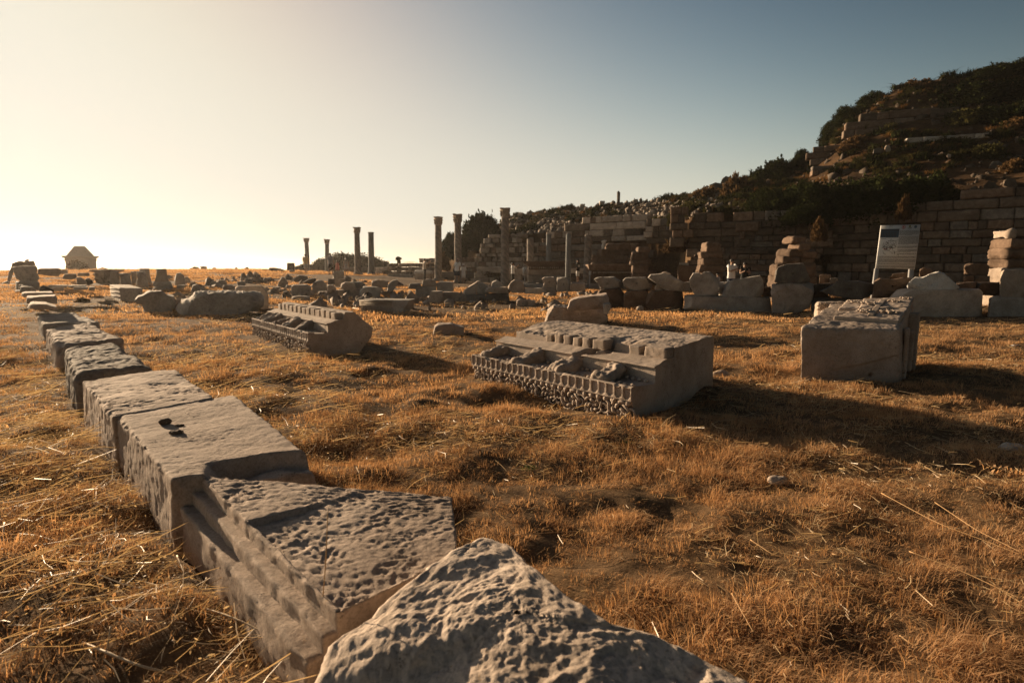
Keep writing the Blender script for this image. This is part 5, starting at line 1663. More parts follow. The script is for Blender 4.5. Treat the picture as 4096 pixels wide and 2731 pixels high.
# low marble parapets at the back of the court
for k, (lab, x0, x1, y0, y1, Y, sd, mt) in enumerate([
        ('low pale parapet wall left of the striped column', 1097, 1152, 616, 640, 46, 30, 'grey'), ('low pale parapet wall right of the striped column', 1172, 1200, 614, 645, 45, 31, 'warm'),
        ('low dark parapet behind the man with the shoulder bag', 1012, 1084, 626, 650, 48, 32, 'dark'), ('low block wall between the third and fifth columns', 880, 952, 624, 642, 52, 33, 'grey'),
        ('stepped marble base behind the man in the dark shirt', 1312, 1352, 610, 650, 42, 34, 'grey'), ('far low boundary wall on the left skyline', 440, 586, 619, 630, 76, 35, 'tomb'),
        ('low wall of pale blocks behind the third column', 800, 880, 616, 630, 66, 36, 'rubble')]):
    a, b = rz_pt(x0, Y), rz_pt(x1, Y - .2)
    zb_ = gz_at((a[0] + b[0]) / 2, Y) - .1
    wall('parapet_wall', lab, a, b, min(zb_, zpx(y1, Y)), [(0, zpx(y0, Y)), (1, zpx(y0, Y))], .5, 1.3 if k != 5 else 2.4, mt, .5, sd, jit=.015, proud=.01, group='low parapet walls')
# upper terrace walls on the slope
Yu = 42.0
def c7(x, y):
    return cv(7, x, y)
def uw(lab, x0, x1, tops, y1, Y0, Y1, sd, ch=.52, bl=1.5, gaps=(), mat='brown', mats=('wall',)):
    a, b = rz_pt(c7(x0, 0)[0], Y0), rz_pt(c7(x1, 0)[0], Y1)
    Ym = (Y0 + Y1) / 2
    wall('upper_wall', lab, a, b, zpx(c7(0, y1)[1], Ym), [((x - x0) / (x1 - x0), zpx(c7(0, y)[1], Y0 + (Y1 - Y0) * (x - x0) / (x1 - x0))) for x, y in tops], ch, bl, mat, .8, sd, gaps=gaps, group='upper terrace walls', mats=mats)
uw('upper terrace wall corner with stepped courses against the sky', 170, 500, [(170, 885), (345, 870), (346, 760), (500, 728)], 1085, 43.5, 42.5, 41)
uw('upper terrace wall rising in steps to the right', 480, 1120, [(480, 735), (481, 672), (590, 660), (600, 600), (960, 572), (1120, 545)], 870, 42.5, 41, 42, gaps=[(.62, .8, 0, 10.6)])
uw('upper terrace wall with a dark hollow, right part', 1080, 1700, [(1080, 640), (1270, 590), (1350, 540), (1700, 500)], 800, 41, 39.6, 43, gaps=[(.36, .68, 0, 10.0)])
uw('thin line of pale blocks on the slope below the upper walls', 1050, 1900, [(1050, 820), (1470, 780), (1760, 765), (1900, 770)], 850, 37.5, 36, 44, .34, 1.3, mat='warm', mats=('grey',))
uw('crumbling lower courses under the upper wall corner', 140, 900, [(140, 1090), (500, 1035), (900, 985)], 1180, 41, 39.6, 45, .40, 1.1, mat='dark', mats=('brown',))
# ruined piers standing before the terrace wall
def pier(lab, c, Y, blocks, mat, name='ruined_pier', group='ruined piers'):
    xs = [q for b_ in blocks for q in b_[:2]]
    o = at_y(*cv(c, sum(xs) / len(xs), blocks[-1][3]), Y)
    o[2] = gz_at(o[0], Y)
    root = empty(name, tuple(o), label=lab, category='pier', group=group)
    for k, (x0, x1, y0, y1) in enumerate(blocks):
        A, B = at_y(*cv(c, x0, y1), Y), at_y(*cv(c, x1, y0), Y)
        if k == len(blocks) - 1:
            A[2] = min(A[2], o[2] - .05)
        random.seed(k + int(x0))
        w_, h_ = B[0] - A[0], B[2] - A[2]
        hx = lambda z_, f: [(-w_ / 2 * f, .4, z_), (w_ / 2 * f, .4, z_), (w_ / 2 * f, -.4, z_), (-w_ / 2 * f, -.4, z_)]
        sd = k + int(x0)
        V, F = hexblock(hx(h_ / 2, random.uniform(.86, 1)), hx(-h_ / 2, random.uniform(.9, 1.02)), .06, .07, lambda W, w, d: .06 * fbm(W * 2.5 + sd, 4, sd, .6) + .05 * ridged(W * np.array([2, 2, 7]) + sd, 3, sd), 1.6, sd)
        bl_ = link('block', mesh_np('block', V, F, M[mat if not isinstance(mat, (list, tuple)) else mat[k]], True, 45), root, tuple(np.array([(A[0] + B[0]) / 2, Y + .4, (A[2] + B[2]) / 2]) - o))
        bl_.rotation_euler = (0, random.gauss(0, .03), random.gauss(0, .1))
pier('layered ruined pier behind the two people at the row', 8, 28, [(2100, 2320, 708, 822), (2035, 2352, 822, 915), (2050, 2340, 915, 1010), (2020, 2352, 1010, 1110), (2030, 2352, 1110, 1260)], 'brown')
pier('broken brown pier right of the statue', 8, 33, [(1190, 1350, 768, 835), (1105, 1330, 835, 940), (1105, 1350, 940, 1000), (1120, 1340, 1000, 1120), (1120, 1340, 1120, 1240)], 'brown')
pier('stepped brown blocks under the white statue', 8, 38, [(668, 770, 800, 882), (760, 1090, 722, 806), (770, 1100, 806, 880), (565, 1080, 880, 975), (560, 1080, 975, 1080), (560, 1100, 1080, 1260)], 'brown')
pier('heap of crumbling brown blocks left of the board', 5, 22, [(160, 310, 580, 640), (222, 345, 638, 710), (120, 262, 695, 770), (262, 410, 712, 775), (84, 262, 768, 832), (250, 400, 775, 850), (40, 410, 832, 960), (20, 420, 955, 1080)], 'brown')
pier('tall ruined pier with a white block on top at the right edge', 5, 18.5, [(2228, 2300, 515, 590), (2218, 2400, 600, 690), (2190, 2400, 690, 790), (2185, 2400, 790, 875), (2160, 2400, 875, 1010)], ['warm', 'brown', 'brown', 'brown', 'warm'])
# ---------------------------------------------------------------- loose rubble on the slope and ridge
def wedge_pts(n, d0, d1, seed, a0, a1):
    R = np.random.default_rng(seed)
    d = np.sqrt(d0 ** 2 + R.uniform(size=n) * (d1 ** 2 - d0 ** 2))
    x = d * R.uniform(a0, a1, n)
    k = vnoise(np.stack([x, d, x * 0], -1) * .35, 5) > -.1
    return x[k], d[k], R
def rubble_mesh(n, seed, P, S, mat, name, label):
    R = np.random.default_rng(seed)
    mb = MB()
    base = [MB().ellipsoid((0, 0, 0), (1, 1, 1), 6, 3).data() for _ in range(1)][0]
    for k in range(n):
        V, F = base
        V = V * R.uniform(.55, 1.2, 3)
        V = V + .3 * (R.uniform(-1, 1, V.shape)) * np.array([1, 1, .7])
        a = R.uniform(0, 6.28)
        Rm = np.array([[math.cos(a), -math.sin(a), 0], [math.sin(a), math.cos(a), 0], [0, 0, 1]])
        mb.add(V @ Rm.T * S[k] + P[k], F)
    V, F = mb.data()
    me = mesh_np(name, V, F, M[mat], False)
    return link(name, me, kind='stuff', label=label)
def slope_pts(n, seed, r0, r1, q0, q1, bias=1.0):
    R = np.random.default_rng(seed)
    r = R.uniform(r0, r1, n)
    q = q0 + (q1 - q0) * R.uniform(size=n) ** bias
    yw, yr = np.interp(r, _rr, _yw), np.interp(r, _rr, _yr)
    y = yw + .8 + (yr - yw - .8) * q
    x = r * y
    return x, y, R
x, y, R_ = slope_pts(2300, 5, -.1, .36, .0, 1.05)
z = G(x, y)
rubble_mesh(len(x), 6, np.stack([x, y, z], 1), R_.uniform(.06, .20, len(x)) * R_.choice([1, 1, 1, 1, 1.9], len(x)), 'rubble', 'slope_rubble', 'loose rubble covering the left slope and ridge of the hill')
x, y, R_ = slope_pts(1100, 7, .36, 1.05, .0, 1.02)
z = G(x, y)
rubble_mesh(len(x), 8, np.stack([x, y, z], 1), R_.uniform(.05, .16, len(x)) * R_.choice([1, 1, 1, 1, 2.2], len(x)), 'wall', 'hillside_rubble', 'loose stones strewn over the steep right hillside')
# individual boulders that stand out on the hill
for lab, c, pl_, Yo, m_ in [
        ('boulder jutting against the sky left of the dark bushes', 4, [(780, 150), (790, 90), (850, 68), (930, 85), (960, 130), (900, 165), (800, 170)], 49.5, 'dark'),
        ('dark boulder higher up behind the jutting boulder', 4, [(900, 68), (920, 25), (950, 8), (1000, 25), (990, 75)], 50, 'dark'),
        ('small boulder on the ridge left of the jutting boulder', 4, [(430, 245), (432, 225), (465, 222), (470, 245)], 53, 'rubble'),
        ('white stone on the hillside under the pale block line', 7, [(952, 900), (962, 882), (1000, 884), (1020, 940), (985, 968)], 37, 'warm'),
        ('round white stone lower right on the hillside', 7, [(1572, 990), (1590, 968), (1618, 975), (1622, 1000), (1590, 1006)], 33.5, 'warm'),
        ('rounded boulder on top of the terrace wall, right', 7, [(1940, 1390), (1950, 1290), (1990, 1245), (2050, 1245), (2130, 1330), (2140, 1395)], 26.6, 'wall'),
        ('round boulder beside the rounded boulder on the terrace wall', 7, [(1798, 1380), (1810, 1310), (1860, 1290), (1915, 1320), (1920, 1390), (1840, 1402)], 26.9, 'wall'),
        ('pointed boulder high on the right above the terrace wall', 7, [(2140, 1280), (2150, 1230), (2210, 1208), (2270, 1230), (2290, 1290), (2200, 1310)], 27.6, 'wall'),
        ('dark boulder on the slope under the pale block line', 7, [(832, 960), (840, 925), (885, 903), (945, 915), (952, 960)], 37.2, 'dark'),
        ('pale blunt boulder at the right end of the pale block line', 7, [(1775, 850), (1785, 790), (1840, 770), (1915, 772), (1925, 830), (1880, 852)], 36, 'warm'),
        ('big dark rock on the right part of the slope', 7, [(1990, 1110), (2030, 1050), (2090, 1035), (2140, 1060), (2130, 1110)], 31.5, 'dark'),
        ('stack of rough stones near the top right of the hill', 7, [(2175, 420), (2185, 330), (2230, 295), (2280, 310), (2270, 420)], 41.5, 'brown')]:
    rock(lab, c, pl_, Y=Yo, T=.9, mat=m_, name='hill_boulder', cat='boulder', group='boulders on the hill', nu=56, amp=.07)
# ---------------------------------------------------------------- bushes
M['bush'] = leafy('dark_shrub_leaves', (.007, .010, .004), (.030, .036, .013), .15, rough=.5, scale=2.0)
M['bush2'] = leafy('olive_shrub_leaves', (.022, .022, .008), (.075, .068, .024), .25, scale=2.0)
M['drybush'] = leafy('dry_shrub_twigs', (.045, .026, .013), (.135, .08, .036), .3, scale=3.0)
M['twig'] = plain('brown_twigs', (.07, .05, .035), .9)
def bush_mesh(name, nclump, leaf, mat, seed, spiky=.25, ragged=.25, nleaf=26, flatb=.0):
    R = np.random.default_rng(seed)
    # clump centres through a lumpy dome of unit radius
    d = R.normal(size=(nclump, 3))
    d[:, 2] = np.abs(d[:, 2]) * .9 - .08
    d /= np.linalg.norm(d, axis=1)[:, None]
    lump = 1 + ragged * fbm(d * 2.2 + seed, 3, seed)
    rr = R.uniform(.25, 1, nclump) ** .45 * lump
    C = d * rr[:, None]
    V, F = [], []
    n = nclump * nleaf
    ci = np.repeat(np.arange(nclump), nleaf)
    off = R.normal(size=(n, 3)) * .075
    pos = C[ci] + off
    dirn = d[ci] * .7 + R.normal(size=(n, 3)) * .55 + np.array([0, 0, spiky * 2])
    dirn /= np.linalg.norm(dirn, axis=1)[:, None]
    sd = np.cross(dirn, R.normal(size=(n, 3)))
    sd /= np.linalg.norm(sd, axis=1)[:, None]
    L = leaf * R.uniform(.6, 1.5, n)[:, None]
    w = L * .32
    V = np.stack([pos, pos + dirn * L * .5 + sd * w, pos + dirn * L, pos + dirn * L * .5 - sd * w], 1).reshape(-1, 3)
    F = np.arange(4 * n).reshape(-1, 4)
    return mesh_np(name, V, F, mat, False)
def stem_mesh(seed, n=9):
    R = np.random.default_rng(seed)
    mb = MB()
    for k in range(n):
        a = R.uniform(0, 6.28)
        e = np.array([math.cos(a) * R.uniform(.2, .8), math.sin(a) * R.uniform(.2, .8), R.uniform(.4, .85)])
        mb.tube([(0, 0, -.15), e * .5 + R.normal(size=3) * .05, e], [.04, .03, .012], 5)
    V, F = mb.data()
    return mesh_np('stem', V, F, M['twig'])
BM = {'a': bush_mesh('foliage', 520, .115, M['bush'], 1, .3), 'b': bush_mesh('foliage', 620, .085, M['bush'], 2, .15, .35), 'c': bush_mesh('foliage', 420, .10, M['bush2'], 3, .2, .35),
      'd': bush_mesh('foliage', 260, .17, M['drybush'], 4, .35, .3, 18)}
SM = stem_mesh(3)
def bush(label, px, py_base, Y, w_px, h_px, kind, rz=0.0, depth=None, group='shrubs', tilt=0.0, name='shrub'):
    B = at_y(px, py_base, Y)
    k = Y / FPX
    o = empty(name, tuple(B), rz, label=label, category='shrub', group=group)
    f = link('foliage', BM[kind], o)
    s = link('stem', SM, o)
    dp = depth if depth else w_px * k / 2
    o.scale = (w_px * k / 2 / 1.12, dp / 1.12, h_px * k / 1.22)
    o.rotation_euler = (0, tilt, rz)
    return o
bush('big round dark shrub behind the striped column', 1108, 560, 55, 96, 70, 'a', .3)
bush('dark shrub spilling down left of the pale cracked column', 1042, 590, 55, 62, 54, 'a', 1.1)
bush('dark scrub filling the gap below the big round shrub', 1085, 570, 54, 70, 40, 'b', 2.0)
bush('small dark round bush on the ridge beside the altar', 1308, 489, 61, 36, 20, 'b', .5)
bush('dark upright shrub against the sky above the bush mass', 1792, 432, 46, 118, 64, 'a', .2)
bush('long dark bush mass over the terrace wall, left part', 1780, 502, 32.6, 150, 72, 'b', .9)
bush('long dark bush mass over the terrace wall, middle part', 1880, 500, 31, 190, 84, 'b', 1.7)
bush('long dark bush mass over the terrace wall, right part', 2010, 492, 29.6, 200, 84, 'b', 2.6)
bush('dark bush hanging over the terrace wall, right end', 2110, 480, 28.6, 150, 78, 'b', .4)
bush('dark trailing bush below the middle of the bush mass', 1850, 512, 29.6, 110, 40, 'b', 3.0)
bush('dark bush left of the upper wall against the sky', 1912, 322, 47.5, 56, 44, 'b', .6)
bush('dark bush climbing behind the upper wall, lower', 1950, 290, 47, 80, 46, 'b', 1.3)
bush('dark bush climbing behind the upper wall, upper', 2010, 245, 47.5, 80, 32, 'b', 2.2)
bush('dark bush just left of the upper wall corner', 1842, 378, 46, 44, 34, 'b', 2.9)
bush('dry bristly shrub on the top skyline', 2100, 212, 46, 90, 22, 'd', .4)
bush('dark scrub on the top skyline at the right edge', 2300, 185, 44.5, 150, 32, 'b', 1.1)
bush('dark scrub covering the slope right of the upper walls, upper', 2240, 255, 42, 190, 60, 'b', 1.9)
bush('dark scrub covering the slope right of the upper walls, middle', 2300, 305, 38.5, 180, 62, 'b', .9)
bush('dark scrub right of the dark hollow', 2220, 300, 39, 120, 44, 'c', 2.4)
bush('yellow green shrub on the lower right slope', 2265, 372, 33.5, 80, 40, 'c', .7)
bush('green shrub growing on the terrace wall above the pilaster', 1590, 492, 36.6, 70, 30, 'c', .5)
bush('olive sprig on the terrace wall left of the pilaster', 1543, 514, 37.5, 22, 28, 'c', .9)
bush('reddish dry shrub under the jutting boulder', 1690, 470, 45, 80, 62, 'd', .5)
bush('orange dry shrub on the ridge left of the jutting boulder', 1622, 468, 48, 90, 34, 'd', 1.5)
bush('tall dry grass clump on the pilaster left of the board', 1880, 548, 27.4, 34, 44, 'd', .3)
bush('dry tuft with seed heads over the terrace wall above the board', 2075, 500, 26.6, 30, 46, 'd', 1.9)
bush('golden dry grass clump under the upper terrace wall', 1965, 345, 40.5, 70, 28, 'd', 2.3)
bush('dry clump on the slope right of the white hillside stone', 2140, 352, 36, 40, 20, 'd', .8)
bush('brown dry shrub on the slope near the right edge, upper', 2330, 300, 36, 70, 26, 'd', 2.8)
bush('brown dry shrub on the slope near the right edge, lower', 2325, 400, 30.5, 60, 30, 'd', 1.2)
bush('dry brown shrub before the rubble wall', 1020, 618, 50, 30, 34, 'd', .2)
bush('low dry scrub at the foot of the rubble wall', 1120, 632, 46.5, 60, 18, 'd', 1.0)
bush('dry scrub in the hollow behind the broken pier', 1570, 575, 34, 90, 34, 'd', 2.0)
bush('dark scrub on the low mound behind the walking family, left end', 700, 622, 84, 60, 16, 'b', .4)
bush('dark scrub on the low mound behind the walking family, left', 745, 622, 86, 60, 30, 'b', 1.2)
bush('dark scrub on the low mound behind the walking family, middle', 800, 622, 90, 120, 42, 'b', 2.1)
bush('dark scrub on the low mound behind the walking family, right', 855, 622, 88, 90, 32, 'b', 2.9)
bush('small bush behind the far boundary wall, left', 448, 622, 78, 22, 10, 'b', .3)
bush('small round bush behind the far boundary wall, right', 567, 622, 78, 12, 9, 'b', .8)
bush('small shrub below the tomb in the far left', 236, 622, 76, 22, 8, 'b', .8)
bush('dry grass clump before the tomb', 178, 622, 60, 46, 22, 'd', .8)
bush('small dark thorn bush in the grass, far left field', 190, 698, 19.5, 34, 14, 'd', .4)
# dry tussocks over the slopes
x, y, R_ = slope_pts(2600, 15, -.08, 1.05, .0, 1.0)
keep = (vnoise(np.stack([x, y, x * 0], -1) * .25, 3) > -.2) & ~((x / y > .5) & (x / y < .78) & (y > 39) & (y < 43) & (vnoise(np.stack([x, y, x * 0], -1) * .9, 8) > -.2))
x, y = x[keep], y[keep]
HT = (x, y, G(x, y))
# small fan palm
def palm():
    B = at_y(*cv(2, 1556, 575), 62)
    B[2] = gz_at(B[0], 62) - .05
    root = empty('fan_palm', tuple(B), label='small fan palm between the fourth and fifth columns', category='palm')
    mb = MB().tube([(0, 0, 0), (.05, 0, .9), (0, 0, 1.7)], [.28, .24, .2], 9)
    V, F = mb.data()
    link('trunk', mesh_np('trunk', V, F, M['twig']), root)
    top = at_y(*cv(2, 1556, 475), 62)[2] - B[2]
    R = np.random.default_rng(3)
    for k in range(18):
        a, el = R.uniform(0, 6.28), R.uniform(.1, 1.35)
        d = np.array([math.cos(a) * math.cos(el), math.sin(a) * math.cos(el), math.sin(el)])
        c0 = np.array([0, 0, 1.65])
        c1 = c0 + d * (top - 1.6) * .45
        mb = MB().tube([c0, c1], [.03, .02], 4)
        s = np.cross(d, [0, 0, 1.0])
        s /= np.linalg.norm(s) + 1e-6
        u_ = np.cross(s, d)
        for j in range(11):
            f = (j - 5) / 5 * 1.25
            e = d * math.cos(f) + s * math.sin(f)
            L = (top - 1.5) * .75
            q = np.cross(e, u_) * .13
            mb.add([c1 - q * .3, c1 + q * .3, c1 + e * L * .6 + q, c1 + e * L, c1 + e * L * .6 - q], [[0, 1, 2, 4], [4, 2, 3, 3]])
        V, F = mb.data()
        link('frond', mesh_np('frond', V, F, M['bush2'], False), root)
palm()
# pale far mountain beyond the water
P_ = []
for k, px in enumerate(np.linspace(905, 1010, 24)):
    hgt = 12 * math.exp(-((px - 940) / 26) ** 2) + 4 * math.exp(-((px - 975) / 20) ** 2)
    P_.append(at_y(px, 612 - hgt, 4600))
V = np.vstack([P_, [[p[0], p[1], -24.9] for p in P_], [[p[0], p[1] + 600, -24.9] for p in P_]])
n_ = len(P_)
F = [[i, i + 1, n_ + i + 1, n_ + i] for i in range(n_ - 1)] + [[i + 1, i, 2 * n_ + i, 2 * n_ + i + 1] for i in range(n_ - 1)]
M['far'] = plain('far_land', (.30, .29, .27), 1.0)
link('far_hills', mesh_np('far_hills', V, F, M['far']), kind='structure', label='pale distant mountain across the water')

# tumbled rubble between the field blocks
x, y, R_ = wedge_pts(420, 17, 34, 91, -.62, .30)
z = G(x, y)
rubble_mesh(len(x), 92, np.stack([x, y, z + .03], 1), R_.uniform(.07, .24, len(x)) * R_.choice([1, 1, 1.5], len(x)), 'rubble', 'field_rubble', 'small tumbled rubble lying between the field blocks')

# ---------------------------------------------------------------- people
M['skin'] = plain('skin', (.32, .19, .125), .6, .08)
M['hair'] = plain('dark_hair', (.018, .013, .010), .5, .3)
CL = {}
def cloth(name, col):
    if name not in CL:
        CL[name] = plain(name, col, .9, .10, 30)
    return CL[name]
def floral():
    m, nt, out = new_mat('floral_cloth')
    v, _ = obj_coords(nt)
    w = N_(nt, 'ShaderNodeTexVoronoi')
    w.inputs['Scale'].default_value = 14
    nt.links.new(v, w.inputs['Vector'])
    c = ramp(nt, w.outputs['Distance'], [(0.25, (.35, .10, .12)), (0.4, (.62, .58, .52)), (.8, (.66, .62, .56))])
    d = N_(nt, 'ShaderNodeBsdfDiffuse')
    nt.links.new(c, d.inputs[0])
    nt.links.new(d.outputs[0], out.inputs[0])
    return m
CL['floral'] = floral()
def etube(mb, P, RX, RY, n=14, cap=True):
    """rings with separate x and y radii stacked along P (mostly vertical)"""
    P = np.asarray(P, float)
    a = np.linspace(0, 2 * math.pi, n, endpoint=False)
    m = len(P)
    V = np.stack([P[:, 0:1] + np.asarray(RX)[:, None] * np.cos(a), P[:, 1:2] + np.asarray(RY)[:, None] * np.sin(a), np.repeat(P[:, 2:3], n, 1)], -1).reshape(-1, 3)
    F = [[i * n + j, i * n + (j + 1) % n, (i + 1) * n + (j + 1) % n, (i + 1) * n + j] for i in range(m - 1) for j in range(n)]
    return mb.add(V, F)
def person(label, px, py_feet, Y, H, face, top, bottom, arms=None, legs=None, bot_len=.30, dress=False, hair='short', hat=None, bag=False, phone=False, sleeve=.45, girth=1.0, z=None, lean=0.0, glasses=False, top_mat2=None):
    """face: direction the person looks, degrees from the camera axis (180 = away from camera, 0 = to the camera)"""
    B = at_y(px, py_feet, Y)
    zf = gz_at(B[0], Y) if z is None else z
    root = empty('person', (B[0], Y, zf), rad(face), label=label, category='person', group='visitors')
    k = H / 1.75
    S = lambda *p: tuple(np.array(p) * k)
    legs = legs or ((.0, .0), (.0, .0))
    J = {'pelvis': S(0, 0, .93), 'waist': S(0, -lean * .3, 1.08), 'chest': S(0, -lean * .7, 1.30), 'neck': S(0, -lean, 1.46), 'chin': S(0, -lean - .02, 1.53), 'head': S(0, -lean - .015, 1.62), 'crown': S(0, -lean, 1.71)}
    R = {'pelvis': (.145 * girth, .10 * girth), 'waist': (.125 * girth, .09 * girth), 'chest': (.155 * girth, .10 * girth), 'neck': (.055, .055), 'chin': (.065, .075), 'head': (.078, .095), 'crown': (.055, .065)}
    E = [('pelvis', 'waist'), ('waist', 'chest'), ('chest', 'neck'), ('neck', 'chin'), ('chin', 'head'), ('head', 'crown')]
    arms = arms or (((-.24, -.02, 1.12), (-.25, -.08, .86)), ((.24, -.02, 1.12), (.25, -.08, .86)))
    for s, nm in ((-1, 'l'), (1, 'r')):
        i = 0 if s < 0 else 1
        fy, ky = legs[i]
        J['hip' + nm] = S(s * .09, 0, .88)
        J['knee' + nm] = S(s * .10, ky - .01, .49)
        J['ankle' + nm] = S(s * .10, fy + .02, .09)
        J['toe' + nm] = S(s * .11, fy - .13, .03)
        el, ha = arms[i]
        J['sh' + nm] = S(s * .17, -lean * .95, 1.42)
        J['el' + nm] = S(*el)
        J['wr' + nm] = S(*ha)
        d = np.array(ha) - np.array(el)
        d /= np.linalg.norm(d)
        J['fi' + nm] = S(*(np.array(ha) + d * .10))
        R.update({'hip' + nm: (.088 * girth, .09 * girth), 'knee' + nm: (.055, .055), 'ankle' + nm: (.036, .038), 'toe' + nm: (.036, .025), 'sh' + nm: (.06, .06), 'el' + nm: (.040, .040), 'wr' + nm: (.028, .028), 'fi' + nm: (.022, .030)})
        E += [('pelvis', 'hip' + nm), ('hip' + nm, 'knee' + nm), ('knee' + nm, 'ankle' + nm), ('ankle' + nm, 'toe' + nm), ('chest', 'sh' + nm), ('sh' + nm, 'el' + nm), ('el' + nm, 'wr' + nm), ('wr' + nm, 'fi' + nm)]
    names = list(J)
    me = bpy.data.meshes.new('body')
    me.from_pydata([J[n] for n in names], [(names.index(a), names.index(b)) for a, b in E], [])
    me.materials.append(M['skin'])
    body = link('body', me, root)
    md = body.modifiers.new('skin', 'SKIN')
    md.use_smooth_shade = True
    for i, n in enumerate(names):
        sv = me.skin_vertices[0].data[i]
        sv.radius = (R[n][0] * k, R[n][1] * k)
        sv.use_root = (n == 'pelvis')
    sb = body.modifiers.new('sub', 'SUBSURF')
    sb.levels = sb.render_levels = 1
    # shirt or dress
    g = girth
    mb = MB()
    cz = lambda z_: -lean * np.clip((z_ - .93) / .53, 0, 1)
    if dress:
        zs = [.60, .80, 1.0, 1.12, 1.30, 1.40, 1.455]
        rx = [.25, .22, .18, .155, .17, .165, .10]
        ry = [.20, .18, .145, .125, .125, .11, .075]
    else:
        zs = [.86, .95, 1.08, 1.20, 1.32, 1.41, 1.465]
        rx = [.185 * g, .18 * g, .172 * g, .178 * g, .19 * g, .185, .085]
        ry = [.135 * g, .135 * g, .13 * g, .13 * g, .13 * g, .115, .075]
    etube(mb, [(0, cz(q) * k, q * k) for q in zs], np.array(rx) * k, np.array(ry) * k)
    if not dress or sleeve:
        for nm in 'lr':
            a, b = np.array(J['sh' + nm]), np.array(J['el' + nm])
            mb.tube([a * np.array([.8, 1, 1]) + [0, 0, .015 * k], a, a + (b - a) * (.5 + sleeve)], [.085 * k, .082 * k, .066 * k], 10)
    V, F = mb.data()
    link('dress' if dress else 'shirt', mesh_np('shirt', V, F, top), root)
    if top_mat2 is not None:
        mb = MB()
        etube(mb, [(0, cz(q) * k, q * k) for q in (1.17, 1.24, 1.31)], np.array([.182, .188, .194]) * k * g, np.array([.134, .136, .138]) * k * g)
        V, F = mb.data()
        link('shirt_panel', mesh_np('shirt_panel', V, F, top_mat2), root)
    if not dress:
        mb = MB()
        etube(mb, [(0, 0, q * k) for q in (.80, .86, .93, .99)], np.array([.17, .172, .168, .16]) * k * g, np.array([.125, .13, .125, .118]) * k * g)
        for nm in 'lr':
            a, b, c_ = np.array(J['hip' + nm]), np.array(J['knee' + nm]), np.array(J['ankle' + nm])
            if bot_len <= 1:
                mb.tube([a, a + (b - a) * .5, a + (b - a) * (.6 + bot_len)], [.10 * k * g, .095 * k * g, .09 * k], 12)
            else:
                mb.tube([a, b, c_ + [0, 0, .02]], [.10 * k * g, .075 * k, .065 * k], 12)
        V, F = mb.data()
        link('trousers' if bot_len > 1 else 'shorts', mesh_np('shorts', V, F, bottom), root)
    for nm in 'lr':
        a, b = np.array(J['ankle' + nm]), np.array(J['toe' + nm])
        mb = MB().tube([a + [0, .05 * k, -.055 * k], a + [0, 0, -.05 * k], b + [0, 0, .01 * k], b + [0, -.03 * k, .0]], [.035 * k, .048 * k, .045 * k, .02 * k], 8)
        V, F = mb.data()
        V[:, 2] = np.maximum(V[:, 2], .0)
        link('shoe', mesh_np('shoe', V, F, cloth('dark_shoe', (.05, .05, .05)) if not dress else cloth('pale_sandal', (.5, .45, .4))), root)
    hd = np.array(J['head'])
    mb = MB().ellipsoid(hd + np.array([0, .022, .03]) * k, (.086 * k, .098 * k, .088 * k), 14, 10)
    if hair == 'long':
        mb.tube([hd + np.array([0, .06, .04]) * k, hd + np.array([0, .10, -.10]) * k, hd + np.array([0, .10, -.30]) * k], [.08 * k, .075 * k, .035 * k], 9)
    V, F = mb.data()
    link('hair', mesh_np('hair', V, F, M['hair']), root)
    # face: nose and ears belong to the head, eyes dark
    mb = MB()
    for s in (-1, 1):
        mb.ellipsoid(hd + np.array([s * .032, -.088, .0]) * k, (.012 * k, .008 * k, .008 * k), 8, 5)
    V, F = mb.data()
    link('eyes', mesh_np('eyes', V, F, M['hair']), root, kind='stuff')
    mb = MB().tube([hd + np.array([0, -.088, .0]) * k, hd + np.array([0, -.112, -.035]) * k, hd + np.array([0, -.09, -.042]) * k], [.008 * k, .015 * k, .01 * k], 6)
    V, F = mb.data()
    link('nose', mesh_np('nose', V, F, M['skin']), root)
    for s in (-1, 1):
        mb = MB().ellipsoid(hd + np.array([s * .082, .005, -.01]) * k, (.012 * k, .022 * k, .032 * k), 8, 5)
        V, F = mb.data()
        link('ear', mesh_np('ear', V, F, M['skin']), root)
    if glasses:
        mb = MB().box(hd + np.array([0, -.095, .005]) * k, (.065 * k, .008 * k, .018 * k))
        V, F = mb.data()
        link('sunglasses', mesh_np('sunglasses', V, F, M['hair'], False), root)
    if hat:
        kind, hm = hat
        mb = MB()
        if kind == 'cap':
            mb.ellipsoid(hd + np.array([0, .01, .045]) * k, (.094 * k, .108 * k, .075 * k), 14, 8)
            mb.box(hd + np.array([0, -.135, .045]) * k, (.06 * k, .05 * k, .006 * k))
        else:
            mb.ellipsoid(hd + np.array([0, .01, .05]) * k, (.10 * k, .11 * k, .085 * k), 14, 8)
            mb.lathe(np.array([(.09, .03), (.15, .005), (.165, -.01), (.15, .0), (.09, .02)]) * k, 18, hd + np.array([0, .01, .03]) * k)
        V, F = mb.data()
        link('cap' if kind == 'cap' else 'sun_hat', mesh_np('hat', V, F, hm), root)
    if bag:
        mb = MB().box(np.array((.20, .06, .90)) * k, (.07 * k, .05 * k, .11 * k))
        mb.tube([np.array((.20, .10, 1.0)) * k, np.array((.02, .15, 1.22)) * k, np.array((-.13, .03, 1.46)) * k, np.array((.0, -.16, 1.25)) * k, np.array((.19, -.08, 1.0)) * k], .012 * k, 6)
        V, F = mb.data()
        link('shoulder_bag', mesh_np('bag', V, F, cloth('black_bag', (.02, .02, .025))), root)
    if phone:
        h = (np.array(J['fil']) + np.array(J['fir'])) / 2
        mb = MB().box(h + np.array([0, -.02, .04]) * k, (.04 * k, .006 * k, .075 * k))
        V, F = mb.data()
        link('phone', mesh_np('phone', V, F, cloth('black_phone', (.02, .02, .022)), False), root)
    return root
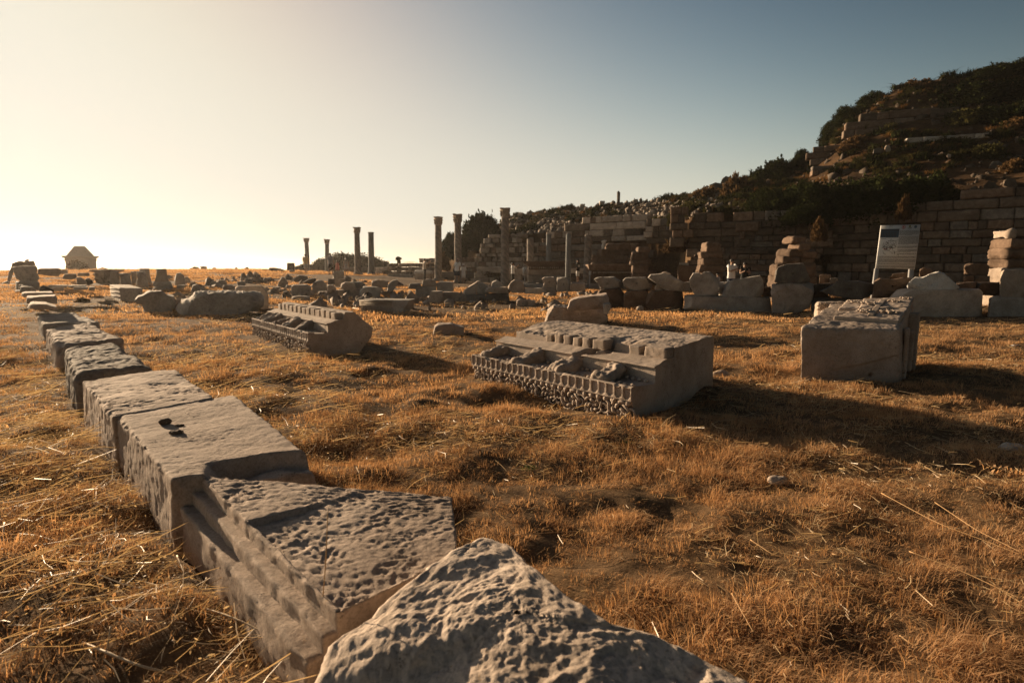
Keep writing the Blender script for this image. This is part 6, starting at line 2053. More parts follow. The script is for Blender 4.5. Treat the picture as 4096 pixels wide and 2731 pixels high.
WH = cloth('white_cotton', (.85, .84, .82))
def c18(x, y):
    return cv(18, x, y)
PG = (((-.22, -.18, 1.18), (-.07, -.36, 1.28)), ((.22, -.18, 1.18), (.07, -.36, 1.28)))       # hands before the chest
UP = (((-.20, -.25, 1.32), (-.06, -.46, 1.50)), ((.20, -.25, 1.32), (.06, -.46, 1.50)))        # holding a phone up
person('person in a pale yellow shirt and light shorts walking away, leftmost visitor', c18(352, 0)[0], 629, 48, 1.70, 175, cloth('pale_yellow_cotton', (.72, .55, .30)), cloth('stone_shorts', (.45, .42, .38)), legs=((.08, .02), (-.10, -.05)), girth=.9)
person('broad person in a grey shirt and black shorts walking away', c18(1125, 0)[0], 629, 48, 1.82, 172, cloth('grey_cotton', (.36, .35, .36)), cloth('black_cotton', (.02, .022, .022)), legs=((-.1, -.05), (.1, .03)), girth=1.18)
person('small person in a pink dress walking beside the grey shirt', c18(1340, 0)[0], 629, 48.5, 1.22, 178, cloth('pink_cotton', (.60, .24, .20)), None, dress=True, sleeve=0)
person('person in a white flowered dress with long dark hair walking away', c18(1620, 0)[0], 630, 48, 1.47, 185, CL['floral'], None, dress=True, sleeve=0, hair='long', legs=((-.08, -.04), (.08, .03)))
person('person in white with a dark bag pointing a phone, left of the swirled column', 976, 661, 44, 1.66, 110, cloth('cream_cotton', (.62, .54, .46)), cloth('black_cotton', (.02, .022, .022)), arms=UP, bot_len=2, bag=True, phone=True)
person('person in a white shirt, navy shorts and pale pink cap with a crossed strap', 1050, 657, 42, 1.80, 150, WH, cloth('navy_cotton', (.03, .045, .075)), arms=(((-.30, .05, 1.18), (-.20, -.02, .98)), ((.27, -.05, 1.14), (.22, -.16, .94))), legs=((-.1, -.04), (.12, .05)), bag=True, hat=('cap', cloth('pink_cap', (.55, .38, .36))), lean=.10, girth=1.08)
person('small person all in white with a sun hat beside the navy shorts', 1065, 658, 42.4, 1.42, 170, WH, WH, hat=('hat', WH), bot_len=.5)
person('person in a white shirt raising a phone, right of the striped column', 1178, 660, 42, 1.64, 70, WH, cloth('black_cotton', (.02, .022, .022)), arms=UP, bot_len=2, hair='long', phone=True, bag=True)
person('person in a black and white shirt, white shorts and dark cap', 1327, 650, 40, 1.66, 245, cloth('black_cotton', (.02, .022, .022)), WH, hat=('cap', cloth('black_cap', (.03, .03, .035))), bot_len=.42, z=.25, top_mat2=WH)
person('person in a white t-shirt and dark trousers looking at a phone behind the row', 1677, 690, 24.7, 1.70, 20, WH, cloth('navy_cotton', (.03, .045, .075)), arms=PG, phone=True, bot_len=2, girth=1.05)
person('person in a black sleeveless top and sunglasses holding a phone', 1707, 690, 25.1, 1.56, -15, cloth('black_cotton', (.02, .022, .022)), cloth('denim', (.05, .07, .10)), arms=PG, phone=True, bot_len=2, hair='long', glasses=True, sleeve=-.3)
person('small dark haired person half hidden behind the notched grey stone', 1646, 690, 24.2, 1.08, 40, cloth('grey_cotton', (.36, .35, .36)), cloth('navy_cotton', (.03, .045, .075)))
# ---------------------------------------------------------------- headless statue
def statue():
    Y = 38.3
    B = at_y(*cv(16, 1010, 390), Y)
    T = at_y(*cv(16, 1030, 125), Y)
    h = T[2] - B[2]
    root = empty('statue', tuple(B), label='headless white marble torso statue on the brown blocks', category='statue')
    k = h / 1.0
    mb = MB()
    P = lambda *q: np.array(q) * k
    etube(mb, [P(-.04, 0, 0), P(-.06, 0, .2), P(-.07, 0, .38), P(-.05, 0, .5), P(0, 0, .62), P(.04, 0, .78), P(.06, 0, .92), P(.05, 0, .98)], np.array([.12, .15, .18, .165, .15, .18, .15, .05]) * k, np.array([.09, .11, .13, .11, .10, .12, .10, .05]) * k, 20)
    mb.tube([P(.12, 0, .88), P(.24, -.02, .92), P(.28, -.03, .86)], [.08 * k, .07 * k, .06 * k], 10)
    mb.tube([P(-.06, 0, .88), P(-.17, -.02, .84), P(-.22, -.02, .74)], [.08 * k, .07 * k, .05 * k], 10)
    mb.tube([P(-.12, 0, .3), P(-.13, -.02, .15), P(-.12, 0, -.02)], [.09 * k, .075 * k, .06 * k], 10)
    mb.tube([P(.02, 0, .3), P(.03, 0, .15), P(.05, 0, -.02)], [.09 * k, .075 * k, .06 * k], 10)
    V, F = mb.data()
    V = V + vnormals(V, F) * (.012 * k * fbm(V * 9 / k, 3, 3))[:, None]
    link('torso', mesh_np('torso', V, F, M['white']), root)
    V, F = hexblock([(-.3 * k, .2, .02), (.3 * k, .2, .02), (.3 * k, -.2, .02), (-.3 * k, -.2, .02)], [(-.3 * k, .2, -.12), (.3 * k, .2, -.12), (.3 * k, -.2, -.12), (-.3 * k, -.2, -.12)], .06, .02, None, 1, 3)
    link('plinth', mesh_np('plinth', V, F, M['warm']), root)
statue()

# ---------------------------------------------------------------- information board
def board():
    Y = 17.4
    q = lambda x, y, d=0.0: at_y(*cv(19, x, y), Y - d)
    TL, TR, BR, BL = q(410, 200), q(1395, 178), q(1250, 1296), q(275, 1271)
    c = (TL + TR + BR + BL) / 4
    o = np.array([c[0] - .15, Y, gz_at(c[0], Y)])
    root = empty('information_board', tuple(o), label='white information board with text, map and photograph on two posts', category='sign')
    bk = np.array([0, .035, 0])
    M['board'] = plain('white_board', (.62, .62, .61), .5, .03)
    M['ink'] = plain('printed_ink', (.05, .05, .055), .6, .05)
    M['inkred'] = plain('red_ink', (.35, .05, .04), .6, .05)
    M['inkblue'] = plain('blue_ink', (.05, .09, .14), .6, .05)
    M['inkgold'] = plain('gold_green_ink', (.16, .17, .06), .6, .05)
    M['post'] = plain('grey_post', (.30, .30, .30), .6, .08)
    V = np.array([TL, TR, BR, BL, TL + bk, TR + bk, BR + bk, BL + bk])
    F = [[0, 3, 2, 1], [4, 5, 6, 7], [0, 1, 5, 4], [1, 2, 6, 5], [2, 3, 7, 6], [3, 0, 4, 7]]
    pan = link('panel', mesh_np('panel', V - o, F, M['board'], False), root)
    for (xa, ya, xb, yb, w) in ((320, 1275, 225, 1700, 95), (1190, 1290, 1150, 1700, 110)):
        A0, A1, B0, B1 = q(xa - w / 2, ya), q(xa + w / 2, ya), q(xb - w / 2, yb), q(xb + w / 2, yb)
        for P in (B0, B1):
            P[2] = o[2] - .1
        b2 = np.array([0, .08, 0])
        V = np.array([A0 + bk * .5, A1 + bk * .5, B1 + bk * .5, B0 + bk * .5, A0 + b2, A1 + b2, B1 + b2, B0 + b2])
        link('post', mesh_np('post', V - o, F, M['post'], False), root)
    def pq(u, v, d=.004):
        """u,v in 0..1 across / down the panel"""
        p = (1 - u) * (1 - v) * TL + u * (1 - v) * TR + u * v * BR + (1 - u) * v * BL
        return p - np.array([0, d, 0]) - o
    def quads(nm, rects, mat, d=.004):
        mb = MB()
        for (u0, v0, u1, v1) in rects:
            mb.add([pq(u0, v0, d), pq(u0, v1, d), pq(u1, v1, d), pq(u1, v0, d)], [[0, 1, 2, 3]])
        V, F = mb.data()
        return link(nm, mesh_np(nm, V, F, mat, False), pan, kind='stuff')
    R = np.random.default_rng(4)
    rects = []
    def para(u0, u1, v0, v1, n):
        for k in range(n):
            v = v0 + (v1 - v0) * (k + .2) / n
            h = (v1 - v0) / n * .42
            u = u0
            end = u1 if k < n - 1 else u0 + (u1 - u0) * R.uniform(.5, .8)
            while u < end:
                w = R.uniform(.012, .05)
                rects.append((u, v, min(u + w, end), v + h))
                u += w + .006
    para(.49, .985, .128, .24, 7)
    para(.49, .985, .255, .45, 13)
    para(.49, .985, .475, .53, 4)
    para(.49, .985, .553, .62, 5)
    para(.49, .985, .642, .675, 3)
    para(.03, .985, .712, .76, 5)
    para(.03, .985, .775, .865, 9)
    para(.03, .985, .88, .91, 3)
    para(.03, .985, .93, .99, 5)
    quads('printed_text', rects, M['ink'])
    quads('printed_photo', [(.005, .085, .475, .285)], M['inkblue'])
    ph = [(.03 + .04 * k, .16, .045 + .04 * k, .27) for k in range(10)] + [(.01, .10, .47, .115), (.01, .13, .47, .14)]
    quads('photo_colonnade', ph, M['ink'], .006)
    quads('photo_caption', [(.03, .308, .16, .315)], M['ink'])
    # plan of the site: wandering outline strokes
    mb = MB()
    for k in range(46):
        c0 = np.array([R.uniform(.10, .42), R.uniform(.36, .64)])
        a = R.normal(-.6, .7)
        pts = []
        for j in range(4):
            pts.append(c0 + np.array([math.cos(a), -math.sin(a)]) * .028 * j + R.normal(0, .006, 2))
        mb.tube([pq(*p, .005) for p in pts], .0035, 4)
    mb.tube([pq(*p, .005) for p in ((.08, .53), (.14, .48), (.2, .44), (.23, .36), (.33, .35), (.42, .37), (.44, .44), (.42, .52), (.30, .53), (.22, .51), (.15, .50), (.08, .53))], .0045, 4)
    V, F = mb.data()
    link('printed_map', mesh_np('printed_map', V, F, M['ink']), pan, kind='stuff')
    quads('map_legend_red', [(.13, .54, .22, .548), (.13, .555, .22, .562), (.28, .535, .31, .55)], M['inkred'])
    def disc(nm, u, v, r, mat, ring=False):
        mb = MB()
        n = 20
        c_ = pq(u, v, .005)
        ex = (TR - TL) / np.linalg.norm(TR - TL)
        ez = (TL - BL) / np.linalg.norm(TL - BL)
        for k in range(n):
            a, b = k / n * 6.2832, (k + 1) / n * 6.2832
            P = [ex * math.cos(t) + ez * math.sin(t) for t in (a, b)]
            r0 = r * .78 if ring else r * .02
            mb.add([c_ + P[0] * r0, c_ + P[0] * r, c_ + P[1] * r, c_ + P[1] * r0], [[0, 3, 2, 1]])
        V, F = mb.data()
        return link(nm, mesh_np(nm, V, F, mat, False), pan)
    disc('red_emblem', .575, .05, .056, M['inkred'], True)
    disc('red_emblem_centre', .575, .05, .024, M['inkred'])
    disc('gold_emblem', .735, .033, .032, M['inkgold'])
    quads('emblem_text', [(.69, .062, .78, .068), (.68, .073, .79, .079)], M['ink'])
    disc('blue_emblem', .88, .046, .044, M['inkblue'])
    # headings
    M['inkgrey'] = plain('grey_ink', (.30, .30, .30), .6, .05)
    ex = (TR - TL) / np.linalg.norm(TR - TL)
    ez = (TL - BL) / np.linalg.norm(TL - BL)
    for u, v, s, mt in ((.205, .025, .045, 'ink'), (.205, .058, .04, 'inkgrey'), (.705, .103, .03, 'ink'), (.48, .698, .03, 'ink')):
        cu = bpy.data.curves.new('heading', 'FONT')
        cu.body = 'STOA'
        cu.size = s
        cu.materials.append(M[mt])
        tmp = bpy.data.objects.new('heading', cu)
        hm = bpy.data.meshes.new_from_object(tmp)
        hm.name = 'heading'
        bpy.data.objects.remove(tmp)
        h = link('heading', hm, pan, tuple(pq(u, v, .006)))
        h.rotation_euler = Matrix([[ex[0], ez[0], 0], [ex[1], ez[1], -1], [ex[2], ez[2], 0]]).to_euler()
board()
def plate(label, c, x0, x1, y0, y1, Y, lines, mat):
    A, B = at_y(*cv(c, x0, y1), Y), at_y(*cv(c, x1, y0), Y)
    o = np.array([(A[0] + B[0]) / 2, Y, gz_at(A[0], Y)])
    root = empty('small_sign', tuple(o), label=label, category='sign', group='small signs')
    w, zc, hh = (B[0] - A[0]) / 2, (A[2] + B[2]) / 2 - o[2], (B[2] - A[2]) / 2
    mb = MB().box((0, 0, zc), (w, .015, hh))
    V, F = mb.data()
    link('plate', mesh_np('plate', V, F, mat, False), root)
    mb = MB().box((0, .05, (zc - hh) / 2 - .05), (.03, .03, (zc - hh) / 2 + .08))
    V, F = mb.data()
    link('post', mesh_np('post', V, F, M['post'], False), root)
    mb = MB()
    for k in range(lines):
        z = zc + hh * (.35 - 1.1 * k / max(1, lines - 1))
        mb.box((0, -.018, z), (w * (.7 - .15 * (k % 2)), .002, hh * .04))
    mb.box((0, -.018, zc + hh * .7), (w * .14, .002, hh * .09))
    V, F = mb.data()
    link('printed_text', mesh_np('printed_text', V, F, M['ink'], False), root, kind='stuff')
plate('small white notice left of the left entablature stack', 3, 1036, 1075, 748, 828, 37.2, 7, M['board'])
plate('small pale plate at the left end of the right entablature stack', 16, 626, 682, 942, 1054, 35.2, 3, M['board'])
# low stone platform carrying the columns and the man in the dark shirt
A_, B_ = rz_pt(1195, 37.2), rz_pt(1500, 37.2)
V, F = hexblock([(A_[0], 43.5, .24), (B_[0] + 1.2, 43.5, .24), (B_[0], 37.2, .24), (A_[0], 37.2, .24)], [(A_[0], 43.5, -.1), (B_[0] + 1.2, 43.5, -.1), (B_[0], 37.2, -.1), (A_[0], 37.2, -.1)], .25, .04, lambda W, w, d: .015 * fbm(W * 2, 3, 4), 1.4, 4)
obj_from('stone_platform', V, F, M['grey'], label='low stone platform under the thin columns', category='platform')

# ---------------------------------------------------------------- long dry stalks in the foreground
CROPS[21] = (0, 1900, 1400, 2352)
CROPS[22] = (600, 1850, 1400, 2352)
CROPS[23] = (1900, 1700, 2196, 2352)
M['stalk'] = plain('pale_dry_stalk', (.55, .42, .27), .6, .15, 40)
M['stem'] = plain('tan_dry_stem', (.42, .26, .12), .6, .15, 40)
def stalk(label, c, pts, zs, r, mat='stalk', group='long dry stalks'):
    P = np.array([at_z(*cv(c, x, y), z) for (x, y), z in zip(pts, zs)])
    t = np.linspace(0, 1, len(P))
    tt = np.linspace(0, 1, 18)
    # smooth through the points
    Q = np.array([np.interp(tt, t, P[:, k]) for k in range(3)]).T
    for _ in range(2):
        Q[1:-1] = (Q[:-2] + 2 * Q[1:-1] + Q[2:]) / 4
    rr = r * np.linspace(1.1, .6, 18) * (1 + .25 * (np.arange(18) % 6 == 0))
    mb = MB().tube(Q, rr, 7)
    V, F = mb.data()
    o = Q[0]
    link('dry_stalk', mesh_np('dry_stalk', V - o, F, M[mat]), None, tuple(o), label=label, category='stalk', group=group)
LS_ = ['thickest pale stalk running to the bottom edge, lower left', 'curved pale stalk bending down to the right in the left straw', 'straight pale stalk high in the left straw near the slab row', 'pale stalk entering from the left edge near the bottom',
       'pale stalk arching down to the bottom edge left of the moulded slab', 'slanting stalk at the bottom edge under the moulded slab foot', 'stalk leaning down left to the bottom edge', 'short stalk leaning beside the moulded slab face',
       'short thick pale stalk lying level below the slab face', 'thin level stalk crossing the thickest pale stalk', 'short dark backed stalk at the foot of the pebble slab', 'faint stalk left of the thickest pale stalk',
       'pale bent stalk at the left edge, upper', 'tiny level stalk at the left edge', 'thin stalk slanting left across the bottom straw', 'thin stalk slanting to the bottom edge at far left']
for c, pts, zs, r in [
        (21, [(500, 1100), (720, 1190), (950, 1285), (1380, 1380)], [.10, .14, .14, .08], .0042), (21, [(490, 640), (540, 770), (640, 870), (760, 940)], [.16, .12, .10, .08], .0042), (21, [(680, 400), (790, 530), (900, 690)], [.12, .10, .08], .0036),
        (21, [(0, 1008), (260, 1012), (510, 1055)], [.10, .12, .10], .0034), (21, [(1160, 1110), (1230, 1210), (1290, 1396)], [.12, .10, .06], .0040), (21, [(1305, 1160), (1420, 1270), (1535, 1396)], [.10, .08, .06], .0034),
        (21, [(745, 1015), (715, 1200), (620, 1396)], [.18, .12, .05], .0030), (21, [(1390, 690), (1355, 760), (1310, 840)], [.10, .08, .05], .0034), (21, [(1395, 1017), (1480, 1022), (1570, 1038)], [.08, .09, .07], .0036), (21, [(700, 1074), (950, 1070), (1260, 1078)], [.08, .09, .07], .0026),
        (21, [(1190, 540), (1240, 660), (1290, 730)], [.09, .08, .06], .0030), (21, [(300, 1000), (520, 1060), (640, 1090)], [.1, .1, .08], .0028), (21, [(30, 320), (10, 480), (15, 560)], [.14, .1, .06], .0036), (21, [(30, 392), (80, 398), (130, 402)], [.1, .1, .1], .0030),
        (21, [(1340, 1090), (1240, 1230), (1120, 1396)], [.10, .09, .06], .0026), (21, [(640, 1200), (560, 1300), (470, 1396)], [.10, .09, .06], .0028)]:
    stalk(LS_.pop(0), c, pts, zs, r)
stalk('long arched stalk reaching from the straw to the moulded slab foot', 21, [(1120, 795), (1330, 880), (1560, 950), (1750, 1040), (1900, 1170), (2045, 1350)], [.08, .10, .12, .12, .10, .04], .0034)
stalk('thin upright stem rising in front of the moulded slab', 22, [(1150, 1440), (1140, 1150), (1180, 700), (1196, 300)], [.02, .20, .42, .60], .0022, 'stem')
stalk('short upright stem beside the rough boulder', 22, [(1350, 1470), (1310, 1250), (1270, 1060)], [.05, .18, .28], .0022, 'stem')
for k, (pts, zs) in enumerate([([(1740, 290), (1980, 420), (2200, 500), (2352, 560)], [.08] * 4), ([(1970, 330), (2150, 450), (2352, 550)], [.08] * 3), ([(1860, 540), (2100, 630), (2352, 750)], [.08] * 3), ([(1180, 490), (1270, 550), (1375, 585)], [.08] * 3), ([(1530, 550), (1750, 610), (1920, 670)], [.07] * 3),
                               ([(1100, 720), (1150, 810), (1195, 890)], [.07] * 3), ([(1820, 900), (1860, 930), (1900, 950)], [.07] * 3), ([(170, 470), (400, 455), (650, 455)], [.05] * 3)]):
    stalk(['long tan stalk reaching the right edge, uppermost of three', 'long tan stalk reaching the right edge, middle of three', 'long tan stalk reaching the right edge, lowest of three', 'short tan stalk lying in the grass, right of centre', 'tan stalk lying just left of the three long ones',
           'short upright looking tan stalk low in the grass', 'tiny tan stalk near the lower right corner', 'thin level stalk in the grass right of the rough boulder'][k], 23, pts, zs, .0018, 'stem', 'long stalks on the right')

# ---------------------------------------------------------------- dry grass, straw and seed husks (stuff, instanced)
M['grass'] = leafy('dry_grass', (.28, .152, .074), (.74, .49, .275), .5, (1.0, .86, .66))
M['straw'] = leafy('pale_straw', (.34, .22, .10), (.66, .50, .29), .35, (1.0, .9, .7), gloss=.06, rough=.4)
M['husk'] = leafy('seed_husk', (.42, .29, .15), (.75, .60, .38), .4, (1.0, .9, .72), gloss=.05, rough=.4)
M['weed'] = leafy('green_weed', (.025, .05, .015), (.07, .10, .03), .4)
def blades(n, h, spread, width, lean, seed, curl=0.5):
    R = np.random.default_rng(seed)
    V, F = [], []
    for k in range(n):
        a = R.uniform(0, 2 * math.pi)
        rr = spread * math.sqrt(R.uniform())
        x, y = rr * math.cos(a), rr * math.sin(a)
        b = R.uniform(0, 2 * math.pi)
        H = h * R.uniform(.45, 1.1)
        L = lean * R.uniform(.3, 1.5)
        d = np.array([math.cos(b), math.sin(b), 0])
        s = np.array([-d[1], d[0], 0]) * width * R.uniform(.6, 1.3) / 2
        p0 = np.array([x, y, -0.012])
        p1 = p0 + d * H * L * .4 + np.array([0, 0, H * .55])
        p2 = p0 + d * H * L * (1.0 + curl * R.uniform(-.3, 1)) + np.array([0, 0, H * max(.15, 1 - L * .45)])
        o = len(V)
        V += [p0 - s, p0 + s, p1 - s * .8, p1 + s * .8, p2]
        F += [[o, o + 1, o + 3, o + 2], [o + 2, o + 3, o + 4, o + 4]]
    return np.array(V), np.array(F)
def straws(n, L, spread, width, seed, align=None, zt=.03):
    R = np.random.default_rng(seed)
    V, F = [], []
    for k in range(n):
        a = R.uniform(0, 2 * math.pi) if align is None else R.normal(0, align)
        c = np.array([R.normal(0, spread), R.normal(0, spread), R.uniform(0.004, zt)])
        d = np.array([math.cos(a), math.sin(a), 0])
        l = L * R.uniform(.4, 1.15)
        bend = R.uniform(-.25, .25) * l
        s = np.array([-d[1], d[0], 0])
        tilt = R.uniform(-.12, .2) * l
        P = [c - d * l / 2, c - d * l / 6 + s * bend * .4, c + d * l / 6 + s * bend * .4, c + d * l / 2]
        for q, z in zip(P, (-.2, .3, .5, 1.0)):
            q[2] += tilt * z if tilt > 0 else -tilt * (1 - z) * .6
        w = width * R.uniform(.6, 1.3) / 2
        o = len(V)
        up = np.array([0, 0, 1.0])
        for q in P:
            V += [q + s * w, q - s * w * .6 + up * w, q - s * w * .6 - up * w]
        for m_ in range(3):
            for e in range(3):
                F.append([o + 3 * m_ + e, o + 3 * m_ + (e + 1) % 3, o + 3 * (m_ + 1) + (e + 1) % 3, o + 3 * (m_ + 1) + e])
    return np.array(V), np.array(F)
def husks(n, L, spread, seed):
    R = np.random.default_rng(seed)
    V, F = [], []
    for k in range(n):
        c = np.array([R.normal(0, spread), R.normal(0, spread), R.uniform(.015, .06)])
        d = R.normal(size=3) * np.array([1, 1, .45])
        d /= np.linalg.norm(d)
        s = np.cross(d, R.normal(size=3))
        s /= np.linalg.norm(s)
        l, w = L * R.uniform(.6, 1.2), L * R.uniform(.12, .22)
        o = len(V)
        V += [c - d * l / 2, c + s * w, c + d * l / 2, c - s * w]
        F.append([o, o + 1, o + 2, o + 3])
    return np.array(V), np.array(F)
def source_coll(name, items):
    c = bpy.data.collections.new(name)
    for k, (V, F, m) in enumerate(items):
        c.objects.link(bpy.data.objects.new('%s_%d' % (name, k), mesh_np('%s_%d' % (name, k), V, F, m, False)))
    return c
def scatter(name, label, P, rot, scl, idx, coll, kind='stuff'):
    me = bpy.data.meshes.new(name)
    me.vertices.add(len(P))
    me.vertices.foreach_set('co', np.asarray(P, np.float32).ravel())
    for nm, typ, key, data in (('rot', 'FLOAT_VECTOR', 'vector', rot), ('scl', 'FLOAT_VECTOR', 'vector', scl), ('idx', 'INT', 'value', idx)):
        a = me.attributes.new(nm, typ, 'POINT')
        a.data.foreach_set(key, np.asarray(data, np.int32 if typ == 'INT' else np.float32).ravel())
    o = link(name, me, kind=kind, label=label)
    ng = bpy.data.node_groups.new(name, 'GeometryNodeTree')
    ng.interface.new_socket('Geometry', in_out='INPUT', socket_type='NodeSocketGeometry')
    ng.interface.new_socket('Geometry', in_out='OUTPUT', socket_type='NodeSocketGeometry')
    gi = ng.nodes.new('NodeGroupInput')
    go = ng.nodes.new('NodeGroupOutput')
    ip = ng.nodes.new('GeometryNodeInstanceOnPoints')
    ci = ng.nodes.new('GeometryNodeCollectionInfo')
    ci.inputs['Collection'].default_value = coll
    ci.inputs['Separate Children'].default_value = True
    ci.inputs['Reset Children'].default_value = True
    ip.inputs['Pick Instance'].default_value = True
    def attr(nm, typ):
        n = ng.nodes.new('GeometryNodeInputNamedAttribute')
        n.data_type = typ
        n.inputs['Name'].default_value = nm
        return n.outputs[0]
    er = ng.nodes.new('FunctionNodeEulerToRotation')
    L = ng.links.new
    L(gi.outputs[0], ip.inputs['Points'])
    L(ci.outputs[0], ip.inputs['Instance'])
    L(attr('idx', 'INT'), ip.inputs['Instance Index'])
    L(attr('rot', 'FLOAT_VECTOR'), er.inputs[0])
    L(er.outputs[0], ip.inputs['Rotation'])
    L(attr('scl', 'FLOAT_VECTOR'), ip.inputs['Scale'])
    L(ip.outputs[0], go.inputs[0])
    md = o.modifiers.new('scatter', 'NODES')
    md.node_group = ng
    return o
def wedge(n, d0, d1, seed, a0=-1.02, a1=1.02, power=2.0):
    """random ground points with depth between d0 and d1 and x/depth between a0 and a1"""
    R = np.random.default_rng(seed)
    u = R.uniform(size=n)
    d = (d0 ** power + u * (d1 ** power - d0 ** power)) ** (1 / power)
    r = R.uniform(a0, a1, n)
    return d * r, d, R
def hummock(x, y):
    p = np.stack([x, y, np.zeros_like(x)], -1)
    return 0.5 + 0.5 * fbm(p * np.array([1.0, 1.7, 1]) * 1.5, 3, 31)
tuft_src = source_coll('grass_tuft', [(*blades(46, .075, .07, .0042, .8, 100 + k), M['grass']) for k in range(5)]
                       + [(*blades(26, .12, .05, .0045, .55, 120 + k), M['grass']) for k in range(2)])
straw_src = source_coll('straw_mat', [(*straws(16, .26, .10, .0036, 200 + k), M['straw']) for k in range(3)]
                        + [(*straws(26, .34, .09, .0034, 210 + k, .35, .05), M['grass']) for k in range(3)])
husk_src = source_coll('seed_husks', [(*husks(14, .022, .10, 300 + k), M['husk']) for k in range(4)])
def tufts(name, label, bands, seed):
    P, Rr, S, I = [], [], [], []
    for k, (n, d0, d1, s, a0, a1) in enumerate(bands):
        x, y, R = wedge(n, d0, d1, seed + k, a0, a1)
        hm = hummock(x, y)
        keep = (~in_exc(x, y)) & (R.uniform(size=n) < 0.25 + 1.1 * hm) & (y < hill_base(x / y) - 1.0) & ~PATH(x, y)
        x, y, hm = x[keep], y[keep], hm[keep]
        z = G(x, y)
        m = len(x)
        P.append(np.stack([x, y, z], 1))
        Rr.append(np.stack([R.normal(0, .18, m), R.normal(0, .18, m), R.uniform(0, 6.28, m)], 1))
        sc = s * R.uniform(.7, 1.25, m) * (.55 + .75 * hm)
        S.append(np.stack([s * R.uniform(.8, 1.2, m), s * R.uniform(.8, 1.2, m), sc], 1))
        I.append(np.where(R.uniform(size=m) < .12, R.integers(5, 7, m), R.integers(0, 5, m)))
    return scatter(name, label, np.vstack(P), np.vstack(Rr), np.vstack(S), np.concatenate(I), tuft_src)
def PATH(x, y):
    """bare trodden ground in front of the columns"""
    r = x / y
    return (y > 33) & (y < 60) & (r > -.42) & (r < .12) & (vnoise(np.stack([x, y, x * 0], -1) * .4, 9) > -.55)
def clump(x, y):
    return np.clip(.15 + 1.6 * fbm(np.stack([x, y, x * 0 + 5], -1) * .9, 3, 77), .05, 1)
def grass_main():
    """real blades near the camera, in tufts"""
    Vs = []
    for k, (n, nb, d0, d1, rad_, h, w, a0, a1) in enumerate([(5600, 24, .95, 4.2, .050, .046, .0027, -1.08, 1.08), (6200, 21, 4.2, 8.0, .068, .055, .0042, -1.02, 1.02), (7200, 11, 8.0, 14.5, .095, .068, .0072, -1.0, 1.0), (560, 58, 1.2, 5.5, .085, .080, .0027, -1.05, 1.05), (760, 44, 5.5, 12.0, .12, .100, .0055, -1.0, 1.0)]):
        x, y, R = wedge(n, d0, d1, 400 + k, a0, a1)
        hm = hummock(x, y)
        keep = (~in_exc(x, y)) & (R.uniform(size=n) < .12 + 1.25 * hm)
        x, y, hm = x[keep], y[keep], hm[keep]
        m = len(x)
        la = R.normal(.4, 1.2, m)                    # each tuft lies over in its own direction
        ll = np.abs(R.normal(.8, .5, m))
        N = m * nb
        ci = np.repeat(np.arange(m), nb)
        a = R.uniform(0, 6.2832, N)
        q = rad_ * np.sqrt(R.uniform(size=N)) * (.6 + .8 * hm[ci])
        bx, by = x[ci] + q * np.cos(a), y[ci] + q * np.sin(a)
        ok = ~in_exc(bx, by)
        ci, a, bx, by = ci[ok], a[ok], bx[ok], by[ok]
        N = len(ci)
        bz = G(bx, by) - .006
        H = h * R.uniform(.4, 1.25, N) * (.40 + 1.25 * hm[ci] ** 1.4)
        dirx = np.cos(a) * .45 + np.cos(la[ci]) * ll[ci] + R.normal(0, .30, N)
        diry = np.sin(a) * .45 + np.sin(la[ci]) * ll[ci] + R.normal(0, .30, N)
        dn = np.hypot(dirx, diry) + 1e-6
        sx, sy = -diry / dn, dirx / dn
        # blades turn a little so that they are not all edge-on
        tw = R.uniform(-.9, .9, N)
        wx, wy = (sx * np.cos(tw) - sy * np.sin(tw)), (sx * np.sin(tw) + sy * np.cos(tw))
        W = w * R.uniform(.6, 1.3, N) / 2
        droop = np.clip(1.05 - .42 * dn, .18, 1)
        base = np.stack([bx, by, bz], 1)
        D = np.stack([dirx, diry, np.zeros(N)], 1)
        Wd = np.stack([wx * W, wy * W, np.zeros(N)], 1)
        up = np.array([0, 0, 1.0])
        p1 = base + D * (H * .35)[:, None] + up * (H * (.45 + .15 * droop))[:, None]
        p2 = base + D * (H * 1.05)[:, None] + up * (H * droop)[:, None]
        Vs.append(np.stack([base - Wd, base + Wd, p1 - Wd * .8, p1 + Wd * .8, p2 - Wd * .2, p2 + Wd * .2], 1))
    V = np.vstack(Vs)
    N = len(V)
    o = (np.arange(N) * 6)[:, None]
    F = np.stack([o + np.array([0, 1, 3, 2]), o + np.array([2, 3, 5, 4])], 1).reshape(-1, 4)
    link('dry_grass', mesh_np('dry_grass', V.reshape(-1, 3), F, M['grass'], False), kind='stuff', label='short golden dry grass covering the near field between the stones')
    print('blades', N)
grass_main()
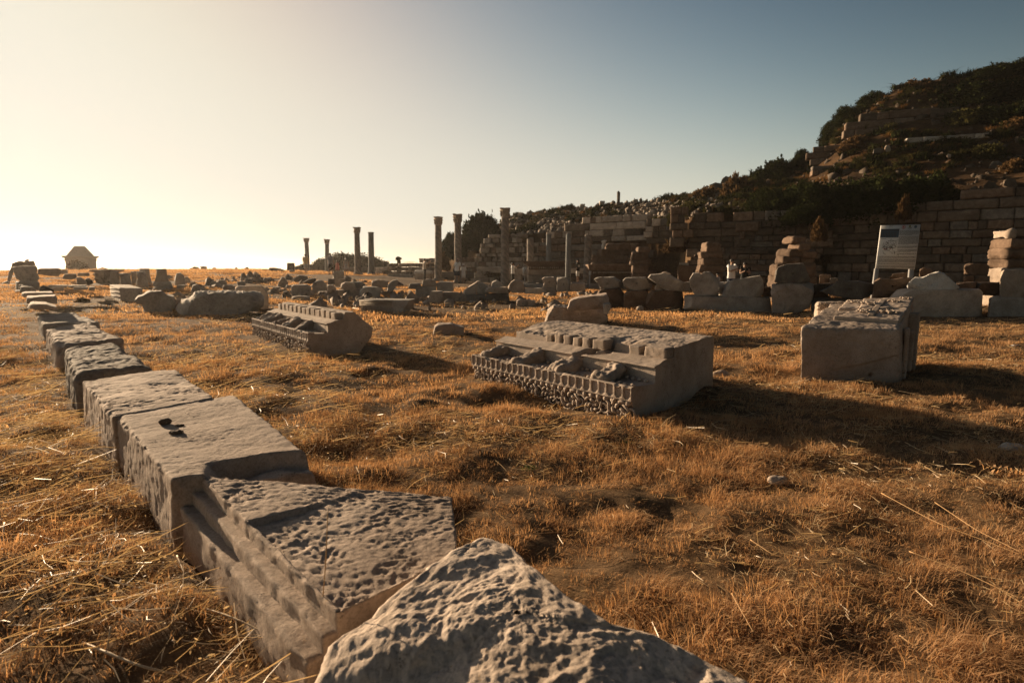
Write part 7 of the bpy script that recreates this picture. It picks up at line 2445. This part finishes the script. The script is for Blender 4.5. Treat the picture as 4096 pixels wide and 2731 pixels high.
def litter(name, label, bands, seed, mat, husk=False):
    """straws (flat bent strips) or husks lying on the grass"""
    Vs = []
    for k, (n, d0, d1, L, w, a0, a1, rz, rs, lift) in enumerate(bands):
        x, y, R = wedge(n, d0, d1, seed + k, a0, a1)
        keep = (~in_exc(x, y)) & (R.uniform(size=n) < clump(x, y)) & (y < hill_base(x / y) - 1)
        x, y = x[keep], y[keep]
        m = len(x)
        a = R.normal(rz, rs, m)
        c = np.stack([x, y, G(x, y) + R.uniform(.012, lift, m)], 1)
        el = R.normal(.08, .16 if not husk else .5, m)
        d = np.stack([np.cos(a) * np.cos(el), np.sin(a) * np.cos(el), np.sin(el)], 1)
        t = R.uniform(0, 3.14, m)
        s0 = np.stack([-np.sin(a), np.cos(a), 0 * a], 1)
        u0 = np.cross(d, s0)
        s = s0 * np.cos(t)[:, None] + u0 * np.sin(t)[:, None]
        l = (L * R.uniform(.35, 1.2, m))[:, None]
        W = (w * R.uniform(.6, 1.3, m))[:, None] / 2
        if husk:
            V = np.stack([c - d * l / 2 - s * W * .2, c - d * l / 2 + s * W * .2, c - s * W, c + s * W, c + d * l / 2 - s * W * .2, c + d * l / 2 + s * W * .2], 1)
        else:
            b = s0 * (R.normal(0, .10, m)[:, None] * l)
            V = np.stack([c - d * l / 2 - s * W, c - d * l / 2 + s * W, c + b - s * W, c + b + s * W, c + d * l / 2 - s * W * .5, c + d * l / 2 + s * W * .5], 1)
        Vs.append(V)
    V = np.vstack(Vs)
    N = len(V)
    o = (np.arange(N) * 6)[:, None]
    F = np.stack([o + np.array([0, 1, 3, 2]), o + np.array([2, 3, 5, 4])], 1).reshape(-1, 4)
    return link(name, mesh_np(name, V.reshape(-1, 3), F, mat, False), kind='stuff', label=label)
def far_grass():
    """patches of dry tussocks further away and on the slopes"""
    R = np.random.default_rng(9)
    items = []
    for k in range(4):
        n = 650
        bx, by = R.uniform(-1, 1, n), R.uniform(-1, 1, n)
        H = .13 * R.uniform(.4, 1.3, n) * (.6 + .5 * np.sin(bx * 3 + k) * np.cos(by * 2.5))
        a = R.uniform(0, 6.28, n)
        l = R.uniform(.2, .9, n)
        base = np.stack([bx, by, 0 * bx - .03], 1)
        D = np.stack([np.cos(a) * l, np.sin(a) * l, 0 * a], 1)
        W = np.stack([-np.sin(a + .6), np.cos(a + .6), 0 * a], 1) * (.013 * R.uniform(.5, 1.3, n))[:, None]
        p1 = base + D * (H * .4)[:, None] + np.array([0, 0, 1.0]) * (H * .6)[:, None]
        p2 = base + D * H[:, None] + np.array([0, 0, 1.0]) * (H * (1.1 - .5 * l))[:, None]
        V = np.stack([base - W, base + W, p1 - W * .8, p1 + W * .8, p2 - W * .2, p2 + W * .2], 1).reshape(-1, 3)
        o = (np.arange(n) * 6)[:, None]
        F = np.stack([o + np.array([0, 1, 3, 2]), o + np.array([2, 3, 5, 4])], 1).reshape(-1, 4)
        items.append((V, F, M['grass']))
    src = source_coll('grass_patch', items)
    x, y, R = wedge(1500, 14, 50, 500, -1.0, .8)
    keep = (y < hill_base(x / y) - 1.5) & ~PATH(x, y) & (R.uniform(size=len(x)) < .35 + .8 * hummock(x * .5, y * .5))
    x, y = x[keep], y[keep]
    ex = in_exc(x, y)
    x, y = x[~ex], y[~ex]
    x2, y2, R2 = wedge(300, 50, 95, 501, -1.0, -.2)
    x, y = np.concatenate([x, x2]), np.concatenate([y, y2])
    sd = np.zeros(len(x), bool)
    for a0_, a1_, sk in ((1.06, 2.8, 505), (-2.8, -1.08, 506)):
        x3, y3, R3 = wedge(210, .7, 13, sk, a0_, a1_, 1.7)
        k3 = y3 < hill_base(np.clip(x3 / y3, -1.4, 1.4)) - 2
        x, y, sd = np.concatenate([x, x3[k3]]), np.concatenate([y, y3[k3]]), np.concatenate([sd, np.ones(k3.sum(), bool)])
    m = len(x)
    S = np.where(sd, R.uniform(.45, .6, m), np.where(y > 50, 2.2, R.uniform(.8, 1.25, m)))
    scatter('far_dry_grass', 'dry grass over the far field around the scattered blocks', np.stack([x, y, G(x, y)], 1), np.stack([R.normal(0, .02, m), R.normal(0, .02, m), R.uniform(0, 6.28, m)], 1), np.stack([S, S, S * .8], 1), R.integers(0, 4, m), src)
    tu = source_coll('tussock', [(*blades(60, .30, .16, .022, .9, 700 + k), M['hillgrass']) for k in range(2)] + [(*blades(90, .36, .26, .05, .9, 710 + k), M['bush2']) for k in range(2)] + [(*blades(90, .42, .30, .055, .9, 720 + k), M['bush']) for k in range(2)])
    x, y, z = HT
    m = len(x)
    sc = R.uniform(.6, 1.5, m)
    scatter('hill_dry_grass', 'dry tussock grass over the slopes of the hill', np.stack([x, y, z], 1), np.stack([R.normal(0, .2, m), R.normal(0, .2, m), R.uniform(0, 6.28, m)], 1), np.repeat(sc[:, None], 3, 1), R.integers(0, 6, m), tu)
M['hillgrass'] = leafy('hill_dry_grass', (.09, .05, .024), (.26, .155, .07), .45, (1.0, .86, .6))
far_grass()
litter('loose_straw', 'loose pale straw lying over the dry grass',
       [(30000, .95, 4.5, .055, .0022, -1.08, 1.05, .3, 1.6, .045), (24000, 4.5, 9.0, .075, .0034, -1.02, 1.0, .3, 1.6, .05), (4200, 1.0, 4.5, .16, .0028, -1.08, 1.05, 0, 3, .07), (5500, 1.0, 7.0, .20, .0026, -1.06, -.42, .5, .9, .08), (3800, 4, 9, .24, .0040, -.6, 1, .1, .8, .08), (5200, 7, 16, .34, .0060, -.55, .95, .15, .5, .12), (4000, 14, 26, .5, .010, -.95, .9, .1, .8, .15), (1500, 1.0, 4.6, .28, .0034, -1.08, -.38, .55, .95, .12), (900, 4.5, 9, .36, .0060, -1.02, -.3, .4, .7, .14), (1600, 2.5, 7.5, .20, .0030, -.3, .95, .2, 1.0, .08)], 60, M['straw'])
litter('seed_husk_litter', 'pale seed husks scattered in the straw on the left',
       [(9000, 1.1, 5.0, .018, .006, -1.08, -.30, 0, 3, .08), (9000, 5.0, 12.0, .028, .010, -1.0, -.2, 0, 3, .10), (4000, 2.0, 9.0, .016, .005, -.3, .95, 0, 3, .06), (7000, 11.0, 22.0, .05, .018, -1.0, .0, 0, 3, .14)], 80, M['husk'], True)
# a few green weeds
R_ = np.random.default_rng(3)
for k, (px, py) in enumerate([(1440, 1015), (1215, 1075), (1760, 1030), (1690, 1418)]):
    g = on_ground(px, py)
    V, F = blades(50, .028, .05, .008, .9, 800 + k)
    link('green_weed', mesh_np('green_weed', V, F, M['weed'], False), None, tuple(g), label=['green weed patch below the carved block front', 'green weed patch left of the carved block shadow', 'green weed in the grass, right of centre', 'green sprig in the grass at the lower right'][k], category='weed', group='green weeds')

# ---------------------------------------------------------------- warm evening haze
hz, nt, out = new_mat('haze')
pv = N_(nt, 'ShaderNodeVolumePrincipled')
pv.inputs['Color'].default_value = (1.0, .94, .86, 1)
pv.inputs['Density'].default_value = 0.00036
pv.inputs['Anisotropy'].default_value = 0.58
nt.links.new(pv.outputs[0], out.inputs['Volume'])
V, F = MB().box((0, 2500, -2.5), (5200, 3100, 24.0)).data()
link('haze', mesh_np('haze', V, F, hz, False), kind='stuff', label='thin warm haze in the evening air')
